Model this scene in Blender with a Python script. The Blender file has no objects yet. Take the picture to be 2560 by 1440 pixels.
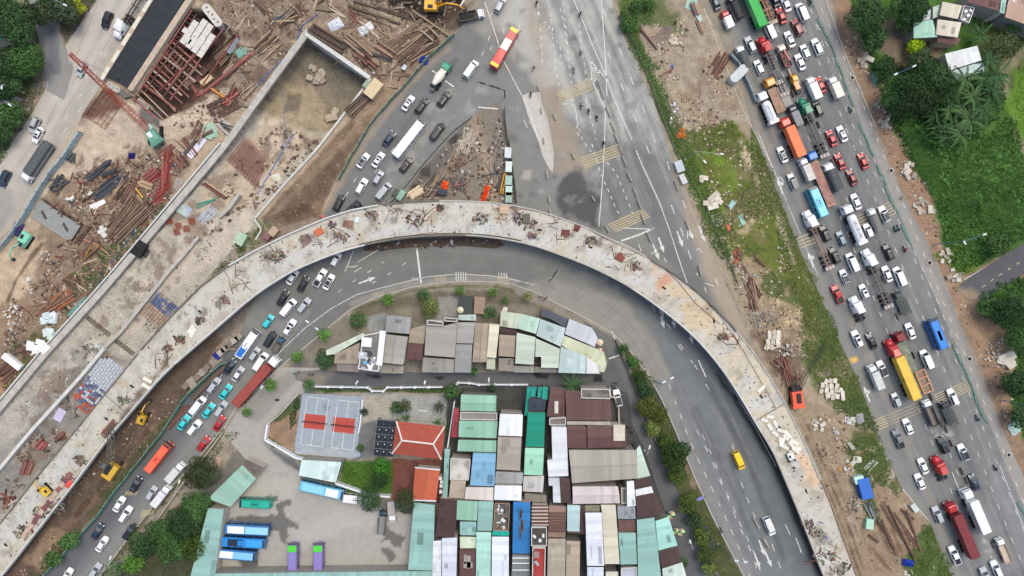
import bpy,math,random
import numpy as np
from mathutils import Vector,Matrix
random.seed(7)
RNG=np.random.default_rng(7)
sc=bpy.context.scene
COL=sc.collection
ALT=185.
S=9.2
cam_data=bpy.data.cameras.new('drone_camera')
cam=bpy.data.objects.new('drone_camera',cam_data);COL.objects.link(cam)
cam.location=(0,0,ALT);cam.rotation_euler=(0,0,0)
cam_data.sensor_width=36.
cam_data.lens=36.*ALT/(2560./S)
cam_data.clip_start=1.;cam_data.clip_end=20000.
sc.camera=cam
world=bpy.data.worlds.new('World');sc.world=world;world.use_nodes=True
wn=world.node_tree.nodes;wl=world.node_tree.links
bg=wn.get('Background')or wn.new('ShaderNodeBackground')
sky=wn.new('ShaderNodeTexSky');sky.sky_type='NISHITA';sky.sun_disc=False
SUN_EL,SUN_AZ=math.radians(68),math.radians(40)
sky.sun_elevation=SUN_EL;sky.sun_rotation=SUN_AZ
sky.air_density=1.;sky.dust_density=3.5;sky.ozone_density=0.0
wl.new(sky.outputs[0],bg.inputs[0]);bg.inputs[1].default_value=.15
outw=wn.get('World Output')or wn.new('ShaderNodeOutputWorld')
wl.new(bg.outputs[0],outw.inputs[0])
sd=bpy.data.lights.new('sun','SUN');sd.energy=1.1;sd.angle=math.radians(30);sd.color=(1.,.985,.83)
so=bpy.data.objects.new('sun',sd);COL.objects.link(so);so.location=(60,60,120)
sdir=Vector((math.sin(SUN_AZ)*math.cos(SUN_EL),math.cos(SUN_AZ)*math.cos(SUN_EL),math.sin(SUN_EL)))
so.rotation_euler=sdir.to_track_quat('Z','Y').to_euler()
sc.view_settings.view_transform='Standard';sc.view_settings.look='None'
sc.view_settings.exposure=.32;sc.view_settings.gamma=1.;sc.view_settings.use_curve_mapping=False
sc.cycles.max_bounces=5;sc.cycles.diffuse_bounces=3
def P(px,py,z=0.0):
 k=(ALT-z)/ALT/S
 return Vector(((px-1280)*k,(720-py)*k,z))
def lin(c):
 def f(v):
  v=v/255.
  return v/12.92 if v<=.04045 else((v+.055)/1.055)**2.4
 q=[f(v)for v in c[:3]];m=.3*q[0]+.55*q[1]+.15*q[2]
 e=max(c)/max(min(c),1);k=1. if c[0]<c[1]or e>2.3 else .86 if e<1.6 else .74
 return tuple(m+(v-m)*k for v in q)
def clamp(x,lo,hi):return max(lo,min(x,hi))
def noise2(x,y,seed=0,oct=4,gain=.55):
 r=np.random.default_rng(seed);tot=np.zeros_like(x,dtype=np.float32);amp=1.;norm=0
 for o in range(oct):
  lat=r.random((256,256)).astype(np.float32)*2-1
  fx,fy=x*(2**o)+17.3*o,y*(2**o)+9.1*o
  ix,iy=np.floor(fx).astype(int),np.floor(fy).astype(int)
  tx,ty=fx-ix,fy-iy
  tx=tx*tx*(3-2*tx);ty=ty*ty*(3-2*ty)
  a=lat[ix&255,iy&255];b=lat[(ix+1)&255,iy&255]
  c=lat[ix&255,(iy+1)&255];d=lat[(ix+1)&255,(iy+1)&255]
  tot+=amp*((a*(1-tx)+b*tx)*(1-ty)+(c*(1-tx)+d*tx)*ty)
  norm+=amp;amp*=gain
 return tot/norm*1.6
def seg_dist(x,y,pts,closed):
 d=np.full(x.shape,1e9,dtype=np.float32);n=len(pts)
 for i in range(n if closed else n-1):
  ax,ay=pts[i];bx,by=pts[(i+1)%n]
  vx,vy=bx-ax,by-ay;L=vx*vx+vy*vy+1e-9
  t=np.clip(((x-ax)*vx+(y-ay)*vy)/L,0,1)
  d=np.minimum(d,np.hypot(x-ax-t*vx,y-ay-t*vy))
 return d
def inside(x,y,pts):
 r=np.zeros(x.shape,dtype=bool);n=len(pts)
 for i in range(n):
  ax,ay=pts[i];bx,by=pts[(i+1)%n]
  if ay==by:continue
  c=((ay>y)!=(by>y))&(x<(bx-ax)*(y-ay)/(by-ay)+ax)
  r^=c
 return r
def sdf(x,y,pts):
 d=seg_dist(x,y,pts,True)
 return np.where(inside(x,y,pts),-d,d)
MATS={}
def nmat(name):
 m=bpy.data.materials.new(name);m.use_nodes=True
 nt=m.node_tree;b=nt.nodes.get('Principled BSDF')
 return m,nt,b
def mat(key,col,rough=.7,metal=0.0,var=.12,scale=1.2,bump=0.0,bscale=6.,coat=0.0,spec=.4,lin_in=False,stain=None):
 k=(key,tuple(col),rough,metal,var,scale,bump)
 if k in MATS:return MATS[k]
 m,nt,b=nmat(key);c=col if lin_in else lin(col)
 b.inputs['Roughness'].default_value=rough;b.inputs['Metallic'].default_value=metal
 b.inputs['Coat Weight'].default_value=coat;b.inputs['Specular IOR Level'].default_value=spec
 tc=nt.nodes.new('ShaderNodeNewGeometry')
 n=nt.nodes.new('ShaderNodeTexNoise');n.inputs['Scale'].default_value=scale;n.inputs['Detail'].default_value=4
 nt.links.new(tc.outputs['Position'],n.inputs['Vector'])
 r=nt.nodes.new('ShaderNodeValToRGB');r.color_ramp.elements[0].position=.3;r.color_ramp.elements[1].position=.72
 lo=[v*(1-var)for v in c];hi=[min(v*(1+var),.95)for v in c]
 r.color_ramp.elements[0].color=(*(lin(stain)if stain else lo),1);r.color_ramp.elements[1].color=(*hi,1)
 if stain:
  e=r.color_ramp.elements.new(.48);e.color=(*c,1)
 nt.links.new(n.outputs[0],r.inputs[0]);nt.links.new(r.outputs[0],b.inputs['Base Color'])
 if bump>0:
  n2=nt.nodes.new('ShaderNodeTexNoise');n2.inputs['Scale'].default_value=bscale;n2.inputs['Detail'].default_value=5
  nt.links.new(tc.outputs['Position'],n2.inputs['Vector'])
  bp=nt.nodes.new('ShaderNodeBump');bp.inputs['Strength'].default_value=bump;bp.inputs['Distance'].default_value=.15
  nt.links.new(n2.outputs[0],bp.inputs['Height']);nt.links.new(bp.outputs[0],b.inputs['Normal'])
 MATS[k]=m;return m
def paint(col):return mat('car_paint',col,rough=.32,var=.05,coat=.35,spec=.45,scale=2.)
def vcol_mat(name,rough=.95,var=.22,s1=.5,s2=3.,bump=.25,bscale=3.,bdist=.2,spec=.15):
 if name in MATS:return MATS[name]
 m,nt,b=nmat(name);b.inputs['Roughness'].default_value=rough;b.inputs['Specular IOR Level'].default_value=spec
 at=nt.nodes.new('ShaderNodeAttribute');at.attribute_name='Col'
 g=nt.nodes.new('ShaderNodeNewGeometry')
 a=nt.nodes.new('ShaderNodeTexNoise');a.inputs['Scale'].default_value=s1;a.inputs['Detail'].default_value=6
 c=nt.nodes.new('ShaderNodeTexNoise');c.inputs['Scale'].default_value=s2;c.inputs['Detail'].default_value=3
 for q in(a,c):nt.links.new(g.outputs['Position'],q.inputs['Vector'])
 ad=nt.nodes.new('ShaderNodeMath');ad.operation='ADD'
 nt.links.new(a.outputs[0],ad.inputs[0]);nt.links.new(c.outputs[0],ad.inputs[1])
 mr=nt.nodes.new('ShaderNodeMapRange');mr.inputs[1].default_value=.65;mr.inputs[2].default_value=1.35
 mr.inputs[3].default_value=1-var;mr.inputs[4].default_value=1+var
 nt.links.new(ad.outputs[0],mr.inputs[0])
 vm=nt.nodes.new('ShaderNodeVectorMath');vm.operation='SCALE'
 nt.links.new(at.outputs['Color'],vm.inputs[0]);nt.links.new(mr.outputs[0],vm.inputs['Scale'])
 nt.links.new(vm.outputs[0],b.inputs['Base Color'])
 if bump>0:
  n2=nt.nodes.new('ShaderNodeTexNoise');n2.inputs['Scale'].default_value=bscale;n2.inputs['Detail'].default_value=6
  nt.links.new(g.outputs['Position'],n2.inputs['Vector'])
  bp=nt.nodes.new('ShaderNodeBump');bp.inputs['Strength'].default_value=bump;bp.inputs['Distance'].default_value=bdist
  nt.links.new(n2.outputs[0],bp.inputs['Height']);nt.links.new(bp.outputs[0],b.inputs['Normal'])
 MATS[name]=m;return m
def roof_mat(col,kind='tin',stain=None):
 k=('roof',tuple(col),kind,stain)
 if k in MATS:return MATS[k]
 m,nt,b=nmat('roof_sheet');c=lin(col);b.inputs['Roughness'].default_value=.6;b.inputs['Specular IOR Level'].default_value=.25
 L=nt.links;uv=nt.nodes.new('ShaderNodeUVMap');sx=nt.nodes.new('ShaderNodeSeparateXYZ');L.new(uv.outputs[0],sx.inputs[0])
 fl=nt.nodes.new('ShaderNodeMath');fl.operation='FLOOR';L.new(sx.outputs[0],fl.inputs[0])
 wn_=nt.nodes.new('ShaderNodeTexWhiteNoise');wn_.noise_dimensions='1D';L.new(fl.outputs[0],wn_.inputs['W'])
 n=nt.nodes.new('ShaderNodeTexNoise');n.inputs['Scale'].default_value=.35;n.inputs['Detail'].default_value=7;n.inputs['Roughness'].default_value=.65
 g=nt.nodes.new('ShaderNodeNewGeometry');L.new(g.outputs['Position'],n.inputs['Vector'])
 mp=nt.nodes.new('ShaderNodeMapping');mp.inputs['Scale'].default_value=(3.,.25,1);L.new(uv.outputs[0],mp.inputs[0])
 ns=nt.nodes.new('ShaderNodeTexNoise');ns.inputs['Scale'].default_value=1.;ns.inputs['Detail'].default_value=4;L.new(mp.outputs[0],ns.inputs['Vector'])
 r=nt.nodes.new('ShaderNodeValToRGB')
 e=r.color_ramp.elements;e[0].position=.3;e[1].position=.75
 st=lin(stain)if stain else[v*.6 for v in c]
 e[0].color=(*st,1);e[1].color=(*[min(v*1.06,.9)for v in c],1)
 q=e.new(.46 if stain else .42);q.color=(*[v*.96 for v in c],1)
 mx=nt.nodes.new('ShaderNodeMath');mx.operation='MULTIPLY_ADD';mx.inputs[1].default_value=.35;L.new(ns.outputs[0],mx.inputs[0])
 sc_=nt.nodes.new('ShaderNodeMath');sc_.operation='MULTIPLY';sc_.inputs[1].default_value=.68;L.new(n.outputs[0],sc_.inputs[0]);L.new(sc_.outputs[0],mx.inputs[2])
 L.new(mx.outputs[0],r.inputs[0])
 mr=nt.nodes.new('ShaderNodeMapRange');mr.inputs[3].default_value=.86;mr.inputs[4].default_value=1.06;L.new(wn_.outputs[0],mr.inputs[0])
 vm=nt.nodes.new('ShaderNodeVectorMath');vm.operation='SCALE';L.new(r.outputs[0],vm.inputs[0]);L.new(mr.outputs[0],vm.inputs['Scale'])
 L.new(vm.outputs[0],b.inputs['Base Color'])
 wv=nt.nodes.new('ShaderNodeTexWave');wv.inputs['Scale'].default_value=.62;wv.inputs['Distortion'].default_value=0
 L.new(uv.outputs[0],wv.inputs[0])
 bp=nt.nodes.new('ShaderNodeBump');bp.inputs['Strength'].default_value=.35;bp.inputs['Distance'].default_value=.05
 L.new(wv.outputs[0],bp.inputs['Height']);L.new(bp.outputs[0],b.inputs['Normal'])
 MATS[k]=m;return m
class MB:
 def __init__(s):s.v=[];s.f=[];s.uv=None
 def add(s,vs,fs):
  o=len(s.v);s.v+=[tuple(v)for v in vs];s.f+=[tuple(i+o for i in f)for f in fs];return s
 def box(s,cx,cy,z0,lx,ly,h,a=0.0,taper=1.,tx=None):
  ca,sa=math.cos(a),math.sin(a);vs=[]
  for(k,z)in((1.,z0),(taper,z0+h)):
   kx=k if(tx is None or k==1.)else tx
   for(x,y)in((-lx,-ly),(lx,-ly),(lx,ly),(-lx,ly)):
    x,y=x/2*kx,y/2*k
    vs.append((cx+x*ca-y*sa,cy+x*sa+y*ca,z))
  return s.add(vs,[(3,2,1,0),(4,5,6,7),(0,1,5,4),(1,2,6,5),(2,3,7,6),(3,0,4,7)])
 def prism(s,pts,z0,z1,cap=True):
  n=len(pts)
  A=sum(pts[i][0]*pts[(i+1)%n][1]-pts[(i+1)%n][0]*pts[i][1]for i in range(n))
  if A<0:pts=pts[::-1]
  zz0=z0 if hasattr(z0,'__len__')else[z0]*n
  vs=[(p[0],p[1],zz0[i])for i,p in enumerate(pts)]+[(p[0],p[1],z1)for p in pts]
  fs=[(i,(i+1)%n,n+(i+1)%n,n+i)for i in range(n)]
  if cap:fs+=[tuple(range(n,2*n)),tuple(range(n-1,-1,-1))]
  return s.add(vs,fs)
 def tube(s,p,q,r,n=6,r2=None):
  p,q=Vector(p),Vector(q);d=(q-p)
  if d.length<1e-6:return s
  d.normalize();u=d.orthogonal().normalized();w=d.cross(u);r2=r if r2 is None else r2
  vs=[]
  for(c,rr)in((p,r),(q,r2)):
   for i in range(n):
    t=2*math.pi*i/n;vs.append(c+u*(math.cos(t)*rr)+w*(math.sin(t)*rr))
  fs=[(i,(i+1)%n,n+(i+1)%n,n+i)for i in range(n)]+[tuple(range(n-1,-1,-1)),tuple(range(n,2*n))]
  return s.add(vs,fs)
 def loft(s,rings,cap=True,closed=True):
  o=[];n=len(rings[0]);vs=[];fs=[]
  for r in rings:vs+=list(r)
  for k in range(len(rings)-1):
   for i in range(n if closed else n-1):
    j=(i+1)%n
    fs.append((k*n+i,k*n+j,(k+1)*n+j,(k+1)*n+i))
  if cap:fs+=[tuple(range(n-1,-1,-1)),tuple(range((len(rings)-1)*n,len(rings)*n))]
  return s.add(vs,fs)
 def mesh(s,name,smooth=False,cols=None):
  me=bpy.data.meshes.new(name);me.from_pydata(s.v,[],s.f);me.update()
  if smooth:me.polygons.foreach_set('use_smooth',[True]*len(me.polygons))
  return me
def link(o,parent=None):
 COL.objects.link(o)
 if parent is not None:o.parent=parent
 return o
def part(name,me,m,parent,loc=None,rot=None,scale=None,label=None):
 if isinstance(me,MB):me=me.mesh(name)
 o=bpy.data.objects.new(name,me)
 if m is not None:
  if len(me.materials)==0:me.materials.append(None if False else m)
  if me.materials[0]is not m:
   o.material_slots[0].link='OBJECT';o.material_slots[0].material=m
 link(o,parent)
 if loc is not None:o.location=loc
 if rot is not None:o.rotation_euler=rot
 if scale is not None:o.scale=scale
 if label:o['label']=label
 return o
REG=[]
LMK=[]
def topx(v):
 k=ALT/(ALT-v[2])*S
 return 1280+v[0]*k,720-v[1]*k
def reg(o,desc,cat,group=None,lm=None,lab=None,at=None):
 o['category']=cat
 if group:o['group']=group
 px=at or topx(o.location)
 if lm:LMK.append((lm,px[0],px[1],o))
 if lab:o['label']=lab
 else:REG.append((o,desc,px[0],px[1]))
 return o
def thing(name,loc,rz=0.0):
 o=bpy.data.objects.new(name,None);COL.objects.link(o)
 o.empty_display_size=.5;o.location=loc;o.rotation_euler=(0,0,rz);return o
def struct(name,mb,m,kind='structure',parent=None):
 o=part(name,mb,m,parent);o['kind']=kind;return o
def Q(*v):return[(v[i],v[i+1])for i in range(0,len(v),2)]
def Bp(t,name,m,*a,**kw):k=MB();k.box(*a,**kw);return part(name,k,m,t)
RU=random.uniform
def hd(h):return-math.radians(h)
def fast_mesh(name,V,F,colr=None,smooth=True):
 me=bpy.data.meshes.new(name)
 me.vertices.add(len(V));me.vertices.foreach_set('co',V.astype(np.float32).ravel())
 me.loops.add(F.size);me.polygons.add(len(F));w=F.shape[1]
 me.loops.foreach_set('vertex_index',F.astype(np.int32).ravel())
 me.polygons.foreach_set('loop_start',(np.arange(len(F))*w).astype(np.int32))
 me.polygons.foreach_set('loop_total',np.full(len(F),w,dtype=np.int32))
 me.update(calc_edges=True)
 if smooth:me.polygons.foreach_set('use_smooth',np.ones(len(F),dtype=bool))
 if colr is not None:
  a=me.color_attributes.new('Col','FLOAT_COLOR','POINT')
  c4=np.ones((len(V),4),dtype=np.float32);c4[:,:3]=colr
  a.data.foreach_set('color',c4.ravel())
 return me
def sheet(name,pts,z,paintfn,m,step=.5,zfn=None):
 w=np.array([P(x,y,0)[:2]for x,y in pts]);x0,y0=w.min(0)-step;x1,y1=w.max(0)+step
 nx,ny=int((x1-x0)/step)+1,int((y1-y0)/step)+1
 X,Y=np.meshgrid(x0+np.arange(nx)*step,y0+np.arange(ny)*step)
 poly=[tuple(p)for p in w]
 cx,cy=X[:-1,:-1]+step/2,Y[:-1,:-1]+step/2
 keep=inside(cx,cy,poly)
 use=np.zeros(X.shape,bool)
 use[:-1,:-1]|=keep;use[1:,:-1]|=keep;use[:-1,1:]|=keep;use[1:,1:]|=keep
 full=np.zeros(X.shape,int);full[:-1,:-1]+=keep;full[1:,:-1]+=keep;full[:-1,1:]+=keep;full[1:,1:]+=keep
 bd=use&(full<4)
 bx,by=X[bd],Y[bd];best=np.full(bx.shape,1e9);qx,qy=bx.copy(),by.copy()
 for i in range(len(poly)):
  ax,ay=poly[i];ex,ey=poly[(i+1)%len(poly)];vx,vy=ex-ax,ey-ay
  t=np.clip(((bx-ax)*vx+(by-ay)*vy)/(vx*vx+vy*vy+1e-9),0,1)
  px,py=ax+t*vx,ay+t*vy;d=np.hypot(bx-px,by-py);s_=d<best
  best[s_]=d[s_];qx[s_]=px[s_];qy[s_]=py[s_]
 X[bd],Y[bd]=qx,qy
 idx=-np.ones(X.shape,int);idx[use]=np.arange(use.sum())
 i,j=np.nonzero(keep)
 F=np.stack([idx[i,j],idx[i,j+1],idx[i+1,j+1],idx[i+1,j]],1)
 vx,vy=X[use],Y[use]
 Z=np.full(vx.shape,z,dtype=float)if zfn is None else zfn(vx,vy)+z
 V=np.stack([vx,vy,Z],1)
 k=ALT/(ALT-Z)*S
 colr=paintfn(1280+vx*k,720-vy*k)
 me=fast_mesh(name,V,F,colr)
 me.materials.append(m);o=bpy.data.objects.new(name,me);COL.objects.link(o);o['kind']='structure'
 return o
class Brush:
 def __init__(s,base):s.base=lin(base);s.ops=[]
 def poly(s,pts,c,soft=6,wob=6,k=1.,sc=.03,patch=None):s.ops.append(('p',pts,lin(c),soft,wob,k,sc,patch));return s
 def line(s,pts,c,w=4,soft=3,wob=2,k=1.,sc=.03,patch=None):s.ops.append(('l',pts,lin(c),soft,wob,k,sc,patch,w));return s
 def __call__(s,x,y):
  out=np.empty((len(x),3),np.float32);out[:]=s.base
  for n,op in enumerate(s.ops):
   pts,c,soft,wob,k,scl,patch=op[1:8]
   xs=[p[0]for p in pts];ys=[p[1]for p in pts];mg=soft+wob*1.5+(op[8]if op[0]=='l' else 0)+4
   b=(x>min(xs)-mg)&(x<max(xs)+mg)&(y>min(ys)-mg)&(y<max(ys)+mg)
   if not b.any():continue
   X,Y=x[b],y[b]
   d=sdf(X,Y,pts)if op[0]=='p' else seg_dist(X,Y,pts,False)-op[8]
   if wob:d=d+noise2(X*scl,Y*scl,100+n,4)*wob
   a=np.clip(.5-d/max(soft,.1),0,1)*k
   if patch is not None:
    a=a*np.clip((noise2(X*patch[0],Y*patch[0],300+n,5)-patch[1])/patch[2],0,1)
   a=a[:,None];out[b]=out[b]*(1-a)+np.array(c,np.float32)*a
  return out
W1=Q(772,78,645,250,566,362,420,535,262,722,120,878,0,1022,-160,1210)
BR_OUT=Q(-160,1480,0,1308,90,1194,180,1086,262,985,345,882,420,797,500,716,570,664,640,625,717,587,815,545,880,524,952,511,1024,503,1097,500,1160,501,1220,504,1280,512,1340,524,1392,540,1460,565,1517,592,1572,615,1622,644,1680,680,1735,720,1785,766,1832,815,1880,873,1920,932,1962,1003,2000,1080,2027,1138,2052,1197,2075,1250,2095,1305,2140,1430,2190,1580)
BR_IN=Q(-130,1600,8,1440,100,1322,187,1212,270,1100,340,1018,412,935,475,880,537,827,590,780,640,738,700,698,747,672,800,650,847,632,907,615,970,602,1030,594,1095,590,1160,589,1220,593,1280,602,1345,618,1405,640,1475,667,1542,700,1580,722,1632,758,1680,795,1716,825,1747,855,1800,917,1828,958,1855,1002,1878,1040,1900,1080,1930,1125,1952,1177,1980,1243,2007,1310,2040,1395,2110,1570)
W3=Q(928,198,850,300,795,372,718,455,640,545)
STRIP=W1[:7]+Q(-160,1210,-160,1480,0,1308,90,1194,180,1086,345,882,420,797,500,716,640,560,640,545,718,455,795,372,928,198)
FORM_PIT=Q(468,20,530,30,600,95,560,190,470,270,408,300,330,258,400,140)
FORM_PIT2=Q(262,215,205,292,262,325,308,262)
TOP_PIT=Q(968,-40,1165,-40,1150,40,1105,66,1030,50,975,18)
SLAB_PIT=Q(100,492,212,562,188,615,72,545)
BANK=Q(950,262,905,342,870,400,815,505,800,540,700,568,655,545,720,470,800,385,900,275)
MID_ROAD=Q(1205,-120,1205,0,1130,95,1010,213,905,350,870,402,815,515,802,545,690,690,630,760,600,830,548,905,480,975,410,1085,195,1340,110,1440,-10,1600,110,1600,250,1440,382,1265,487,1157,550,1080,585,1028,672,948,705,915,780,855,875,776,940,745,1020,722,1100,708,1200,705,1280,712,1345,735,1400,765,1470,800,1535,838,1575,880,1620,935,1655,1000,1690,1080,1735,1190,1780,1290,1860,1440,1930,1600,2120,1600,2075,1440,2010,1300,1940,1150,1880,1040,1830,965,1795,905,1830,870,1878,850,1850,790,1800,680,1740,540,1680,400,1640,270,1590,160,1560,95,1530,0,1490,-120)
RIGHT_ROAD=Q(1690,-120,1752,0,1800,90,1850,210,1885,325,1920,422,1982,585,2044,724,2095,845,2140,940,2170,1015,2200,1105,2255,1220,2325,1305,2380,1440,2440,1600,2700,1600,2660,1440,2572,1220,2515,1095,2480,1010,2445,920,2395,802,2368,716,2320,610,2265,505,2205,375,2160,255,2118,150,2070,0,2020,-120)
LEFT_ROAD=Q(330,-120,247,0,166,114,176,160,120,205,116,225,84,282,30,362,-60,480,-160,620,-160,830,0,620,52,556,100,480,150,410,188,338,205,285,262,200,330,110,400,0,470,-120)
SIDE_ROAD=Q(70,-20,80,40,95,88,106,140,112,190,114,225,160,250,185,170,162,116,147,85,137,50,125,-20)
FAR_ROAD=Q(2390,722,2412,700,2485,655,2560,608,2700,520,2700,600,2560,685,2500,722,2455,755,2420,752)
ALLEY=Q(735,930,800,925,900,930,1500,932,1522,905,1500,850,1450,795,1535,845,1560,880,1600,1000,1660,1150,1720,1290,1800,1440,1850,1560,1770,1560,1700,1400,1660,1270,1610,1120,1580,1060,1570,985,1535,968,900,968,790,966,740,950)
SIDE_LANE=Q(700,918,800,920,790,966,752,985,700,1030,668,1062,664,1100,745,1150,750,1200,855,1250,1045,1290,1028,1440,500,1440,555,1270,650,1190,560,1085,590,1035,660,965)
GREEN_E=Q(2190,-60,2700,-60,2700,560,2560,600,2480,655,2400,700,2370,660,2345,560,2320,480,2260,380,2230,300,2195,215,2150,100,2120,-60)
AX=Vector((-.655,.755))
def depth_px(x,y):
 z=np.zeros(x.shape)
 def pit(pts,dep,ramp=8):
  d=sdf(x,y,pts);a=np.clip(-d/ramp,0,1);return a*dep
 t=(x-845)*AX.x+(y-145)*AX.y
 sd_=np.where(t<190,6.,np.where(t<480,6.-(t-190)/290*4.8,1.2))
 a=np.clip(-sdf(x,y,STRIP)/5,0,1);z-=a*sd_
 z-=pit(FORM_PIT,3.4,7);z-=pit(FORM_PIT2,1.6,7);z-=pit(TOP_PIT,3.2,30);z-=pit(SLAB_PIT,2.,6)
 z-=pit(Q(32,872,50,860,72,892,66,915,42,890),1.6,6)
 z+=np.clip(-sdf(x,y,BANK)/38,0,1)**.8*2.6
 n=noise2(x*.022,y*.022,5,5);n2=noise2(x*.09,y*.09,6,3)
 for pts,amp in((Q(400,-60,1120,-60,1100,110,1000,205,950,262,900,275,640,90,560,330,300,560,200,720,90,860,-60,1000,-60,650,120,480,200,350,300,130),.45),(Q(1585,0,1745,-40,1790,110,1870,330,1970,600,2085,860,2200,1150,2300,1320,2370,1480,2190,1480,2110,1290,2010,1080,1890,860,1750,540,1640,230),.5),(Q(560,900,470,985,400,1090,180,1340,60,1480,0,1480,200,1240,400,1000,540,870),.5),(GREEN_E,.5)):
  d=sdf(x,y,pts);a=np.clip(-d/25,0,1)
  z+=a*amp*(n*.9+n2*.35+.3)
 return z
_gc={}
def gz(px,py):
 k=(int(px),int(py))
 if k not in _gc:_gc[k]=float(depth_px(np.array([float(px)]),np.array([float(py)]))[0])
 return _gc[k]
def G(px,py,up=0.0):
 z=gz(px,py);v=P(px,py,z);v.z+=up;return v
g=Brush((150,138,121))
g.poly(Q(-300,-200,140,-200,100,60,110,200,80,290,-60,480,-300,500),(80,96,62),14,14)
g.poly(Q(-50,90,90,90,110,230,80,285,-60,450),(120,105,86),12,22,.7,patch=(.03,0.0,.4))
g.poly(Q(140,-40,260,-40,165,110,150,80),(96,88,70),8,8)
g.poly(Q(60,-20,86,90,104,200,96,250,40,330,20,350,66,250,84,190,52,60,40,-20),(150,130,112),6,4)
g.poly(Q(400,-60,1200,-60,1130,95,1010,213,905,350,810,540,640,545,300,560,180,740,-100,1100,-100,640,60,560,190,340,260,200),(172,152,126),8,4)
g.poly(Q(540,-40,1200,-40,1130,95,1010,213,960,250,760,80,660,200,560,300,420,300,500,120),(140,122,102),10,14)
g.poly(Q(430,-40,1150,-40,1000,200,560,300),(108,88,72),20,12,.7,patch=(.035,.05,.35))
g.poly(FORM_PIT,(74,58,50),8,6);g.poly(FORM_PIT2,(110,84,72),8,8,.8)
g.poly(Q(780,40,990,60,980,200,800,90),(148,124,100),14,10,.8)
g.poly(TOP_PIT,(52,46,42),8,6)
g.poly(Q(1120,10,1180,10,1150,70,1100,80),(95,80,66),12,10,.9)
g.poly(Q(190,330,330,260,420,300,560,210,600,240,520,330,380,350,250,420,120,560,60,560),(188,170,146),10,12)
g.poly(Q(345,270,405,275,400,320,350,310),(96,94,92),8,8,.9)
g.poly(Q(600,90,520,210,450,280,540,240,620,120),(92,72,60),10,10,.85)
g.poly(Q(120,470,330,400,420,380,480,400,420,520,250,720,120,860,20,990,-40,980,60,760,100,600),(140,118,96),12,14)
g.poly(Q(200,380,480,340,400,500,300,640,180,640),(118,98,80),10,14,.8,patch=(.05,0.0,.35))
g.poly(Q(-40,640,60,620,110,600,60,760,20,800,-40,860),(186,162,132),12,10)
g.line(Q(105,610,70,655,40,700,20,750,0,800),(92,68,50),6,6,4,.85)
g.poly(Q(-40,780,90,740,120,790,40,860,-40,900),(150,124,98),12,12)
g.poly(Q(60,770,170,750,235,720,150,840,60,940,0,1010,0,860),(132,110,88),10,14,.9)
for q in(Q(200,640,300,560,360,520,400,500,300,620,240,720,170,740,180,690),Q(370,500,420,520,300,680,250,720),Q(0,880,60,850,130,800,180,770,100,880,20,960),Q(600,610,660,560,680,590,560,680,520,690)):
 g.poly(q,(74,86,50),12,14,.9,patch=(.05,-.1,.3))
g.poly(Q(-20,940,60,900,60,940,0,1010),(168,122,78),8,8,.9)
g.poly(STRIP,(174,165,150),3,0)
g.poly(Q(760,100,925,200,830,330,770,330,700,300,640,270),(132,119,98),10,6)
g.poly(Q(700,210,790,210,820,320,760,335,660,300),(160,143,113),12,16,.9)
g.poly(Q(770,100,920,200,880,260,800,210,720,180),(118,110,94),14,12,.8)
g.poly(Q(715,232,755,232,745,275,712,280),(110,100,82),8,6,.8)
g.poly(Q(690,290,780,330,800,345,700,440,600,540,480,600,440,560,600,360),(180,162,136),12,10,.9)
g.poly(Q(650,280,730,310,760,340,700,370,640,330),(196,182,160),8,8,.8,patch=(.06,0.0,.3))
g.poly(Q(570,400,620,340,680,400,640,470),(150,116,100),8,4,.7)
g.poly(Q(500,560,620,520,640,560,560,640,430,720,300,850,240,830,330,700),(186,174,157),14,10)
g.poly(Q(240,780,400,640,460,620,380,740,280,860,200,860),(172,161,145),14,10,.9)
g.poly(Q(210,850,330,900,200,1060,60,1200,-100,1300,-100,1180,60,960),(150,144,135),16,12)
g.poly(Q(-60,1050,90,930,200,860,150,960,40,1080,-60,1160),(176,168,156),16,14,.8)
g.poly(Q(120,960,250,900,300,960,180,1100,0,1290,-60,1290,60,1120),(130,126,120),12,8,.8)
for q in(Q(230,740,420,600,560,560,340,830),Q(60,960,240,840,300,900,120,1060)):
 g.poly(q,(104,94,84),10,12,.55,patch=(.05,.15,.3));g.poly(q,(196,184,166),10,12,.6,patch=(.07,.2,.2))
g.line(Q(756,104,650,250,580,356,432,535,276,716),(70,62,54),3,4,2,.8)
for q in(Q(690,300,800,350,700,450,620,430),Q(560,370,620,540,480,620,400,560),Q(400,600,480,640,330,830,240,820),Q(60,980,230,850,320,900,40,1230)):g.poly(q,(130,112,95),12,16,.75,patch=(.035,-.05,.3))
for i in range(46):
 x,y=430+(i*137)%640,10+(i*71)%230
 if x+y*1.2<560 or 640<x<930 and y>90:continue
 g.line([(x,y),(x+30+i%30,y+14+i%22),(x+60,y+40)],[(84,66,54),(176,156,132),(108,88,72)][i%3],2+i%4,7,7,.6,sc=.06)
for i in range(70):x,y=1600+(i*97)%280+(i*53)%700*.33,60+(i*53)%700;g.poly([(x-14,y-9),(x+16,y-12),(x+12,y+11),(x-15,y+9)],[(184,170,148),(108,90,72),(136,118,96)][i%3],8,12,.55,sc=.06)
g.poly(BANK,(134,110,88),8,5)
g.poly(Q(920,280,860,400,800,500,720,550,670,545,780,430),(100,82,66),16,14,.8)
g.line(Q(925,285,820,395,740,480,670,545),(158,134,106),9,12,8,.6)
g.poly(Q(860,290,960,215,1010,170,1040,175,960,262,900,330),(150,126,102),10,10,.9)
g.poly(Q(660,570,800,545,700,600,640,620),(142,126,108),8,8)
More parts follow.
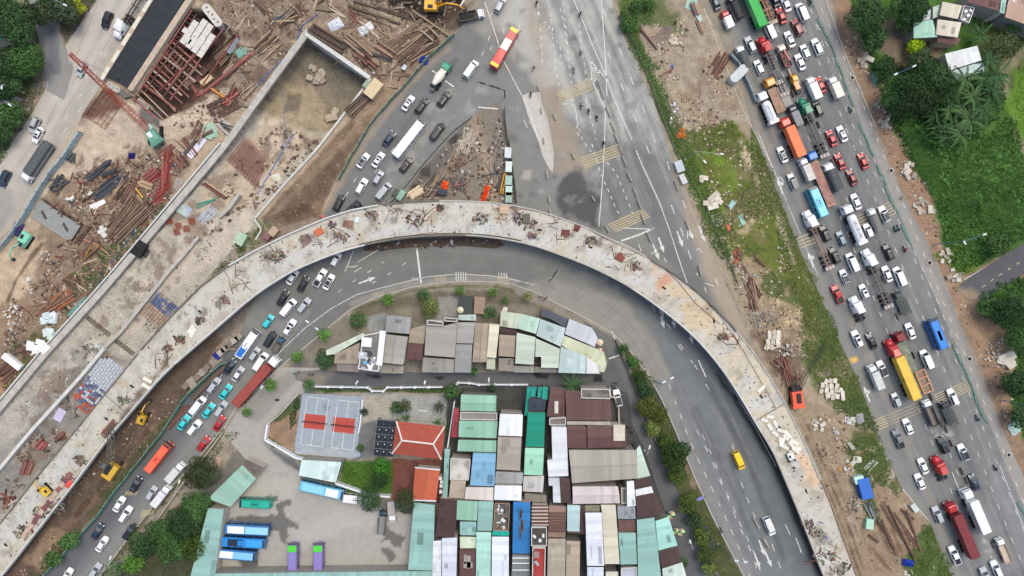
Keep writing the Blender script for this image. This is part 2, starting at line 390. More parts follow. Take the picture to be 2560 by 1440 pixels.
g.poly(Q(700,690,560,850,470,985,400,1090,190,1345,60,1500,-100,1500,280,1080,420,920,560,800,690,690),(100,83,70),8,6)
g.line(Q(560,820,620,770,700,700),(124,113,102),22,14,8,.9)
g.line(Q(390,1060,300,1170,200,1290,120,1350),(128,98,76),7,8,7,.75)
g.line(Q(370,1080,280,1180,190,1290),(78,62,50),5,6,7,.8)
g.poly(Q(60,1400,130,1320,190,1340,110,1440),(150,122,90),8,8,.8)
g.line(Q(470,990,410,1085,300,1205,200,1325,110,1430),(84,88,56),6,6,6,.8)
g.poly(Q(1480,-120,1760,-120,1800,90,1850,210,1885,325,1920,422,1982,585,2044,724,2095,845,2140,940,2200,1105,2255,1220,2325,1305,2380,1440,2440,1600,2160,1600,2000,1080,1890,860,1740,540,1620,210),(160,144,120),4,4)
g.poly(Q(1540,-60,1640,-40,1700,60,1720,90,1600,60,1570,120),(92,100,62),12,14,.9)
g.line(Q(1560,30,1590,110,1625,190,1650,260,1685,350,1730,430,1770,520,1810,620,1840,700),(76,92,52),11,8,8,.92)
g.poly(Q(1640,180,1680,260,1700,300,1660,200),(120,106,74),8,8,.9)
g.poly(Q(1720,60,1780,40,1790,140,1850,230,1870,300,1780,300,1700,240,1680,150),(158,144,122),14,16,.8)
g.poly(Q(1750,130,1830,140,1870,280,1870,330,1740,340,1680,300),(148,126,102),14,16,.8,patch=(.03,-.05,.35))
g.poly(Q(1680,340,1830,300,1890,370,1960,560,2040,740,2080,880,1960,760,1880,660,1800,620,1740,500),(98,108,52),14,14)
g.poly(Q(1790,340,1870,350,1930,480,1900,600,1820,540),(124,112,62),16,20,.85,patch=(.03,-.1,.35))
g.poly(Q(1760,380,1830,370,1850,480,1800,530,1740,480),(104,130,48),12,16,.8,patch=(.05,0.0,.3))
g.line(Q(1850,350,1880,420,1900,470),(190,170,136),9,8,6,.9)
g.line(Q(1885,330,1935,460,1985,590,2045,728,2100,860,2150,960,2195,1080),(78,92,48),10,7,7,.9)
g.poly(Q(1820,540,1900,520,1910,590,1840,590),(186,164,124),10,12,.85,patch=(.06,-.05,.3))
g.line(Q(1945,545,1965,600,1985,660),(188,172,142),5,5,4,.9)
g.poly(Q(1830,650,1900,640,1990,740,2010,830,1960,870,1880,780),(152,132,102),12,14,.9)
g.poly(Q(1900,730,1990,740,2010,800,1950,830),(190,164,124),12,14,.8,patch=(.04,-.1,.3))
g.poly(Q(1880,690,1960,680,2040,740,2090,860,2160,1000,2190,1080,2120,1050,2040,960,1990,880,2000,800),(84,98,54),12,14,.9,patch=(.03,-.45,.3))
g.poly(Q(1880,830,1990,860,2010,960,2000,1030,1960,960,1900,880),(118,98,78),10,10,.9)
g.poly(Q(1990,990,2120,1040,2190,1080,2120,1300,2200,1480,2140,1480,2060,1230,2010,1090),(152,134,108),10,8,.95)
for off in(0,14,30,44):
 g.line([(2004+off,1060),(2040+off,1150),(2080+off,1250),(2120+off,1350),(2150+off,1440),(2175+off,1500)],(100,78,60),1.4,4,4,.85)
g.poly(Q(2110,1080,2190,1080,2256,1220,2250,1240,2180,1230,2130,1160),(90,94,58),10,12,.92,patch=(.04,-.35,.3))
g.poly(Q(2160,1210,2260,1225,2320,1310,2330,1400,2250,1480,2160,1480,2150,1330),(150,128,102),10,10)
for a_,b_,c_ in(((2208,1255),(2260,1400),4),((2240,1290),(2310,1420),3),((2190,1300),(2240,1410),4),((2170,1360),(2230,1430),3)):
 g.line([a_,b_],(112,76,54),c_,5,5,.8)
g.poly(Q(2290,1340,2330,1310,2390,1450,2300,1470,2260,1420),(76,94,50),10,12,.95)
g.line(Q(2165,1190,2185,1290),(74,92,50),12,10,8,.9)
g.poly(Q(2060,-80,2700,-80,2700,1600,2580,1600,2500,1060,2440,900,2360,700,2240,450,2110,120),(142,118,94),8,6)
g.poly(Q(2085,0,2110,-40,2140,60,2210,210,2260,330,2330,500,2355,640,2400,720,2450,820,2500,900,2560,1100,2530,1100,2440,880,2360,700,2230,420),(152,122,96),6,8)
g.poly(Q(2120,-60,2700,-60,2700,560,2480,650,2400,700,2370,660,2345,560,2320,480,2260,380,2225,290,2195,215,2150,100),(72,104,50),10,10)
g.poly(Q(2200,40,2300,60,2360,110,2350,170,2240,170,2190,120),(118,102,84),12,12)
g.poly(Q(2440,60,2700,80,2700,330,2540,280,2500,200,2450,130),(88,96,58),14,14)
g.line(Q(2560,130,2510,170,2515,230,2540,300,2570,420),(128,120,92),9,9,9,.9)
g.poly(Q(2540,180,2700,150,2700,420,2550,330,2520,260),(92,128,46),14,16)
g.poly(Q(2455,720,2560,690,2700,640,2700,1180,2550,1100,2530,980,2540,880,2500,800,2440,770),(74,104,50),10,12)
g.line(Q(2400,700,2430,790,2500,880),(160,132,102),22,12,10,.8)
g.poly(Q(700,905,860,790,1020,730,1280,722,1400,775,1460,800,1540,880,1545,930,780,930),(128,120,106),6,4)
g.poly(Q(880,770,1040,730,1300,725,1440,790,1380,780,1260,760,1000,770,880,830),(112,104,86),8,8)
g.poly(Q(915,790,965,782,960,830,920,830),(138,140,136),4,2);g.poly(Q(1095,742,1160,742,1155,800,1095,800),(142,140,134),4,2)
g.line(Q(900,770,1020,728,1120,715,1240,716,1330,740),(88,90,64),3,4,3,.8)
g.line(Q(1300,727,1380,762,1450,800),(138,130,118),14,4,2,.9)
g.poly(Q(640,960,760,900,800,1000,690,1150,1150,1310,1750,1440,1800,1500,400,1500,480,1250,600,1120),(118,114,106),8,6)
g.poly(Q(480,1240,560,1270,500,1440,250,1500,400,1300),(82,76,62),10,10)
g.line(Q(550,1080,500,1145,440,1210,380,1270,250,1440),(98,92,68),9,6,5,.9)
g.poly(Q(670,1060,745,1010,740,1140,670,1100),(150,118,86),6,10,.95);g.line(Q(668,1100,730,1138,860,1150),(74,92,52),5,4,4,.9)
g.line(Q(745,1010,690,1050),(72,90,50),7,4,5,.9);g.line(Q(790,972,900,975,1100,975,1130,975),(70,86,48),6,4,4,.85)
g.poly(Q(905,980,1125,990,1118,1060,1000,1050,900,1060),(150,152,148),4,2);g.poly(Q(905,985,985,985,980,1050,905,1060),(166,158,142),5,6,.9)
g.poly(Q(900,1060,940,1050,930,1145,880,1150),(110,112,112),5,3)
g.poly(Q(855,1150,990,1150,990,1240,845,1235),(70,96,44),6,5);g.poly(Q(980,1146,1112,1150,1100,1260,980,1255),(120,68,56),4,2)
g.poly(Q(1120,965,1760,965,1830,1460,1080,1460,1100,1250),(74,74,72),6,3)
g.poly(Q(1540,850,1575,880,1690,1085,1780,1290,1870,1460,1800,1460,1700,1260,1640,1110,1590,960),(82,84,56),5,5)
g.poly(Q(1690,1100,1740,1200,1760,1260,1720,1200),(140,122,96),8,8,.8)
gm=vcol_mat('open_ground',.95,.34,.4,2.6,.6,2.2,.45)
xs=np.concatenate([[-6000,-2500,-1000,-500,-280],np.arange(-172,172.2,.45),[280,500,1000,2500,6000]])
ys=np.concatenate([[-6000,-2500,-1000,-400,-190],np.arange(-101,101.2,.45),[190,400,1000,2500,6000]])
X,Y=np.meshgrid(xs,ys);wx,wy=X.ravel(),Y.ravel()
Z=depth_px(1280+wx*S,720-wy*S)
kk=ALT/(ALT-Z)*S
colr=g(1280+wx*kk,720-wy*kk)
ny_,nx_=X.shape;I=np.arange(nx_*ny_).reshape(ny_,nx_)
F=np.stack([I[:-1,:-1].ravel(),I[:-1,1:].ravel(),I[1:,1:].ravel(),I[1:,:-1].ravel()],1)
me=fast_mesh('ground',np.stack([wx,wy,Z-.02],1),F,colr);me.materials.append(gm)
ground=bpy.data.objects.new('ground',me);COL.objects.link(ground);ground['kind']='structure'
ROAD_G=(126,126,122)
r=Brush(ROAD_G)
r.poly(Q(1205,-120,1500,-120,1560,95,1640,270,1660,400,1420,300,1230,60),(176,174,166),30,16,.85)
r.poly(Q(1215,0,1270,0,1230,90,1180,80),(150,144,134),30,10,.8)
for dx in(0,40,85,128):
 r.line([(1320+dx,-60),(1400+dx,130),(1440+dx*.9,230),(1500+dx*.7,400),(1560+dx*.6,560)],(112,111,110),9,12,8,.6)
r.line(Q(1330,0,1350,160,1390,330,1460,420),(160,146,124),16,26,14,.7)
r.poly(Q(1345,220,1390,220,1460,390,1440,440,1380,430,1370,330),(150,136,118),16,16,.85)
r.line(Q(1700,430,1760,600,1810,740,1850,830),(164,148,126),24,22,8,.85)
r.line(Q(1590,330,1630,470,1680,620,1760,760,1820,860),(100,101,102),26,20,6,.6)
r.line(Q(1540,60,1600,240,1660,400,1700,500),(118,120,120),10,14,6,.5)
r.poly(Q(1395,440,1450,425,1500,500,1500,565,1420,545,1392,500),(76,76,76),12,14,.9,patch=(.03,-.9,.5))
r.poly(Q(1520,470,1550,520,1545,560,1525,520),(88,88,88),12,12,.6)
r.poly(Q(1310,425,1330,425,1328,450,1305,447),(160,152,142),4,2)
r.line(Q(1160,110,1060,240,960,380,880,500,820,620,700,760),(112,112,112),46,20,6,.8)
r.line(Q(1120,120,1020,215,915,350,875,410,815,520),(152,136,118),7,12,5,.85)
r.line(Q(1140,150,1010,320,960,390),(86,87,90),5,8,5,.5)
r.poly(Q(1100,180,1215,190,1240,260,1180,300,1130,300,1060,420,960,500,950,420,1040,320),(152,150,145),16,18,.7,patch=(.04,0.0,.4))
r.poly(Q(1185,290,1245,270,1262,310,1290,505,1150,505),(132,122,110),8,6,.8)
r.line(Q(560,880,470,1010,400,1100,250,1290,120,1440,0,1600),(92,94,97),50,34,4,.9)
r.line(Q(660,930,600,1010,480,1165,380,1275,240,1450),(146,140,130),5,8,4,.8)
r.line(Q(610,900,520,1020,400,1180,200,1420),(110,111,114),8,12,4,.5)
BEND=Q(700,700,860,640,1000,618,1240,640,1390,660,1560,730,1640,800,1688,960,1660,975,1620,930,1535,838,1400,765,1280,712,1200,705,1100,708,1020,722,875,776,780,855,700,918,680,900,780,780)
r.poly(BEND,(112,112,108),8,3)
r.poly(Q(860,645,1000,625,1240,625,1400,650,1560,730,1640,820,1560,790,1400,700,1240,660,1000,660,880,690),(122,121,116),22,12,.5)
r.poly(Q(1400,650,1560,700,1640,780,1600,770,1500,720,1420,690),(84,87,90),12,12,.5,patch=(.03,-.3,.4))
r.line(Q(880,760,1000,716,1110,700,1210,697,1290,704),(148,144,136),7,6,2,.6)
r.line(Q(1345,735,1470,798,1560,870,1620,940),(156,150,140),9,8,2,.7)
r.poly(Q(1380,690,1560,755,1630,830,1688,960,1660,975,1620,930,1535,838,1400,765,1300,720),(140,137,128),16,6,.9)
r.poly(Q(1555,720,1600,740,1680,800,1760,870,1850,1010,1940,1150,2075,1440,2120,1600,1930,1600,1860,1440,1780,1290,1690,1080,1660,1000,1622,942,1672,962,1685,955,1640,850,1625,810,1592,790,1600,775),(112,115,115),3,1)
r.poly(Q(1600,740,1690,810,1790,930,1870,1060,1960,1240,2040,1440,1990,1440,1900,1230,1800,1030,1700,880),(98,101,103),20,8,.7)  # dark asphalt beside the flyover, with some of its shade painted into the colour
r.line(Q(1660,980,1720,1110,1790,1290,1870,1450),(132,131,128),18,14,3,.85)
r.line(Q(1700,960,1790,1150,1880,1400,1900,1480),(122,123,124),9,12,3,.6)
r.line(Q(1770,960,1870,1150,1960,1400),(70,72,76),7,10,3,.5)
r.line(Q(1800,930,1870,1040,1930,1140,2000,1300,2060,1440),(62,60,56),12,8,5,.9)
r.line(Q(1740,1020,1830,1210,1900,1400),(82,84,88),5,8,3,.5)
r.line(Q(1790,920,1835,985),(150,146,138),2,2,1,.9);r.line(Q(1845,1000,1885,1060),(150,146,138),2,2,1,.9)
RW=np.random.default_rng(4)
for i in range(70):
 t=RW.random();x=1330+t*190;y=RW.uniform(-60,380);L_=RW.uniform(60,260);k_=RW.choice([86,100,160,168]);r.line([(x+y*.42,y),(x+(y+L_)*.42,y+L_)],(k_,k_,k_-3),RW.uniform(.5,2.5),4,2,RW.uniform(.2,.5))
for i in range(40):
 t=RW.random();x=1690+t*130;y=RW.uniform(950,1250);L_=RW.uniform(60,260);k_=RW.choice([70,80,126,136]);r.line([(x,y),(x+L_*.45,y+L_)],(k_,k_,k_+1),RW.uniform(.5,2.5),4,2,RW.uniform(.2,.5))
for i in range(60):
 x,y=RW.uniform(1230,1600),RW.uniform(20,560);s_=RW.uniform(4,16);k_=RW.choice([84,100,150,172]);r.poly([(x-s_,y-s_*.5),(x+s_*.8,y-s_*.7),(x+s_,y+s_*.6),(x-s_*.7,y+s_*.6)],(k_,k_-1,k_-4),4,8,.4,sc=.08)
rm=vcol_mat('road_surface',.85,.14,.28,2.5,.15,6.,.03,.3)
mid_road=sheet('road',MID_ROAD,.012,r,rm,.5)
rr=Brush((118,120,119))
rr.line(Q(1785,-60,1850,130,1930,330,2060,640,2200,960,2330,1260,2420,1500),(138,132,122),8,10,6,.8)
rr.poly(Q(1690,-120,1752,0,1800,90,1850,210,1885,325,1920,422,1940,430,1900,300,1840,130,1790,0,1760,-120),(160,142,118),16,10,.85)
rr.line(Q(1760,20,1850,220,1930,420,2000,600,2060,730,2110,850,2180,1010,2260,1210,2340,1320,2400,1460),(134,130,122),14,12,4,.7)
for o_,c_ in((60,96),(95,100),(130,94),(170,106)):
 rr.line([(1780+o_,-60),(1860+o_,130),(1985+o_,430),(2110+o_,730),(2240+o_,1030),(2380+o_,1360),(2430+o_,1500)],(c_,c_,c_+1),10,14,4,.6)
rr.line(Q(2010,0,2100,230,2220,520,2300,720,2400,960,2500,1250,2600,1500),(122,122,120),30,20,4,.7)
rr.poly(Q(2480,1150,2560,1150,2640,1440,2440,1440),(128,130,130),30,10,.7)
rr.line(Q(1870,330,1900,420,1975,600,2010,690),(150,140,124),4,6,4,.7)
rr.poly(Q(2125,895,2140,890,2148,900,2135,908,2126,904),(214,176,92),3,3,.95)
rr.poly(Q(2325,1070,2380,1085,2370,1110,2330,1095),(166,164,160),6,8,.7,patch=(.1,0.0,.3));rr.poly(Q(2455,1340,2510,1390,2500,1420,2460,1390),(168,166,160),6,8,.6,patch=(.09,0.0,.3))
for i in range(150):
 t=RW.random();x=1780+t*260;y=RW.uniform(-60,1400);L_=RW.uniform(50,240);k_=RW.choice([72,84,96,146,156]);rr.line([(x+y*.42,y),(x+(y+L_)*.42,y+L_)],(k_,k_,k_),RW.uniform(.5,2.5),3,2,RW.uniform(.2,.55))
right_road=sheet('road',RIGHT_ROAD,.012,rr,rm,.5)
PAVE=Q(1990,-120,2030,0,2073,100,2103,180,2135,262,2172,362,2196,415,2245,530,2262,565,2290,640,2345,760,2395,872,2440,985,2478,1070,2520,1180,2590,1340,2700,1600,2760,1600,2660,1440,2572,1220,2515,1095,2480,1010,2445,920,2395,802,2368,716,2320,610,2265,505,2205,375,2160,255,2118,150,2070,0,2020,-120)
pv=Brush((148,144,138));pv.line(Q(2060,0,2150,230,2310,600,2440,915,2510,1095),(128,124,118),5,8,6,.7)
pv.poly(Q(2130,190,2180,250,2210,360,2180,350),(120,120,120),12,12,.6);pv.poly(Q(2240,495,2256,490,2254,502,2242,504),(60,56,50),3,5,.9)
pave_m=vcol_mat('pavement_surface',.9,.12,.6,3.5,.2,5.,.04)
pave=sheet('pavement',PAVE,.03,pv,pave_m,.5)
lr=Brush((176,168,156))
lr.line(Q(340,-60,250,80,190,180,100,320,0,470),(186,178,168),22,18,4,.7)
lr.line(Q(380,-40,290,110,230,210,170,310,60,490,-60,660),(158,152,142),14,16,5,.6)
lr.line(Q(300,0,215,150,130,290,20,450),(150,146,138),5,12,4,.5)
lr.poly(Q(-60,470,20,470,30,520,-10,600,-60,600),(140,138,134),20,12,.7)
lr.line(Q(200,300,120,440,30,570,-40,650),(176,158,132),10,14,5,.7)
left_road=sheet('road',LEFT_ROAD,.012,lr,rm,.5)
srb=Brush((140,138,134));srb.poly(Q(118,55,146,80,152,184,128,186,120,130),(112,115,120),8,4)
side_road=sheet('road',SIDE_ROAD,.024,srb,rm,.5)
fr=Brush((86,87,90));fr.line(Q(2400,735,2430,740),(150,130,104),14,14,8,.9)
far_road=sheet('road',FAR_ROAD,.05,fr,rm,.5)
al=Brush((92,93,95));al.line(Q(1480,800,1560,900,1590,980),(112,110,106),18,14,4,.8)
al.poly(Q(735,930,800,925,830,932,800,968,740,950),(128,120,108),16,8,.9)
for q in(Q(912,934,945,936,958,945,946,948,915,941),Q(1333,932,1372,936,1368,950,1340,944),Q(1485,938,1505,938,1508,955,1484,956),Q(1080,940,1110,942,1100,950)):
 al.poly(q,(38,39,42),2,3,.95)
alley=sheet('road',ALLEY,.02,al,rm,.5)
sl=Brush((162,158,150));sl.poly(Q(560,1085,660,1180,750,1200,700,1300,560,1260),(170,166,156),20,14)
sl.poly(Q(662,1110,740,1150,752,1180,690,1140),(96,96,98),5,4,.9)
sl.line(Q(760,1350,850,1300,960,1290),(172,170,164),24,20,8,.7)
for q in(Q(664,1238,690,1240,700,1252,690,1256,728,1246,732,1252,712,1266,714,1290,740,1310,744,1320,722,1322,715,1358,702,1354,696,1330,672,1318,640,1312,560,1300,640,1290,690,1285,690,1262,672,1250),Q(962,1300,985,1330,1012,1344,1000,1366,980,1366,975,1350,955,1352,962,1335,945,1300,968,1290),Q(955,1372,985,1374,990,1392,974,1404,962,1388),Q(602,1290,650,1295,640,1300,600,1300)):
 sl.poly(q,(104,102,98),2.5,6,.95,sc=.09)
sl.poly(Q(590,1390,652,1398,640,1420,604,1424),(84,84,84),4,6,.9);sl.poly(Q(730,1365,750,1362,752,1395,738,1395),(128,126,122),8,4,.8);sl.poly(Q(795,1362,812,1362,812,1395,800,1395),(128,126,122),8,4,.8)
sl.poly(Q(605,1030,660,965,720,930,760,930,700,1000,640,1060),(140,136,128),10,4,.8)
yard=sheet('yard',SIDE_LANE,.016,sl,pave_m,.5)
cp=Brush((188,182,172));cp.line(Q(1345,235,1372,300,1385,400),(176,166,152),6,8,6,.8)
sheet('concrete_patch',Q(1305,240,1318,233,1350,230,1356,262,1370,300,1378,340,1385,385,1384,415,1381,430,1372,420,1356,388,1345,350,1327,310,1314,270),.03,cp,pave_m,.4)
isl=Brush((128,118,105));isl.poly(Q(1130,340,1185,290,1180,340,1060,470,1010,470),(104,98,92),14,12,.85)
isl.line(Q(1180,300,1215,400,1230,500),(158,138,114),14,16,8,.8)
for q in((1040,478),(1062,430),(1130,350),(1150,345)):isl.poly([(q[0]-12,q[1]-12),(q[0]+12,q[1]-12),(q[0]+12,q[1]+12),(q[0]-12,q[1]+12)],(60,58,58),8,6,.8)
sheet('work_island',Q(1183,292,1200,270,1248,255,1258,290,1268,330,1280,400,1290,508,1000,508,1020,470,1045,432,1080,398,1120,352),.03,isl,vcol_mat('island_dirt',.95,.25,.7,4.,.4,4.,.1),.4)
ui=Brush((92,78,66));sheet('work_island',Q(905,612,1040,596,1170,592,1250,600,1262,612,1240,622,1160,615,1040,618,940,628,912,628),.032,ui,MATS['island_dirt'],.4)
ct=Brush((150,160,168));ct.poly(Q(745,1120,900,1125,910,1150,735,1145),(166,172,176),8,12,.7);ct.poly(Q(805,1005,825,1020,815,1030),(126,134,142),6,6,.8)
sheet('sports_court',Q(756,983,912,992,908,1010,895,1110,902,1140,882,1146,738,1134,738,1110),.04,ct,pave_m,.4)
GLASS=mat('car_glass',(26,30,34),rough=.08,var=.05,spec=.6)
WGLASS=mat('windscreen',(58,66,72),rough=.07,var=.05,spec=.9)
RUB=mat('tyre_rubber',(28,28,28),rough=.9);CHR=mat('wheel_rim',(120,122,125),rough=.35,metal=.7)
LAMP=mat('headlamp',(225,228,230),rough=.15);TAIL=mat('tail_lamp',(150,22,20),rough=.25)
BLACK=mat('black_trim',(34,35,37),rough=.6);STEEL=mat('chassis_steel',(58,58,60),rough=.7,var=.25)
C=dict(white=(236,238,240),silver=(176,180,184),grey=(112,118,124),black=(34,38,44),navy=(42,58,78),red=(176,34,40),dred=(132,40,46),turq=(52,196,200),brown=(60,48,46),blue=(40,110,190),cream=(232,226,206),green=(30,120,90),yellow=(238,196,20),orange=(238,106,70),olive=(92,104,88),bluegrey=(120,142,156),gold=(214,184,96),rust=(128,58,44),teal=(20,150,130),beige=(206,196,176),lblue=(126,190,220))
def body_mesh(L,W,prof,cab,name):
 m=MB();rings=[]
 for(y,zb,wf)in prof:
  w=W/2*wf
  rings.append([(-w*.93,y,.28),(-w,y,.5),(-w,y,zb-.14),(-w*.93,y,zb-.03),(-w*.6,y,zb),(w*.6,y,zb),(w*.93,y,zb-.03),(w,y,zb-.14),(w,y,.5),(w*.93,y,.28)])
 m.loft([r[::-1]for r in rings])
 if cab:
  b0,b1,r0,r1,zr,rw,zb=cab
  def ring(y,z,w):return(y,z,w)
  wb,wr=W/2*.93,W/2*rw
  vs=[(-wb,b0,zb-.06),(wb,b0,zb-.06),(wb,b1,zb-.06),(-wb,b1,zb-.06),(-wr,r0,zr-.05),(wr,r0,zr-.05),(wr,r1,zr-.05),(-wr,r1,zr-.05)]
  m.add(vs,[(0,1,5,4),(1,2,6,5),(2,3,7,6),(3,0,4,7)])
  rr_=[]
  for t in(0,.12,.5,.88,1):
   y=r0+(r1-r0)*t;e=1-.1*(2*t-1)**4;k=0 if t in(0,1)else .045
   rr_.append([(-wr*e,y,zr-.05),(-wr*e*.9,y,zr-.01+k*.4),(-wr*.4,y,zr+k),(wr*.4,y,zr+k),(wr*e*.9,y,zr-.01+k*.4),(wr*e,y,zr-.05)])
  m.loft([q[::-1]for q in rr_],cap=True)
 return m.mesh(name,smooth=False)
def quad_slab(p,out,t=.02):
 m=MB();n=(Vector(p[1])-Vector(p[0])).cross(Vector(p[2])-Vector(p[0])).normalized()
 a=[Vector(q)+n*out for q in p];b=[Vector(q)+n*(out-t)for q in p]
 m.add(a+b,[(0,1,2,3),(7,6,5,4),(0,4,5,1),(1,5,6,2),(2,6,7,3),(3,7,4,0)])
 return m
PROTO={}
def lerp(a,b,t):return tuple(a[i]+(b[i]-a[i])*t for i in range(3))
def wheel_me(r=.33,w=.24):
 k=('wheel',r,w)
 if k not in PROTO:
  t=MB();t.tube((-w/2,0,0),(w/2,0,0),r,14);q=MB();q.tube((-w/2-.01,0,0),(w/2+.01,0,0),r*.6,10)
  PROTO[k]=(t.mesh('wheel'),q.mesh('rim'))
 return PROTO[k]
def glass_parts(W,cab):
 b0,b1,r0,r1,zr,rw,zb=cab;wb,wr=W/2*.93,W/2*rw;out=[]
 A=(-wb,b0,zb-.06);B=(wb,b0,zb-.06);Cc=(wb,b1,zb-.06);D=(-wb,b1,zb-.06)
 E=(-wr,r0,zr-.05);F_=(wr,r0,zr-.05);Gg=(wr,r1,zr-.05);H=(-wr,r1,zr-.05)
 def inset(p,s=.07,tt=.1,bb=.06):
  a,b,c,d=p
  a2,b2=lerp(a,b,s),lerp(b,a,s);d2,c2=lerp(d,c,s),lerp(c,d,s)
  return[lerp(a2,d2,bb),lerp(b2,c2,bb),lerp(c2,b2,tt),lerp(d2,a2,tt)]
 out.append(('rear_window',quad_slab(inset((A,B,F_,E)),.015).mesh('rear_window'),GLASS))
 out.append(('windscreen',quad_slab(inset((Cc,D,H,Gg)),.015).mesh('windscreen'),WGLASS))
 for p in((B,Cc,Gg,F_),(D,A,E,H)):
  out.append(('side_window',quad_slab(inset(p,.05,.12,.1),.015).mesh('side_window'),GLASS))
 return out
CARS={'sedan':(4.6,1.82,[(-2.3,.82,.72),(-2.2,.95,.88),(-1.9,1.02,.97),(-1.2,1.02,1),(0,.96,1),(1.1,.96,1),(1.6,.88,.98),(2.05,.78,.92),(2.25,.66,.8),(2.3,.55,.7)],(-1.75,1.15,-1.05,.42,1.46,.72,1.)),'hatch':(4.1,1.76,[(-2.05,.8,.78),(-1.98,1.,.92),(-1.5,1.04,1),(0,1.,1),(1.,.99,1),(1.5,.9,.96),(1.9,.8,.86),(2.05,.6,.72)],(-1.98,1.05,-1.6,.35,1.52,.74,1.)),'suv':(4.7,1.9,[(-2.35,.9,.84),(-2.28,1.1,.95),(-1.8,1.14,1),(0,1.1,1),(1.,1.1,1),(1.6,1.02,.98),(2.1,.95,.9),(2.35,.7,.78)],(-2.22,1.12,-1.95,.45,1.76,.76,1.1)),'van':(5.3,2.,[(-2.65,1.2,.93),(-2.6,1.4,.98),(-1.5,1.42,1),(1.3,1.3,1),(1.8,1.15,.98),(2.3,1.,.93),(2.65,.75,.8)],(-2.6,1.85,-2.5,1.15,2.2,.84,1.35)),'pickup':(5.3,1.9,[(-2.65,1.,.95),(-2.6,1.08,.98),(-.6,1.08,1),(0,1.08,1),(1.3,1.08,1),(1.9,1.02,.98),(2.4,.95,.9),(2.65,.7,.78)],(-.95,1.4,-.7,.75,1.78,.76,1.06)),}
def make_car(kind):
 L,W,prof,cab=CARS[kind];out=[]
 out.append(('body',body_mesh(L,W,prof,cab,'body'),'paint',[]))
 for n_,me_,m_ in glass_parts(W,cab):out.append((n_,me_,m_,[]))
 t,q=wheel_me(.33 if kind!='van' else .36,.22)
 for sx in(-1,1):
  for y in(-L*.3,L*.305):out.append(('wheel',t,RUB,[('rim',q,CHR,(0,0,0))],(sx*(W/2-.1),y,.33)))
  h=MB();h.box(sx*W*.33,L/2-.16,.62,.36,.3,.16);out.append(('headlight',h.mesh('headlight'),LAMP,[]))
  k=MB();k.box(sx*W*.36,-L/2+.1,.82 if kind!='van' else 1.1,.28,.18,.16);out.append(('tail_light',k.mesh('tail_light'),TAIL,[]))
  k=MB();k.box(sx*(W/2+.07),cab[1]-.45,cab[6]-.04,.2,.12,.15);out.append(('wing_mirror',k.mesh('wing_mirror'),'paint',[]))
  if kind=='suv':
   k=MB();k.box(sx*W*.34,(cab[2]+cab[3])/2,cab[4]+.0,.05,abs(cab[3]-cab[2])*.85,.07);out.append(('roof_rail',k.mesh('roof_rail'),CHR,[]))
 if kind=='pickup':
  k=MB();k.box(0,-1.8,1.07,W*.8,1.5,.02);out.append(('load_bed',k.mesh('load_bed'),BLACK,[]))
  k=MB();k.box(-W*.43,-1.8,1.07,.1,1.6,.16);k.box(W*.43,-1.8,1.07,.1,1.6,.16);k.box(0,-2.58,1.07,W*.9,.1,.16);out.append(('bed_rail',k.mesh('bed_rail'),'paint',[]))
 return out,cab
def car(kind,colr,px,py,h,desc=None,roofc=None,sun=None,lm=None,extra=None,z=.02,place='',lab=None):
 if kind not in PROTO:PROTO[kind]=make_car(kind)
 parts,cab=PROTO[kind]
 H_=cab[4]*.8;loc=P(px,py,H_);loc.z=z
 t=thing({'sedan':'parked_car' if place=='parked' else 'sedan_car','hatch':'hatchback_car','suv':'sport_utility_car','van':'van','pickup':'pickup_truck'}[kind],loc,hd(h+RU(-1.2,1.2)))
 pm=paint(C.get(colr,colr)if isinstance(colr,str)else colr)
 for e in parts:
  o=part(e[0],e[1],pm if e[2]=='paint' else e[2],t,loc=e[4]if len(e)>4 else None)
  for(n2,me2,m2,l2)in e[3]:part(n2,me2,m2,o)
 L,W=CARS[kind][0],CARS[kind][1]
 b0,b1,r0,r1,zr,rw,zb=cab
 if roofc:
  k=('roofpanel',kind)
  if k not in PROTO:
   q=MB();q.box(0,(r0+r1)/2,zr+.035,W*rw*.86,(r1-r0)*.86,.03);PROTO[k]=q.mesh('roof_panel')
  part('roof_panel',PROTO[k],paint(C.get(roofc,roofc)if isinstance(roofc,str)else roofc),t)
 if sun:
  k=('sunroof',kind)
  if k not in PROTO:
   q=MB();q.box(0,r1-(r1-r0)*.3,zr+.04,W*rw*.66,(r1-r0)*.36,.02);PROTO[k]=q.mesh('sunroof')
  part('sunroof',PROTO[k],GLASS,t)
 cn={'sedan':'sedan','hatch':'small hatchback','suv':'sport utility car','van':'van','pickup':'pickup truck'}[kind]
 nm={'turq':'turquoise','navy':'dark blue','dred':'dark red','bluegrey':'pale blue-grey','lblue':'light blue'}.get(colr,colr)if isinstance(colr,str)else 'grey'
 extra_w=' with sunroof' if sun else(' with dark roof' if roofc in('black','navy')else '')
 reg(t,desc or f'{nm} {cn}{extra_w}','van' if kind=='van' else 'pickup' if kind=='pickup' else 'car','vehicles queuing and driving on the roads',lm,lab=lab)
 return t
def wheels(t,ys,W,r=.48,twin=True):
 tm,q=wheel_me(r,.5 if twin else .3)
 for y in ys:
  for sx in(-1,1):
   o=part('wheel',tm,RUB,t,loc=(sx*(W/2-.28),y,r));part('rim',q,CHR,o)
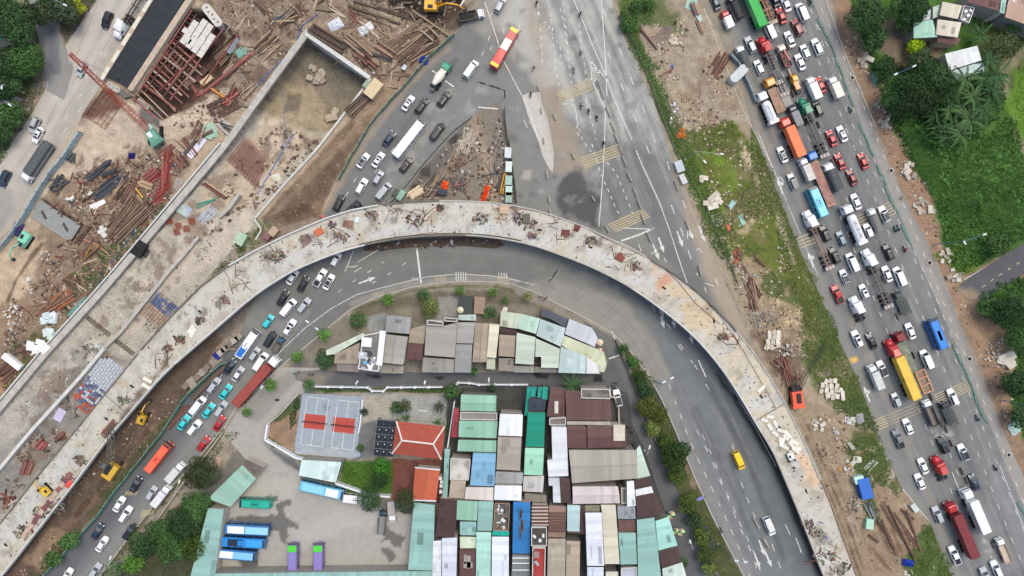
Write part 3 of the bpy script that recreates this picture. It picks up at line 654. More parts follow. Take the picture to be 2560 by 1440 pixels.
def cab_mb(t,y0,y1,W,H,colr,front_hood=False,roofc=None):
 pm=paint(C.get(colr,colr)if isinstance(colr,str)else colr);L=y1-y0;out=[]
 if front_hood:
  hl=1.7;ys=y1-hl;m=MB()
  rings=[]
  for(y,zb,wf,zt)in((ys+.2,1.1,.86,2.1),(ys+.9,.6,.78,1.9),(y1-.3,.6,.66,1.7),(y1,.6,.55,1.45)):
   w=W/2*wf;rings.append([(-w,y,zb),(-w,y,zt-.3),(-w*.7,y,zt),(w*.7,y,zt),(w,y,zt-.3),(w,y,zb)])
  m.loft([q[::-1]for q in rings]);part('bonnet',m.mesh('bonnet',True),pm,t)
  for sx in(-1,1):
   Bp(t,'mudguard',pm,sx*W*.4,y1-.75,.6,.42,1.2,.55,taper=.8)
   Bp(t,'headlight',LAMP,sx*W*.36,y1-.1,.8,.3,.12,.2)
  y1c=ys+.35
 else:y1c=y1
 m=MB();w=W/2;f=y1c
 rings=[]
 for(z,wf,ya,yb)in((.5,1,y0,f),(1.5,1,y0,f),(H*.72,.97,y0,f-.12),(H-.12,.9,y0+.05,f-.55),(H,.8,y0+.2,f-.8)):
  ww=w*wf;rings.append([(-ww,ya,z),(ww,ya,z),(ww,yb-.12,z),(ww*.82,yb,z),(-ww*.82,yb,z),(-ww,yb-.12,z)])
 m.loft(rings);part('cab',m.mesh('cab'),pm,t)
 z1,z2=H*.56,H*.8
 g=quad_slab([(w*.84,f-.02,z1),(-w*.84,f-.02,z1),(-w*.78,f-.36,z2+.12),(w*.78,f-.36,z2+.12)],.05);part('windscreen',g,WGLASS,t)
 for sx in(-1,1):
  Bp(t,'side_window',GLASS,sx*w*.985,f-.75,z1,.05,.8,H*.2)
  Bp(t,'wing_mirror',BLACK,sx*(w+.16),f-.12,z1,.22,.1,.45)
  if not front_hood:Bp(t,'headlight',LAMP,sx*w*.7,f+.02,.7,.4,.08,.18)
 if front_hood:
  rings=[[(-w*.8,f-1.,H-.05),(w*.8,f-1.,H-.05),(w*.6,f-.9,H+.02),(-w*.6,f-.9,H+.02)]]
  k=MB();k.add([(-w*.82,y0-.25,H-.1),(w*.82,y0-.25,H-.1),(w*.7,f-.9,H-.06),(-w*.7,f-.9,H-.06),(-w*.8,y0-.25,H+.55),(w*.8,y0-.25,H+.55),(w*.5,f-1.3,H+.25),(-w*.5,f-1.3,H+.25)],[(0,3,2,1),(4,5,6,7),(0,1,5,4),(1,2,6,5),(2,3,7,6),(3,0,4,7)]);part('wind_deflector',k,pm,t)
 if roofc:
  Bp(t,'roof_panel',paint(C.get(roofc,roofc)if isinstance(roofc,str)else roofc),0,(y0+f)/2-.3,H+.0,W*.6,L*.4,.05)
def frame(t,y0,y1,W=1.,m=STEEL,z=.75,cross=8,name='chassis'):
 k=MB()
 for sx in(-1,1):k.box(sx*W/2,(y0+y1)/2,z,.16,y1-y0,.3)
 part(name,k,m,t)
 cm=MB();cm.box(0,0,z+.02,W,.16,.2);me_=cm.mesh('cross_member')
 for i in range(cross):part('cross_member',me_,m,t,loc=(0,y0+(y1-y0)*(i+.5)/cross,0))
def truck_at(px,py,h,name='truck',H_=1.5):
 loc=P(px,py,H_);loc.z=.02;return thing(name,loc,hd(h))
def box_truck(px,py,h,L,cabc,boxc,boxkind='box',H=2.9,W=2.1,desc='',lm=None,ribs=0,lab=None):
 t=truck_at(px,py,h,H_=H*.8);cl=1.7 if L<8 else 2.;y1=L/2;yc=y1-cl
 cab_mb(t,yc,y1,W*.97,min(2.5,H*.88),cabc);frame(t,-L/2,yc,.8,cross=3);wheels(t,[y1-.9,-L/2+1.3]+([-L/2+2.5]if L>8 else[]),W,.42)
 bl=L-cl-.25;by=-L/2+bl/2;bm=mat('cargo_'+boxkind,C.get(boxc,boxc)if isinstance(boxc,str)else boxc,rough=.55,var=.1,scale=.8)
 if boxkind=='box':
  Bp(t,'cargo_box',bm,0,by,.95,W,bl,H-.95)
  k=MB();k.box(0,by,H,W*.96,.06,.03);k.box(0,by-bl*.3,H,W*.96,.05,.03);k.box(0,by+bl*.3,H,W*.96,.05,.03);part('roof_seam',k,mat('seam',(170,172,172)),t)
 elif boxkind=='tarp':
  k=MB();rings=[];n=max(6,ribs)
  for i in range(n+1):
   y=-L/2+bl*i/n;s_=.05 if i%2 else 0
   rings.append([(-W/2,y,.95),(-W/2,y,H-.5-s_),(-W*.3,y,H-.1-s_),(0,y,H-s_),(W*.3,y,H-.1-s_),(W/2,y,H-.5-s_),(W/2,y,.95)])
  k.loft([q[::-1]for q in rings]);part('canvas_cover',k.mesh('canvas_cover'),bm,t)
  rb=MB();rb.box(0,0,H-.06,W*.62,.06,.06);rm_=rb.mesh('hoop')
  for i in range(1,n):part('hoop',rm_,BLACK,t,loc=(0,-L/2+bl*i/n,.04 if i%2==0 else 0))
  k=MB();k.box(-W/2-.02,by,.95,.06,bl,.7);k.box(W/2+.02,by,.95,.06,bl,.7);part('side_board',k,mat('side_board',(150,152,152)),t)
 elif boxkind in('open','dump','cage','flat'):
  Bp(t,'load_bed',bm,0,by,.95,W,bl,.12);hh={'open':.55,'dump':1.1,'cage':1.6,'flat':.06}[boxkind]
  if boxkind=='cage':
   pst=MB();pst.box(0,0,1.07,.07,.07,hh);pm_=pst.mesh('cage_post');n=7
   for sx in(-1,1):
    for i in range(n+1):part('cage_post',pm_,BLACK,t,loc=(sx*W/2*.97,-L/2+.1+(bl-.2)*i/n,0))
    k=MB();k.box(sx*W/2,by,.95+hh,.08,bl,.08);k.box(sx*W/2,by,.95+hh*.5,.06,bl,.06);part('cage_rail',k,BLACK,t)
   cr=MB();cr.box(0,0,1.+hh,W,.06,.06);cr_=cr.mesh('cage_bar')
   for i in range(n+1):part('cage_bar',cr_,BLACK,t,loc=(0,-L/2+.1+(bl-.2)*i/n,0))
  else:
   for nm_,a in(('side_board',(-W/2+.04,by,.08,bl)),('side_board',(W/2-.04,by,.08,bl)),('tailgate',(0,by-bl/2+.04,W-.18,.08)),('headboard',(0,by+bl/2-.04,W-.18,.08))):
    k=MB();k.box(a[0],a[1],1.07,a[2],a[3],hh);part(nm_,k,bm,t)
 reg(t,desc,'truck','vehicles queuing and driving on the roads',lm,lab=lab);return t
def semi(px,py,h,cabc,trailer,L=16.5,tcol='white',desc='',lm=None,hood=True,W=2.45,tlen=None,tH=3.9,chassis_col=(84,70,68),kink=0,lab=None):
 t=truck_at(px,py,h,'articulated_truck' if trailer else 'tractor_unit',2.2)
 cl=4.3 if hood else 2.4
 cab_mb(t,-cl/2+.4,cl/2+.4,W,2.9 if hood else 2.9,cabc,front_hood=hood)
 frame(t,-cl/2-2.6,cl/2-.6,.9,cross=5);wheels(t,[cl/2-.6,-cl/2-.7,-cl/2-1.9],W)
 k=MB();k.tube((0,-cl/2-1.3,1.15),(0,-cl/2-1.3,1.25),.5,12);part('fifth_wheel',k,BLACK,t)
 if trailer:
  tl=tlen or 12.4;ty1=-cl/2-.1;ty0=ty1-tl;cm=mat('trailer_frame',chassis_col,rough=.7,var=.2)
  piv=bpy.data.objects.new('trailer',None);COL.objects.link(piv);piv.parent=t;piv.location=(0,ty1,0);piv.rotation_euler=(0,0,math.radians(kink))
  y0,y1=-tl,0
  k=MB()
  for sx in(-1,1):k.box(sx*.5,-tl/2,1.25,.2,tl,.3)
  part('trailer_frame',k,cm,piv)
  for i in range(3):
   for sx in(-1,1):part('wheel',wheel_me(.48,.5)[0],RUB,piv,loc=(sx*(W/2-.28),-tl+1.2+i*1.25,.48))
  n=14;cb=MB();cb.box(0,0,1.28,W*.42,.14,.22);cb=cb.mesh('cross_member');wb=MB();wb.box(0,0,1.3,W,.26,.2);wb=wb.mesh('bolster')
  if trailer=='chassis':
   for i in range(n):part('cross_member',cb,cm,piv,loc=(0,-tl*(i+.5)/n,0))
   for f_ in(.03,.42,.6):part('bolster',wb,cm,piv,loc=(0,-tl*f_,0))
   Bp(piv,'rear_deck',mat('rear_deck',(178,168,160)),0,-tl+.5,1.3,W,1.,.22)
  elif trailer in('container',):
   bm=mat('container_steel',C.get(tcol,tcol)if isinstance(tcol,str)else tcol,rough=.5,var=.1,scale=.6,bump=.1)
   Bp(piv,'container',bm,0,-tl/2,1.6,W-.04,tl,tH-1.6)
   k2=MB();k2.box(0,0,0,W-.3,.1,.035);rib=k2.mesh('roof_rib');n=int(tl/.62)
   dk=mat('container_rib',tuple(int(v*.93)for v in(C.get(tcol,tcol)if isinstance(tcol,str)else tcol)),rough=.5)
   for i in range(n):part('roof_rib',rib,dk,piv,loc=(0,-tl*(i+.5)/n,tH))
   sr=MB()
   n=int(tl/.3)
   for sx in(-1,1):
    for i in range(n):sr.box(sx*(W/2-.01),-tl*(i+.5)/n,1.75,.05,.12,tH-1.95)
   o=part('side_ribs',sr,dk,piv);o['kind']='stuff'
   k=MB()
   for sx in(-1,1):k.box(sx*(W/2-.06),-tl/2,tH-.05,.13,tl+.02,.1)
   for yy in(-.06,-tl+.06):k.box(0,yy,tH-.05,W,.14,.1)
   part('roof_rail',k,bm,piv)
  elif trailer=='flat':
   bm=mat('flatbed',C.get(tcol,tcol)if isinstance(tcol,str)else tcol,rough=.8,var=.3,scale=.7)
   pl=MB();pl.box(0,0,1.56,W,tl/14-.04,.08);pl=pl.mesh('deck_board')
   for i in range(14):part('deck_board',pl,bm,piv,loc=(0,-tl*(i+.5)/14,0))
  elif trailer=='tank':
   wm=paint(C['white']);k=MB();rings=[]
   for(y,rr_)in((-.1,.75),(-.4,1.1),(-1.2,1.2),(-tl+1.4,1.2),(-tl+.7,1.1)):
    rings.append([(math.cos(a)*rr_,y,2.3+math.sin(a)*rr_)for a in[2*math.pi*i/18 for i in range(18)]])
   k.loft(rings);part('tank',k.mesh('tank',True),wm,piv)
   Bp(piv,'walkway',mat('walkway',(196,198,200)),0,-tl*.5,3.49,.75,tl*.62,.06)
   Bp(piv,'rear_box',wm,0,-tl+.55,1.3,W,.9,1.9)
   hm=MB();hm.tube((0,0,3.5),(0,0,3.66),.28,10);hm=hm.mesh('hatch')
   for i in range(3):part('hatch',hm,CHR,piv,loc=(0,-tl*(.3+.2*i),0))
 reg(t,desc,'truck','vehicles queuing and driving on the roads',lm,lab=lab);return t
def bus(px,py,h,L,colr,desc,lm=None,panels=(),W=2.5,H=3.2,front='black',vents=3,ac=True,roof=None,lab=None):
 t=truck_at(px,py,h,'bus',H*.9);pm=paint(C.get(colr,colr)if isinstance(colr,str)else colr)
 rings=[];w=W/2
 for(z,wf,e)in((.4,1,0),(1.2,1,0),(2.6,.985,.02),(H-.1,.93,.1),(H,.85,.22)):
  ww=w*wf;y0,y1=-L/2+e,L/2-e*1.5
  rings.append([(-ww+.15,y0,z),(ww-.15,y0,z),(ww,y0+.2,z),(ww,y1-.25,z),(ww-.25,y1,z),(-ww+.25,y1,z),(-ww,y1-.25,z),(-ww,y0+.2,z)])
 k=MB();k.loft(rings);part('body',k.mesh('body'),pm,t)
 k=MB()
 k.box(0,L/2-.05,1.3,W*.86,.14,1.5);part('windscreen',k,WGLASS,t)
 n=int(L/1.6);sw=MB();sw.box(0,0,1.5,.05,L/n*.86,1.);sw=sw.mesh('side_window')
 for sx in(-1,1):
  for i in range(n):part('side_window',sw,GLASS,t,loc=(sx*(w-.005),-L/2+L*(i+.5)/n,0))
  Bp(t,'wing_mirror',BLACK,sx*(w+.2),L/2+.05,2.,.22,.16,.5)
  Bp(t,'headlight',LAMP,sx*w*.7,L/2+.0,.7,.4,.08,.2)
 wheels(t,[L/2-2.2,-L/2+2.6],W,.48,False)
 Bp(t,'front_visor',paint(C.get(front,front)if isinstance(front,str)else front),0,L/2-.42,H-.03,W*.84,.5,.05)
 for(a,b,c,wf)in panels:
  ya,yb=-L/2+L*a,-L/2+L*b
  Bp(t,'roof_panel',paint(C.get(c,c)if isinstance(c,str)else c),0,(ya+yb)/2,H,W*wf,yb-ya,.05)
 if ac:
  Bp(t,'air_conditioner',pm if not roof else paint(roof),0,-L*.02,H+.02,W*.55,2.4,.22,taper=.85)
  v=MB();v.tube((0,0,0),(0,0,.05),.17,10);v=v.mesh('roof_fan')
  for i in range(vents):part('roof_fan',v,BLACK,t,loc=(0,-L*.02+(i-(vents-1)/2)*.45,H+.235))
 reg(t,desc,'bus','buses and coaches',lm,lab=lab);return t
def arc(pts):
 s=[0]
 for i in range(1,len(pts)):s.append(s[-1]+math.dist(pts[i],pts[i-1]))
 return s
def resample(pts,n):
 s=arc(pts);out=[]
 for i in range(n):
  t=s[-1]*i/(n-1);j=max(0,min(len(pts)-2,next((k for k in range(len(s)-1)if s[k+1]>=t),len(pts)-2)));u=(t-s[j])/max(1e-6,s[j+1]-s[j])
  out.append((pts[j][0]+(pts[j+1][0]-pts[j][0])*u,pts[j][1]+(pts[j+1][1]-pts[j][1])*u))
 return out
WHT=mat('road_paint_white',(212,211,205),rough=.7,var=.1,scale=2.2,stain=(132,131,128));YEL=mat('road_paint_yellow',(190,168,110),rough=.75,var=.12,scale=2.2,stain=(136,130,116))
def stripe(mb,a,b,w,z):
 A,B=P(*a,z),P(*b,z);d=(B-A);d.z=0
 if d.length<.01:return
 n=Vector((-d.y,d.x,0)).normalized()*w/2
 mb.add([A-n,B-n,B+n,A+n],[(0,1,2,3)])
def dashes(mb,pts,w=.16,L=2.2,gap=3.2,z=.035,jitter=0):
 W=[P(x,y,0)for x,y in pts];acc=0;pos=0
 for i in range(len(W)-1):
  a,b=W[i],W[i+1];d=(b-a).length;t=0
  while t<d:
   ph=(pos+t)%(L+gap)
   if ph<L:
    e=min(L-ph,d-t)
    if e>.05:
     p,q=a.lerp(b,t/d),a.lerp(b,(t+e)/d);n=Vector((-(b-a).y,(b-a).x,0)).normalized()*w/2
     p.z=q.z=z;mb.add([p-n,q-n,q+n,p+n],[(0,1,2,3)])
    t+=e+.001
   else:t+=(L+gap)-ph+.001
  pos+=d
def solid(mb,pts,w=.15,z=.035):
 for i in range(len(pts)-1):stripe(mb,pts[i],pts[i+1],w,z)
wm=MB()
for pts in(Q(1345,10,1351,70,1353,100,1356,160),Q(1373,10,1380,60,1383,110,1387,130,1389,175,1397,215),Q(1407,5,1412,50,1418,95,1420,140,1425,185,1430,220),Q(1448,58,1452,95,1454,120,1460,155,1466,200),Q(1345,30,1350,60,1368,55,1382,90,1400,115,1405,165),Q(1400,20,1412,70,1416,110),Q(1430,245,1440,280,1443,300,1456,350,1478,380),Q(1465,250,1474,290,1487,330,1490,350),Q(1408,260,1437,262,1441,300,1446,340),Q(1480,360,1500,430,1518,470,1537,515,1552,545),Q(1505,390,1538,430,1556,470,1566,495,1582,535)):dashes(wm,pts,.2,1.,1.15)
for pts in(Q(1485,130,1530,150),):pass
for pts in(Q(1434,0,1452,40,1480,110,1515,190,1530,235,1560,305,1580,350),Q(1504,0,1507,55,1512,120,1516,195,1517,240),Q(1505,18,1516,42),Q(1477,197,1500,245,1513,272),Q(1514,275,1511,358,1508,430,1502,510,1497,566),Q(1590,375,1605,412,1625,455,1650,510,1672,570,1690,625,1708,680,1720,712),Q(1212,5,1245,105,1253,140,1305,240),Q(1307,245,1318,262,1350,358),Q(1477,152,1480,205),Q(1477,152,1514,195),Q(1480,178,1498,172,1478,170),Q(1488,180,1500,182),Q(1480,205,1492,198),Q(1555,570,1635,573),):solid(wm,pts,.22)
solid(wm,Q(1553,602,1595,588,1634,571),.45)
dashes(wm,Q(1548,120,1556,138,1586,220,1598,240,1620,310,1640,360,1668,403,1675,430),.2,2.4,6);dashes(wm,Q(1519,130,1528,150,1560,228,1570,252,1600,325,1640,425,1650,440),.2,2.2,7)
dashes(wm,Q(1678,512,1690,545,1705,580,1725,640,1745,690),.22,2.6,4);dashes(wm,Q(1706,500,1716,526,1720,620,1728,635,1748,620,1758,640),.2,2.4,6);dashes(wm,Q(1596,610,1604,630,1615,625,1622,640,1650,618,1665,655),.2,2.2,4)
dashes(wm,Q(1788,695,1797,720,1758,706,1765,730),.2,2.4,2)
def arrow(cx,cy,h,L=4.6,w=.34,z=.036,kind='s'):
 a=hd(h);c=P(cx,cy,0);R=Matrix.Rotation(a,2)
 def T(x,y):v=R@Vector((x,y));return(c.x+v.x,c.y+v.y,z)
 wm.add([T(-w/2,-L/2),T(w/2,-L/2),T(w*.8,L*.12),T(-w*.8,L*.12)],[(0,1,2,3)]);wm.add([T(-w*1.9,L*.1),T(w*1.9,L*.1),T(0,L/2)],[(0,1,2)])
 if kind=='t':wm.add([T(w/2,-.2),T(w*2.6,L*.25),T(w*3.4,.1),T(w*2.2,-.1)],[(0,1,2,3)])
for a in[(1653,612,160),(1700,598,160),(1725,580,155),(1755,585,158),(1640,630,158),(1652,778,163),(1683,800,168),(1727,840,170),(1655,800,165),(1893,1402,160),(1905,1370,158),(1921,1398,157),(1950,465,340),(2027,650,340),(2167,985,338),(1160,0,30)]:
 arrow(*a,kind='t' if a[1]>460 and a[0]>1940 else 's')
arrow(918,701,70,5)
for(pts,L,gp)in((Q(1631,762,1640,790,1672,815,1700,870,1738,915,1776,980),2.,4.6),(Q(1672,960,1690,1008,1720,1090,1745,1150,1775,1210,1800,1265,1830,1330,1856,1390,1875,1440),1.7,2.6),(Q(1755,1085,1788,1155,1806,1210,1825,1250,1855,1320,1885,1380,1905,1440),1.7,2.6),(Q(1742,1075,1780,1150,1799,1200,1818,1240,1846,1310,1872,1365,1895,1430),1.7,3.2),(Q(1852,1205,1868,1247,1880,1275,1900,1320),1.8,2.6),(Q(1700,860,1735,912,1745,925),1.6,3.6),(Q(1930,1360,1940,1390,1960,1440),2.,3)):
 dashes(wm,pts,.17,L,gp)
solid(wm,[(1830,990+122),(1842,1140)],.16);solid(wm,Q(1746,900,1765,943),.3);solid(wm,Q(1963,1310,1975,1337),.2);solid(wm,Q(1990,1345,2005,1385),.3)
solid(wm,Q(1522,897,1548,888),.35);solid(wm,Q(1538,848,1530,828),.25)
solid(wm,Q(1042,622,1053,710),.5);solid(wm,Q(640,955,700,880,760,822,830,770,893,736,960,718,1025,702,1070,692,1120,687,1165,686,1230,690,1275,697,1335,712),.16)
dashes(wm,Q(845,730,900,692,935,672,960,655),.18,1.2,3.6);dashes(wm,Q(930,708,965,690,995,670,1025,650),.18,1.2,3.6);solid(wm,Q(862,680,885,625),.2);solid(wm,Q(868,665,880,668,895,664),.2);solid(wm,Q(895,655,945,625),.18);solid(wm,Q(885,680,905,668),.18)
for x in(1030,1036,1042,1048):solid(wm,[(x,694),(x+2,702)],.22)
for x in(1140,1146,1152,1158,1164):solid(wm,[(x,680),(x+.5,702)],.2)
for x in(1247,1254,1260,1266):solid(wm,[(x,682),(x+1,696)],.2)
dashes(wm,Q(445,1275,395,1330,340,1400,300,1440),.12,6,.5);dashes(wm,Q(395,1265,375,1290),.12,3,1)
dashes(wm,Q(640,850,580,900,470,1060),.15,1.6,5)
for pts in(Q(1230,30,1226,60),Q(1225,90,1200,150),Q(1260,70,1250,125),Q(1230,115,1215,150),Q(1300,60,1285,130)):dashes(wm,pts,.18,1.4,3)
solid(wm,Q(1080,176,1092,184),.35);solid(wm,Q(1113,202,1135,217),.35);solid(wm,Q(1196,268,1245,272),.35)
dashes(wm,Q(985,370,960,400,920,455),.16,1.3,6);dashes(wm,Q(890,445,865,490),.16,1.3,3);dashes(wm,Q(1310,300,1318,318,1440,505),.2,2.4,40)
for o_,L,gp in((66,1.5,3.2),(100,1.6,3.4),(170,1.6,3.4),(208,1.5,3.4),(236,1.4,3.4)):
 dashes(wm,[(1790+o_*.95,-60),(1868+o_,130),(1990+o_,430),(2112+o_,730),(2234+o_,1030),(2364+o_,1360),(2425+o_,1500)],.15,L,gp)
solid(wm,Q(1760,20,1855,270,1925,405,1990,560,2046,690),.12);dashes(wm,[(1900+140,60),(2105,250),(2170,400),(2330,720),(2435,980)],.14,1.6,3.2)
solid(wm,Q(1895,330,1945,450),.18);solid(wm,Q(1960,455,1948,440,1945,450),.2)
solid(wm,Q(2380,1180,2420,1280),.18);solid(wm,Q(2500,1165,2560,1320),.16);solid(wm,Q(2255,1220,2320,1300),.16);dashes(wm,Q(2200,1105,2290,1330,2345,1440),.15,1.5,3)
solid(wm,Q(2411,700,2485,657,2560,612),.3)
for pts in(Q(255,130,190,235),Q(345,60,270,175,160,330,60,480),Q(300,70,215,220,140,330)):dashes(wm,pts,.15,1.8,5)
for(ox,oy)in((0,0),(77,8)):
 cz=.055
 def q(x,y):return(x+ox,y+oy)
 for a,b in(((768,992),(822,998)),((822,998),(806,1117)),((806,1117),(751,1111)),((751,1111),(768,992)),((795,995),(789,1036)),((783,1073),(778,1114))):stripe(wm,q(*a),q(*b),.16,cz)
struct('lane_marking',wm,WHT)
jm=MB()
OB=Q(905,625,1000,618,1100,616,1200,622,1290,640,1380,665,1460,695,1530,735,1590,790,1640,860,1672,950);IB=Q(880,772,1000,728,1090,710,1170,706,1250,710,1320,726,1390,760,1450,790,1520,828,1590,905,1640,975)
for i in range(24):
 a,b=resample(OB,24)[i],resample(IB,24)[i]
 if i%2:stripe(jm,a,b,.06,.022)
for f_ in(.3,.62):q_=[(a[0]+(b[0]-a[0])*f_,a[1]+(b[1]-a[1])*f_)for a,b in zip(resample(OB,24),resample(IB,24))];solid(jm,q_,.09,.022)
for f_ in(.33,.66):
 solid(jm,[(300-140*f_+120*(1-f_),0),(90+60*(1-f_),330)],.08,.022)
struct('slab_joint',jm,mat('joint',(108,104,99)))
ym=MB()
def rumble(a,b,c,n=5,w=.3,mb=ym):
 for i in range(n):
  t=i/(n-1);dx,dy=(c[0]-a[0])*t,(c[1]-a[1])*t;stripe(mb,(a[0]+dx,a[1]+dy),(b[0]+dx,b[1]+dy),w,.04)
rumble((1390,234),(1474,198),(1398,257));rumble((1450,397),(1545,362),(1460,420));rumble((1520,562),(1608,523),(1537,580))
rumble((2072+62,545+0),(2225,505),(2155,570),5,.2);rumble((1990,597),(2030,582),(2003,619),4,.3);rumble((2335,988),(2417,953),(2345,1010),5,.22);rumble((2186,1052),(2213,1040),(2195,1075),5,.3)
rumble((2215,1040),(2300,1005),(2225,1062),4,.12)
for x in(1088,1094,1100,1106,1112):stripe(ym,(x,689),(x+.5,703),.22,.04)
for x in(933,939,945,951,957):stripe(ym,(x,730),(x+6,743),.22,.04)
for x in(1245,1251,1257,1263,1269):stripe(ym,(x,692),(x+1,708),.2,.04)
for i in range(8):stripe(ym,(311+i*4,1240-(i%2)*3),(318+i*4,1228),.16,.04)
for i in range(7):stripe(ym,(350+i*4,1295-i*1.5),(358+i*4,1275),.22,.04)
dashes(ym,Q(2455,718,2495,690,2560,648,2620,610),.25,1.,1.8,.07)
struct('rumble_marking',ym,YEL)
cred=MB();cred.add([P(762,1034,.05),P(815,1039,.05),P(811,1075,.05),P(758,1070,.05)],[(3,2,1,0)]);cred.add([P(834,1042,.05),P(888,1047,.05),P(884,1085,.05),P(830,1079,.05)],[(3,2,1,0)])
struct('court_kitchen_area',cred,mat('court_red',(176,74,64),var=.08))
for(a,b)in(((757,1052),(817,1059)),((828,1060),(889,1067))):
 t=thing('court_net',P((a[0]+b[0])/2,(a[1]+b[1])/2,.04));A,B=P(*a,.04)-t.location,P(*b,.04)-t.location
 k=MB();k.tube(A,A+Vector((0,0,1)),.05);part('net_post',k,STEEL,t);k=MB();k.tube(B,B+Vector((0,0,1)),.05);part('net_post',k,STEEL,t)
 k=MB();k.add([A+Vector((0,0,.1)),B+Vector((0,0,.1)),B+Vector((0,0,.95)),A+Vector((0,0,.95)),A+Vector((0,.06,.1)),B+Vector((0,.06,.1)),B+Vector((0,.06,.95)),A+Vector((0,.06,.95))],[(0,1,2,3),(7,6,5,4),(3,2,6,7)]);part('net',k,mat('net',(60,56,60)),t)
 reg(t,'net across the red middle of the %s sports court'%('left' if a[0]<800 else 'right'),'net')
def along(pts,w,h,z=0.0,zfn=None,mb=None,step=None):
 W=[P(x,y,0)for x,y in pts];mb=mb or MB();n=len(W)
 if zfn is None:zb=[z]*n
 else:zb=[zfn(x,y)for x,y in pts]
 nr=[]
 for i in range(n):
  d=(W[min(i+1,n-1)]-W[max(i-1,0)]);d.z=0;d.normalize();nr.append(Vector((-d.y,d.x,0))*w/2)
 rings=[]
 for i in range(n):
  a,b=W[i]-nr[i],W[i]+nr[i]
  rings.append([(a.x,a.y,zb[i]),(b.x,b.y,zb[i]),(b.x,b.y,zb[i]+h if zfn is None else h),(a.x,a.y,zb[i]+h if zfn is None else h)])
 return mb.loft(rings)
KERB=mat('kerb_concrete',(182,178,168),rough=.9,var=.16,scale=1.5)
kb=MB()
for pts in(Q(560,1072,590,1020,672,946,705,913,780,853,875,774,940,743,1020,720,1100,706,1200,703,1280,710,1345,733,1400,763,1470,798,1535,836,1575,878),Q(1575,878,1620,935,1655,1000,1690,1080,1735,1190,1780,1290,1860,1440),Q(247,0,166,114,176,160),Q(120,205,116,225,84,282,30,362),Q(250,1440,382,1265,487,1157,550,1080),Q(1790,905,1840,985,1885,1062,1940,1165),Q(2060,-10,2110,130,2190,320)):
 along(pts,.22,.15,0.0,mb=kb)
struct('kerb',kb,KERB)
JB=MB()
JB.loft([[(-.28,y,0),(.28,y,0),(.22,y,.25),(.1,y,.45),(.08,y,.9),(-.08,y,.9),(-.1,y,.45),(-.22,y,.25)][::-1]for y in(-1.9,1.9)]);JB=JB.mesh('concrete_barrier')
JBM=mat('barrier_concrete',(176,168,156),rough=.9,var=.2,scale=2);JBD=mat('barrier_dusty',(120,108,98),rough=.95,var=.25,scale=2)
def barrier(a,b,m=JBM):
 A,B=P(*a,.5),P(*b,.5);d=B-A;o=part('concrete_barrier',JB,m,None,loc=((A.x+B.x)/2,(A.y+B.y)/2,.02),rot=(0,0,math.atan2(-d.x,d.y)),scale=(1,max(.4,d.length/3.9),1))
 reg(o,'grey concrete lane barrier' if m is JBM else 'dust-darkened concrete lane barrier','barrier','concrete barriers between the lanes')
for a in[((1493,197),(1510,247)),((1515,266),(1526,292)),((1527,304),(1538,330)),((1535,332),(1546,357)),((1547,362),(1557,386)),((1556,390),(1566,416)),((1568,430),(1579,454)),((1583,468),(1593,494)),((1593,498),(1603,522)),((1603,535),(1613,560)),((1617,580),(1628,605)),((1383,284),(1390,300)),((1429,382),(1437,398)),((1366,428),(1368,446)),((1371,490),(1374,507)),((1479,490),(1487,504)),((1374,526),(1376,535)),((1513,565),(1522,580)),((1345,212),(1348,226)),((1353,270),(1354,284)),((1359,345),(1360,359)),((1687,452),(1696,477)),((1714,551),(1723,576)),((1746,662),(1752,688)),((1882,1293),(1898,1322)),((1907,1345),(1920,1366)),((1910,1345),(1922,1370))]:barrier(*a)
for(x,y)in Q(1978,225,2020,245,2043,303,1930,155,2078,398,2240,783,2262,830,2281,880,2305,935,2325,985,2340,1040,2362,1065,2375,1100,2402,1170,2413,1193,2350,1050,2503,1355,2480,1355,1938,40,1965,108,2160,590,2205,690):barrier((x,y),(x+7,y+17),JBD)
CONC=mat('deck_concrete',(200,196,188),rough=.85,var=.12,scale=.25,bump=.2,bscale=4)
PALE=mat('parapet_concrete',(200,200,194),rough=.8,var=.1,scale=.6);DARKC=mat('weathered_concrete',(112,106,98),rough=.9,var=.25,scale=.6);OLDC=mat('old_concrete',(176,172,162),rough=.9,var=.16,scale=.7)
NS=240
def nearest(c,pts,s):
 best=None
 for i in range(len(pts)-1):
  ax,ay=pts[i];vx,vy=pts[i+1][0]-ax,pts[i+1][1]-ay;t=clamp(((c[0]-ax)*vx+(c[1]-ay)*vy)/(vx*vx+vy*vy),0,1);q=(ax+vx*t,ay+vy*t);d=math.dist(q,c)
  if best is None or d<best[0]:best=(d,q)
 return best[1]
OUTP=resample(BR_OUT,NS);INP=[nearest(p,BR_IN,None)for p in OUTP]
INP=[tuple(np.mean([INP[min(max(j,0),NS-1)]for j in range(i-3,i+4)],axis=0))for i in range(NS)]
def dz(t):
 return 2.2+3.6*math.sin(math.pi*clamp(.02+t*.98,0,1))**.8
def BP(t,u,up=0.0):
 f=clamp(t,0,1)*(NS-1);i=min(int(f),NS-2);e=f-i;z=dz(t)
 o=[OUTP[i][k]*(1-e)+OUTP[i+1][k]*e for k in(0,1)];n=[INP[i][k]*(1-e)+INP[i+1][k]*e for k in(0,1)]
 v=P(o[0]+(n[0]-o[0])*u,o[1]+(n[1]-o[1])*u,z);v.z+=up;return v
fly=thing('flyover_ramp',P(1150,545,0))
def fpart(name,mb,m,kind=None):
 me=mb.mesh(name)if isinstance(mb,MB)else mb;me.transform(Matrix.Translation(-fly.location));o=part(name,me,m,fly)
 if kind:o['kind']=kind
 return o
NU=22;NT=760
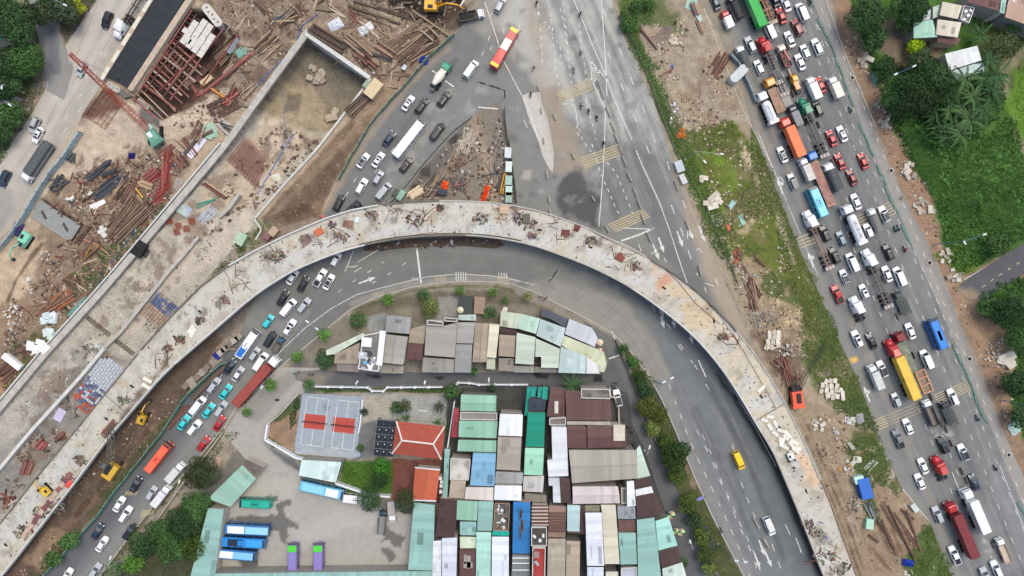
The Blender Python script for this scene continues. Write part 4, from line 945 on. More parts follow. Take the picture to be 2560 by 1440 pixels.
Vd=np.array([[*BP(i/(NT-1),.03+.94*j/(NU-1))]for i in range(NT)for j in range(NU)]);Id=np.arange(NT*NU).reshape(NT,NU)
Fd=np.stack([Id[:-1,:-1].ravel(),Id[:-1,1:].ravel(),Id[1:,1:].ravel(),Id[1:,:-1].ravel()],1)[:,::-1]
kx=ALT/(ALT-Vd[:,2])*S;dpx,dpy=1280+Vd[:,0]*kx,720-Vd[:,1]*kx
db=Brush((190,184,169))
db.line(Q(40,1380,180,1200,330,1010,460,860),(186,178,160),14,18,10,.7);db.line(Q(10,1340,100,1230,200,1110),(184,184,180),10,12,8,.8);db.line(Q(450,850,600,740,760,650),(190,184,170),16,18,8,.7);db.line(Q(640,690,800,620,960,580,1160,565,1300,580),(188,187,182),12,14,6,.8)
db.poly(Q(340,980,420,900,410,925,300,1060,190,1200,270,1100),(96,80,66),8,8,.85)
db.poly(Q(1632,670,1660,690,1800,780,1830,830,1760,850,1690,790,1640,720),(204,180,138),12,12,.8,patch=(.02,-.5,.4));db.poly(Q(1800,790,1880,880,1960,1010,2010,1120,1950,1130,1880,1020,1780,880),(200,186,154),12,14,.7,patch=(.03,-.3,.4));db.poly(Q(1622,645,1660,675,1690,700,1650,720,1630,680),(206,130,92),8,12,.75,patch=(.04,-.2,.4));db.line(Q(1648,700,1645,740),(208,140,100),3,7,4,.7);db.line(Q(1688,730,1680,765),(208,150,110),3,7,4,.6)
db.poly(Q(1990,1140,2025,1150,2045,1200,2050,1225,2010,1190),(222,178,128),8,10,.8)
for(x,y)in((1340,610),(1500,650),(1590,690),(1200,580),(1050,560),(1900,1010),(2020,1320),(2060,1400)):db.poly([(x-30,y-20),(x+30,y-16),(x+26,y+20),(x-28,y+16)],(196,197,195),14,14,.6)
for(x,y)in((1205,540),(1300,545),(1320,560),(1330,585),(1040,545),(1420,580),(1478,600),(1590,660),(830,590),(860,565),(770,600),(560,760),(680,640),(310,1010),(1808,840),(2010,1310),(2060,1350),(2080,1390),(2030,1385),(930,540),(975,545),(500,780),(450,790),(2090,1430),(1960,1110),(150,1240),(180,1210)):
 db.poly([(x-16,y-12),(x+16,y-10),(x+14,y+12),(x-14,y+10)],(104,94,86),9,14,.75,patch=(.08,-.05,.25))
db.line(BR_OUT,(120,110,100),5,8,6,.55,patch=(.05,-.2,.4));db.line(BR_IN,(110,100,90),3,6,5,.5,patch=(.05,-.1,.4))
db.poly(Q(0,1280,200,1060,420,800,640,630,960,515,1280,515,1280,600,960,605,640,735,400,960,180,1220,0,1430),(150,142,132),6,4,.4,sc=.1,patch=(.12,.22,.12))
db.poly(Q(1280,515,1620,645,1900,900,2100,1320,2180,1560,2080,1540,1960,1200,1760,860,1500,670,1280,600),(154,146,134),6,4,.35,sc=.1,patch=(.12,.24,.12))
for i in range(90):
 t=i/90;x,y=BP(t,.15+.7*((i*37)%50)/50)[:2];z_=dz(t);x,y=1280+x*ALT/(ALT-z_)*S,720-y*ALT/(ALT-z_)*S
 db.poly([(x-13,y-9),(x+14,y-12),(x+12,y+10),(x-12,y+11)],[(136,122,106),(196,195,190),(150,138,122),(156,157,155),(176,152,118)][i%5],8,12,.5,sc=.07)
me=fast_mesh('deck_surface',Vd,Fd,db(dpx,dpy));me.materials.append(vcol_mat('deck_surface_mat',.85,.09,.6,4.,.2,3.,.04));fpart('deck_surface',me,me.materials[0])
def strip_loft(u0,u1,z0,z1,a=0,b=NS-1,step=2):
 mb=MB();rings=[]
 for i in range(a,b+1,step):
  t=i/(NS-1);A,B=BP(t,u0),BP(t,u1);rings.append([(A.x,A.y,A.z+z0),(B.x,B.y,B.z+z0),(B.x,B.y,B.z+z1),(A.x,A.y,A.z+z1)])
 return mb.loft(rings)
fpart('box_girder',strip_loft(.22,.78,-2.,-.45),OLDC);fpart('deck_slab',strip_loft(.012,.988,-.45,-.03),OLDC)
def tof(p):
 return min(range(NS),key=lambda i:math.dist(OUTP[i],p))
def toi(p):return min(range(NS),key=lambda i:math.dist(INP[i],p))
for a,b,m,h in(((-100,1420),(345,882),DARKC,.35),((352,870),(570,664),DARKC,.5),((575,660),(952,511),PALE,.9),((955,510),(1097,500),DARKC,.6),((1100,500),(1622,644),OLDC,.25),((1625,645),(1840,825),DARKC,.6),((1845,830),(2052,1197),OLDC,.25),((2055,1205),(2180,1540),mat('rusty_edge',(150,120,100),var=.2),.4)):
 i0,i1=tof(a),tof(b)
 if i1-i0>3:fpart('outer_parapet',strip_loft(0.0,.035,-.6,h,i0,i1,1),m)
for a,b,m,h in(((8,1440),(430,918),PALE,.75),((436,912),(907,615),PALE,.8),((912,614),(1160,589),DARKC,.35),((1164,589),(1580,722),OLDC,.3),((1584,726),(1900,1080),PALE,.3),((1903,1085),(2100,1550),OLDC,.35)):
 i0,i1=toi(a),toi(b)
 if i1-i0>3:fpart('inner_parapet',strip_loft(.965,1.,-.6,h,i0,i1,1),m)
i0,i1=toi((900,618)),toi((1300,605));fpart('edge_timber',strip_loft(.925,.945,0,.3,i0,i1,1),mat('black_timber',(56,50,44)))
for t in(.06,.15,.24,.33,.42,.5,.58,.66,.74,.82,.9):
 c=BP(t,.5);zb=0 if c.x>-40 else gz(*topx(Vector((c.x,c.y,0))));
 d=BP(t+.005,.5)-c;a=math.atan2(d.y,d.x);k=MB();k.box(c.x,c.y,min(zb,0)-.3,1.6,3.2,c.z-2.-min(zb,0)+.32,a);fpart('pier',k,OLDC)
for t,lab in((.195,'left'),(.815,'right')):
 k=MB();A,B=BP(t,.02,.03),BP(t,.98,.03);k.tube(A,B,.12,4);fpart('expansion_joint',k,DARKC)
for(x,y,rz_)in[(1193,548,0),(1349,575,10),(1476,618,22),(1043,549,2),(841,588,15),(693,1000,0),(500,779,35),(437,843,40),(330,966,40),(266,1047,40),(1660,720,35),(1797,846,40),(1785,803,80),(1903,992,50),(1946,1066,40),(2015,1227,70),(2055,1327,65),(14,1362,40),(697,641,30)]:
 i=tof(nearest((x,y),OUTP,None));t=i/(NS-1);z=dz(t);c=P(x,y,z);k=MB();k.box(c.x,c.y,z+.01,1.15,.5,.03,math.radians(-rz_));fpart('deck_opening',k,mat('opening',(8,8,9)))
reg(fly,'long curved flyover ramp of pale concrete, under construction','flyover',lm='the curved flyover')
def onz(z,px,py):return deckz(px,py)+.03 if z is not None and z>4 else z
def deckz(px,py):
 i=min(range(NS),key=lambda i:math.dist(((OUTP[i][0]+INP[i][0])/2,(OUTP[i][1]+INP[i][1])/2),(px,py)));return dz(i/(NS-1))
def wall(name,pts,w,top,desc,m=OLDC,lm=None,dep=None,cat='wall',seg=0,cap=None):
 c=pts[len(pts)//2];t=thing(name,P(c[0],c[1],0));pp=resample(pts,max(len(pts)*3,8));zb=(lambda x,y:min(gz(x,y)-.3,-.2))if dep is None else(lambda x,y:dep)
 W=[P(x,y,0)for x,y in pp];n=len(W);step=1
 for i in range(n-1):
  mb=MB();a,b=W[i],W[i+1];d=(b-a).normalized();e=(b-d*.02);nn=Vector((-d.y,d.x,0))*w/2;z0=min(zb(*pp[i]),zb(*pp[i+1]));tp=top(i/(n-1))if callable(top)else top
  q=[a-nn,e-nn,e+nn,a+nn];mb.prism([(v.x-t.location.x,v.y-t.location.y)for v in q],z0,tp);part('wall_segment',mb,m,t)
 reg(t,desc,cat,lm=lm,at=c);return t
wall('retaining_wall',W1[:7]+[(-120,1162)],1.7,.55,'long pale retaining wall along the sunken road',OLDC,lm='the long retaining wall')
wall('retaining_wall',[(x-13,y-3)for x,y in Q(566,362,420,535,262,722,120,878,0,1022,-120,1162)],.35,.9,'thin upper kerb wall on the outer side of the long retaining wall',PALE)
wall('retaining_wall',W3,.55,.6,'thin pale wall between the flooded pit and the brown earth bank',PALE)
wall('retaining_wall',Q(638,548,655,575,640,600),.4,.5,'short bent wall end next to the brown earth bank',PALE)
wall('tunnel_portal_beam',Q(766,86,845,140,926,197),1.1,.9,'pale concrete beam over the tunnel mouth',PALE,lm='the tunnel mouth beam')
wall('divider_wall',Q(596,486,572,520,548,542),.9,.1,'upper part of the low divider wall in the sunken road',OLDC)
wall('divider_wall',Q(496,592,462,634,420,680,396,712,300,832,262,868),.8,.15,'middle part of the low divider wall in the sunken road',OLDC,lm='the middle divider wall')
wall('divider_wall',Q(262,870,200,945,72,1085,0,1172,-100,1290),.9,.4,'lower pale part of the divider wall in the sunken road',PALE,lm='the lower divider wall')
wall('site_kerb',Q(640,545,718,455,795,372),.2,.75,'top rail on the thin wall',PALE)
def poly_mesh_uv(name,pts3,th=.12):
 n=len(pts3);p=[Vector(q)for q in pts3]
 A=sum(p[i].x*p[(i+1)%n].y-p[(i+1)%n].x*p[i].y for i in range(n))
 if A<0:p=p[::-1]
 e=p[1]-p[0];f=p[2]-p[1];ax=(e if e.length>f.length else f).copy();ax.z=0;ax.normalize();ay=Vector((-ax.y,ax.x,0))
 vs=[tuple(q)for q in p]+[(q.x,q.y,q.z-th)for q in p];fs=[tuple(range(n)),tuple(range(2*n-1,n-1,-1))]+[(i,n+i,n+(i+1)%n,(i+1)%n)for i in range(n)]
 me=bpy.data.meshes.new(name);me.from_pydata(vs,[],fs);me.update();uv=me.uv_layers.new(name='UVMap');d=uv.data
 for lp in me.loops:
  v=Vector(vs[lp.vertex_index]);d[lp.index].uv=(v.dot(ax),v.dot(ay))
 return me
WALLC=[(178,170,156),(150,146,138),(196,188,172),(132,130,126)]
RP=random.Random(5)
def shrink(w,k=.25):
 c=sum(w,Vector((0,0,0)))/len(w);return[v+(c-v).normalized()*min(k,(c-v).length*.3)for v in w]
RZ=[0]
def house(pts,z,colr,desc,kind='mono',stain=None,wallc=None,lm=None,cat='house',slope=.5,parapet=None,lab=None,base=0.0):
 RZ[0]+=1;z=z+(RZ[0]*37%11)*.02
 w=[P(x,y,z)for x,y in pts];c=sum(w,Vector((0,0,0)))/len(w);t=thing('house' if cat=='house' else cat.replace(' ','_'),(c.x,c.y,0));L=[v-Vector((c.x,c.y,0))for v in w]
 k=MB();k.prism([(v.x,v.y)for v in shrink(L)],base,z-.32);part('wall',k,mat('house_wall',wallc or random.choice(WALLC),rough=.9,var=.12),t)
 m=roof_mat(colr,stain=stain)
 if kind=='flat':
  me=poly_mesh_uv('flat_roof',shrink(L,.1),.3);part('flat_roof',me,mat('flat_roof',colr,rough=.9,var=.2,scale=.4,stain=stain),t)
  pw=parapet or(200,196,188);n=len(L)
  for i in range(n):
   a,b=L[i],L[(i+1)%n];d=(b-a)
   if d.length<.3:continue
   d.normalize();nn=Vector((-d.y,d.x,0));cc=sum(L,Vector((0,0,0)))/n
   if nn.dot(cc-a)<0:nn=-nn
   q=[a+d*.1,b-d*.1,b-d*.1+nn*.22,a+d*.1+nn*.22];k=MB();k.prism([(v.x,v.y)for v in q],z-.3,z+.55+i*.004);part('parapet',k,mat('parapet',pw,var=.12),t)
 elif kind=='gable' and len(L)==4:
  e1,e2=(L[1]-L[0]).length+(L[3]-L[2]).length,(L[2]-L[1]).length+(L[0]-L[3]).length
  a,b,c2,d=L if e1>=e2 else(L[1],L[2],L[3],L[0])
  r0,r1=(b+c2)/2,(a+d)/2;r0,r1=r1+Vector((0,0,slope)),r0+Vector((0,0,slope))
  part('roof_slope',poly_mesh_uv('roof_slope',[a,b,r1,r0]),m,t);part('roof_slope',poly_mesh_uv('roof_slope',[r0,r1,c2,d]),m,t)
  k=MB();k.tube(r0+Vector((0,0,.02)),r1+Vector((0,0,.02)),.14,5);part('ridge_cap',k,mat('ridge',tuple(int(v*.93)for v in colr)),t)
  for(p_,q_,r_)in((a,d,r0),(b,c2,r1)):
   k=MB();i_=(sum(L,Vector((0,0,0)))/4-(p_+q_)/2);i_.z=0;i_=i_.normalized()*.3;dn=Vector((0,0,-.14));k.add([p_+i_+dn,q_+i_+dn,r_+i_+dn,p_+i_*1.5+dn,q_+i_*1.5+dn,r_+i_*1.5+dn],[(0,1,2),(5,4,3),(0,3,4,1),(1,4,5,2),(2,5,3,0)]);part('gable_end',k,mat('house_wall',wallc or WALLC[0],rough=.9,var=.12),t)
 else:
  Q=[v+Vector((0,0,slope*(.5 if i in(0,1)else-.3)))if len(L)==4 else v for i,v in enumerate(L)]
  part('roof_sheet',poly_mesh_uv('roof_sheet',Q),m,t)
  if len(Q)==4:
   for i in range(RP.choice([0,1,1,2,3])):
    u0,v0=RP.uniform(.05,.8),RP.uniform(.05,.75);u1,v1=min(.97,u0+RP.uniform(.08,.3)),min(.97,v0+RP.uniform(.08,.45));q=[Q[0].lerp(Q[1],u).lerp(Q[3].lerp(Q[2],u),v)+Vector((0,0,.05+.01*i))for u,v in((u0,v0),(u1,v0),(u1,v1),(u0,v1))]
    PV=RP.choice([.78,.88,.93,1.05])
    part('patch_sheet',poly_mesh_uv('patch_sheet',q,.03),roof_mat(tuple(int(clamp(v*PV,0,232))for v in colr)),t)
 reg(t,desc,cat,lm=lm,lab=lab,at=(sum(p[0]for p in pts)/len(pts),sum(p[1]for p in pts)/len(pts)));return t
TAN=(160,156,146);TAN2=(166,150,130);GRY=(152,154,152);MINT=(142,180,171);MINT2=(144,186,164);BRN=(104,72,70);MAR=(84,62,62);WHR=(206,210,218);PGR=(190,200,184);LGR=(182,198,196);CRM=(204,198,174)
R=[(Q(815,876,908,832,912,842,838,885,816,888),4.6,(196,206,188),'narrow pale green lean-to roof at the left end of the upper row'),(Q(838,885,900,856,895,910,835,909),4.2,TAN2,'pointed tan roof at the left end of the upper row',0,'the pointed tan roof'),(Q(842,909,898,911,898,931,842,928),3.2,(146,134,124),'brown-grey lower lean-to below the pointed tan roof'),(Q(968,788,1028,794,1023,835,963,830),6.5,GRY,'grey ribbed roof standing proud at the top of the upper row',0,'the grey ribbed roof'),(Q(961,835,1019,842,1008,912,953,906),7.5,TAN,'tan roof directly below the grey ribbed roof','gable',None,None),(Q(952,909,1009,915,1008,934,948,933),4.5,(158,148,132),'small striped tan lean-to on the alley'),(Q(1026,822,1065,812,1060,860,1021,857),5.5,TAN2,'narrow tan roof between grey and large tan roofs'),(Q(1020,858,1059,860,1055,901,1016,898),5.5,BRN,'small dark brown roof in the upper row',0,'the small dark brown roof'),(Q(1066,800,1110,800,1108,815,1143,806,1137,894,1061,888),6.8,TAN,'largest tan roof in the upper row, with white parapet',0,'the largest tan roof'),(Q(1058,893,1137,898,1134,932,1055,931),5.,(150,146,136),'grey lean-to below the largest tan roof'),(Q(1069,799,1109,805,1109,814,1068,812),7.4,(92,92,90),'left small roof terrace above the largest tan roof','flat',None,None),(Q(1111,793,1145,796,1144,805,1111,803),7.4,(92,92,90),'right small roof terrace above the largest tan roof','flat',None,None),(Q(1144,806,1188,806,1182,859,1140,858),6.2,(164,160,154),'upper grey roof right of the largest tan roof'),(Q(1140,860,1181,861,1177,932,1136,931),5.6,(148,148,146),'lower grey roof right of the largest tan roof'),(Q(1188,807,1224,809,1218,905,1181,905),5.9,TAN2,'tall brown-tan roof strip in the middle of the upper row','gable',None,None),(Q(1224,809,1249,811,1240,895,1217,893),6.4,(216,208,180),'cream panelled strip roof beside the brown-tan strip',0,'the cream panelled strip'),(Q(1217,895,1238,896,1238,924,1216,923),4.6,(190,194,168),'small cream-green skylight roof on the alley'),(Q(1146,787,1190,786,1190,802,1146,800),3.4,(196,214,208),'pale mint canopy on top edge of the upper row'),(Q(1252,778,1300,784,1292,822,1250,816),5.2,(198,204,184),'weathered pale green roof with grey streaks','mono',(170,160,140),None),(Q(1251,818,1290,826,1289,838,1250,834),5.5,MAR,'thin dark maroon roof band'),(Q(1249,836,1289,839,1286,893,1246,890),5.6,TAN2,'brown-tan square roof next to the pale green roofs'),(Q(1247,895,1285,896,1283,929,1246,927),4.2,(150,140,128),'brown-grey lean-to on the alley left of the pale green roofs'),(Q(1300,784,1350,796,1340,835,1293,821),5.4,(186,212,194),'mint green roof above the two pale green squares'),(Q(1292,831,1339,843,1334,912,1288,909),6.3,PGR,'left pale green square roof in the upper row',0,'the left pale green square roof'),(Q(1284,914,1335,915,1335,932,1284,931),3.8,TAN,'small tan lean-to below the left pale green square roof'),(Q(1351,797,1414,820,1402,867,1341,839),5.4,LGR,'pale blue-green roof with vertical sheets'),(Q(1340,846,1400,872,1396,920,1353,919,1353,892,1338,892),6.3,PGR,'notched pale green roof in the upper row',0,'the notched pale green roof'),(Q(1337,916,1394,922,1394,932,1336,931),3.8,(150,144,130),'thin tan lean-to below the notched roof'),(Q(1402,866,1465,890,1464,934,1396,932),5.8,LGR,'wedge-shaped pale blue-green roof near the right end',0,'the wedge-shaped roof'),(Q(1466,891,1499,915,1499,934,1466,934),5.6,(226,224,220),'white triangular roof at the right end of the upper row',0,'the white triangular roof'),(Q(1423,797,1480,820,1495,846,1487,867,1412,835),4.9,(192,194,200),'silvery grey angular roof at the right end of the upper row',0,'the silvery angular roof'),(Q(1409,838,1487,870,1510,882,1517,912,1511,930,1501,930,1500,914,1404,864),4.4,(196,202,172),'mossy pale green roof with dark stains','mono',(120,104,84),'the mossy stained roof'),(Q(1356,771,1421,797,1415,820,1375,797,1352,791),4.,(84,88,98),'dark blue-grey tarpaulin roof'),(Q(755,1149,854,1155,839,1207,746,1189),4.6,(206,226,222),'pale green shed with white half in the yard entrance',0,'the pale shed by the yard entrance'),(Q(606,1162,640,1197,575,1268,519,1247),4.2,(150,188,172),'tilted mint shed roof with peeling patches','mono',(164,150,130),'the peeling mint shed'),(Q(616,1148,660,1170,640,1194,608,1162),3.8,(120,106,100),'dark rusty roof end behind the peeling mint shed'),(Q(521,1270,560,1272,535,1450,473,1450),4.8,MINT,'mint long roof on the left side of the bus yard',0,'the left mint yard roof'),(Q(1035,1255,1087,1262,1083,1427,1020,1425),5.,MINT,'mint long roof on the right side of the bus yard',0,'the right mint yard roof'),(Q(538,1434,1019,1428,1084,1428,1084,1470,536,1470),4.6,MINT,'mint long roof along the bottom of the bus yard'),(Q(1153,986,1241,989,1240,1029,1151,1027),6.,MINT2,'topmost light green roof of the left column','gable',None,'the topmost light green roof'),(Q(1151,1029,1243,1031,1243,1050,1150,1048),5.2,(138,134,126),'grey flat strip between two light green roofs','flat',None,None),(Q(1148,1051,1244,1053,1241,1096,1146,1093),6.2,MINT2,'second light green roof of the left column'),(Q(1146,1099,1241,1101,1240,1131,1143,1128),6.,MINT2,'third light green roof, below a maroon gutter'),(Q(1135,1019,1149,1021,1144,1094,1127,1093),4.6,(150,62,70),'narrow crimson roof strip beside the light green roofs',0,'the narrow crimson strip'),(Q(1183,1131,1240,1133,1236,1216,1175,1214),6.4,(126,172,200),'sky blue corrugated roof',0,'the sky blue roof'),(Q(1127,1144,1177,1147,1172,1200,1125,1198),5.2,(190,186,176),'worn concrete roof left of the sky blue roof','flat',(150,144,132),None),(Q(1127,1200,1165,1202,1160,1247,1122,1245),5.6,(180,164,144),'sandy roof below the worn concrete roof'),(Q(1112,1121,1125,1122,1118,1246,1107,1245),4.2,MINT,'very narrow mint roof by the white boundary wall'),(Q(1165,1217,1234,1218,1233,1252,1161,1248),6.,(214,204,194),'pinkish flat roof below the sky blue roof'),(Q(1250,1034,1307,1036,1305,1091,1246,1089),7.2,(232,234,240),'bright white square roof in the second column',0,'the bright white square roof'),(Q(1245,1091,1304,1093,1300,1177,1241,1174),6.,(166,156,142),'grey-brown roof below the bright white square roof'),(Q(1240,1178,1308,1181,1306,1210,1237,1209),5.4,(160,160,158),'grey roof strip with a skylight in the second column','mono',(140,136,128),None),(Q(1237,1213,1305,1214,1303,1252,1235,1250),6.6,(232,234,240),'white roof above the junk terrace',0,'the white roof above the junk terrace'),(Q(1322,996,1365,998,1362,1028,1320,1027),5.2,(62,68,80),'dark slate canopy between teal shade cloths'),(Q(1320,1030,1363,1031,1360,1118,1314,1117),6.,(28,140,116),'deep teal green roof','mono',(60,160,136),'the deep teal roof'),(Q(1313,1119,1360,1120,1357,1189,1310,1187),6.,(158,210,182),'fresh green roof below the deep teal roof'),(Q(1309,1190,1360,1189,1357,1231,1307,1229),4.8,(196,194,188),'grey and white striped roof in the third column','mono',(160,152,140),None),(Q(1311,1232,1366,1238,1366,1256,1311,1254),3.8,(140,134,122),'low brown roofs around a small courtyard bush'),(Q(1376,970,1412,972,1412,1043,1367,1041),5.8,BRN,'brown narrow roof with a pale skylight','mono',(130,84,72),None),(Q(1373,1045,1414,1042,1414,1063,1373,1062),6.6,(120,114,106),'grey concrete terrace with scalloped wall','flat',None,None),(Q(1379,1066,1416,1067,1421,1190,1371,1192,1368,1150,1381,1149),6.2,(214,216,222),'long stepped white roof beside the large tan roof',0,'the long stepped white roof'),(Q(1371,1194,1399,1194,1402,1257,1383,1256,1382,1214,1372,1214),5.4,(200,204,210),'small pale roof under the long stepped white roof'),(Q(1400,1193,1425,1196,1427,1258,1403,1257),5.6,MAR,'dark maroon narrow roof left of the pink ridge roof'),(Q(1452,971,1523,972,1526,990,1525,997,1453,995),6.4,(122,118,112),'stained grey double terrace at the top','flat',(90,86,80),None),(Q(1413,976,1450,978,1451,998,1525,1000,1529,1051,1416,1050),6.6,BRN,'large brown roof with notched corner',0,'the large notched brown roof'),(Q(1417,1053,1526,1054,1526,1063,1417,1062),5.6,(196,188,174),'cream gutter strip under the large notched brown roof'),(Q(1417,1066,1466,1067,1467,1122,1419,1120),6.,BRN,'left half of the second brown roof'),(Q(1468,1066,1561,1064,1567,1118,1469,1121),6.1,BRN,'right half of the second brown roof, with cream corner','gable',None,None),(Q(1422,1125,1590,1125,1594,1196,1430,1208),6.8,(164,158,144),'very large grey-tan hall roof','gable',None,'the very large hall roof'),(Q(1591,1122,1599,1112,1626,1190,1594,1197),5.8,(196,212,200),'wedge of pale green roof right of the large hall'),(Q(1431,1216,1545,1216,1550,1258,1432,1260),6.2,(204,190,190),'dusty pink ridge roof','gable',(160,156,166),'the dusty pink ridge roof'),(Q(1552,1218,1566,1218,1566,1258,1553,1258),4.6,(120,118,114),'small square of grey terraces beside the pink ridge roof','flat',None,None),(Q(1567,1203,1584,1201,1590,1265,1568,1267),6.4,(228,230,234),'white upright strip of the L-shaped roof'),(Q(1585,1200,1622,1193,1629,1214,1588,1222),6.3,MAR,'small dark maroon roof above the white cross strip'),(Q(1588,1224,1628,1215,1634,1232,1590,1241),6.5,(230,232,236),'white cross strip of the L-shaped roof',0,'the white cross strip'),(Q(1590,1243,1636,1233,1662,1285,1593,1297),6.3,MAR,'dark maroon roof below the white cross strip'),(Q(1100,1245,1145,1249,1135,1345,1088,1342),6.,(76,56,56),'long dark chocolate roof by the yard',0,'the long chocolate roof'),(Q(1083,1352,1104,1350,1103,1460,1080,1460),5.2,(216,218,224),'left white strip roof in the bottom left column'),(Q(1105,1345,1143,1343,1140,1460,1105,1460),5.5,(206,210,222),'right white roof in the bottom left column'),(Q(1143,1250,1195,1253,1192,1302,1141,1300),6.6,MINT2,'mint roof right of the long chocolate roof'),(Q(1196,1252,1234,1253,1230,1328,1193,1327),5.6,MINT,'tall mint roof left of the junk terrace'),(Q(1150,1303,1191,1304,1190,1339,1150,1338),5.,(150,190,186),'layered mint roofs with step'),(Q(1150,1341,1190,1342,1190,1371,1150,1371),5.2,(208,218,192),'cream-green square above a patched brown roof'),(Q(1149,1373,1189,1372,1189,1460,1149,1460),5.,(104,66,62),'patched brown roof with grey repair sheets'),(Q(1191,1329,1228,1330,1226,1460,1190,1460),5.6,(168,210,196),'mint roof at the bottom between brown and white'),(Q(1231,1327,1273,1328,1272,1340,1230,1339),6.4,(40,176,158),'bright turquoise roof edge',0,'the bright turquoise roof edge'),(Q(1230,1341,1272,1341,1272,1460,1229,1460),6.2,(218,224,238),'long white roof under the bright turquoise edge'),(Q(1283,1254,1326,1256,1325,1385,1281,1384),6.2,(48,118,178),'strong blue roof with a rusty scar','mono',(100,130,160),'the strong blue roof'),(Q(1281,1386,1325,1387,1324,1460,1278,1460),5.8,(124,128,130),'grey roof with white stripes below the strong blue roof','mono',(150,150,150),None),(Q(1330,1262,1371,1263,1370,1315,1329,1314),5.6,(112,74,66),'rust-striped brown roof right of the strong blue roof','mono',(176,160,146),None),(Q(1331,1367,1364,1367,1362,1460,1330,1460),8.5,(156,60,58),'brick-red roof terrace with white parapet','flat',None,'the brick-red terrace'),(Q(1328,1316,1367,1316,1367,1364,1328,1364),7.4,(76,72,66),'cluttered roof garden above the brick-red terrace','flat',None,None),(Q(1373,1262,1416,1265,1413,1344,1370,1343),5.4,(150,120,104),'tan roof with rust bands','mono',(104,70,62),None),(Q(1370,1346,1414,1346,1413,1460,1368,1460),5.6,(168,158,142),'tan skylight roof at the bottom','mono',(150,138,120),None),(Q(1416,1351,1450,1352,1449,1460,1415,1460),5.2,(176,158,136),'light brown roof at the bottom beside a dark gap'),(Q(1418,1262,1450,1263,1449,1329,1418,1328),6.4,(176,202,202),'pale blue roof in front of brown roof'),(Q(1451,1263,1463,1265,1464,1335,1419,1333,1419,1331,1451,1331),5.2,MAR,'dark maroon L-shaped roof beside the pale blue roof'),(Q(1463,1281,1504,1281,1511,1415,1468,1415),6.6,(214,218,228),'long white roof in the right half of the bottom rows',0,'the long white bottom roof'),(Q(1468,1417,1509,1417,1509,1460,1469,1460),5.6,(206,216,226),'short white roof at the bottom edge'),(Q(1502,1262,1539,1262,1549,1410,1512,1410,1505,1281),6.,CRM,'long cream roof',0,'the long cream roof'),(Q(1462,1263,1500,1262,1500,1279,1462,1279),5.,(150,146,126),'short striped cream roof above the long white bottom roof','mono',(90,90,84),None),(Q(1514,1428,1545,1428,1545,1460,1514,1460),4.8,(208,206,180),'small cream roof at the bottom edge'),(Q(1543,1265,1587,1266,1590,1298,1545,1298),5.6,(150,156,162),'blue-grey roof above a rusty roof'),(Q(1545,1300,1588,1300,1590,1329,1547,1329),5.4,(118,82,72),'rusty corrugated roof between grey and mint','mono',(150,140,134),None),(Q(1546,1331,1589,1331,1593,1411,1552,1412),6.,MINT,'mint roof below the rusty corrugated roof'),(Q(1552,1418,1592,1416,1592,1460,1552,1460),5.2,(170,176,184),'dotted blue-grey roof terrace','flat',None,None),(Q(1592,1299,1635,1293,1655,1460,1596,1460),6.2,MINT,'longest mint roof near the frontage street',0,'the longest mint roof'),(Q(1638,1302,1671,1291,1694,1364,1646,1377),5.8,(164,212,200),'mint roof with grey corner on the frontage street'),(Q(1646,1379,1693,1368,1705,1402,1654,1419),5.6,MAR,'dark maroon roof on the frontage street'),(Q(1655,1421,1705,1405,1722,1460,1660,1460),5.2,(198,214,204),'pale green roof at the bottom of the frontage street'),(Q(2355,5,2404,15,2395,47,2350,37),5.,(214,204,180),'upper cream roof of the north-east cluster',0,'the upper cream roof'),(Q(2406,14,2434,20,2420,60,2397,50),4.6,(138,134,128),'cluttered grey roof terrace of the north-east cluster','flat',None,None),(Q(2343,49,2402,57,2395,93,2341,86),5.2,(216,206,184),'lower cream roof of the north-east cluster'),(Q(2345,88,2400,97,2396,111,2344,105),3.8,(120,78,66),'rusty and grey lean-to below the lower cream roof','mono',(168,160,150),None),(Q(2283,57,2330,50,2344,92,2285,95),4.6,(164,204,184),'mint roof of the north-east cluster',0,'the north-east mint roof'),(Q(2306,32,2325,24,2326,48,2308,51),4.2,(206,214,216),'small white roof above the north-east mint roof'),(Q(2331,18,2350,12,2349,40,2333,46),4.,(190,204,190),'small pale green roof of the north-east cluster'),(Q(2361,135,2442,115,2455,150,2374,176),4.8,(222,224,222),'white and grey shed roof among the palms','mono',(176,170,160),'the shed among the palms'),(Q(2375,179,2455,153,2470,175,2392,200),3.8,(196,212,208),'pale lean-to below the shed among the palms'),(Q(2424,-20,2512,-20,2500,28,2420,4),6.5,(116,78,76),'maroon factory roof at the top right'),(Q(2524,-20,2620,-20,2620,80,2514,42),6.5,(188,152,130),'rust-streaked factory roof in the top right corner','mono',(226,222,214),None),(Q(2504,-20,2518,-20,2512,34,2500,30),6.8,(160,196,178),'green strip roof between the factory roofs'),(Q(-30,40,8,46,4,100,-30,110),4.,(60,150,130),'teal hut roof at the left edge among trees'),(Q(-20,232,12,226,40,240,20,260,-20,262),3.4,(120,116,112),'grey hut with a red sign at the left edge')]
HS=[]
for a in R:
 a=a[:4]+('mono',None,a[5])if len(a)==6 else a+('mono',None,None)[len(a)-4:];HS.append(house(a[0],a[1],a[2],a[3],a[4],a[5],lm=a[6],lab=None))
wt=house(Q(908,838,961,828,947,929,896,922),9.,(120,116,110),'tall white house with a cluttered roof terrace','flat',lm='the cluttered white terrace house',parapet=(222,222,222),wallc=(214,212,208))
def onroof(t,px,py,z,mb,name,m,rot=0):
 c=P(px,py,z);me=mb.mesh(name);return part(name,me,m,t,loc=(c.x-t.location.x,c.y-t.location.y,z),rot=(0,0,rot))
def bx(w,l,h):k=MB();return k.box(0,0,0,w,l,h)
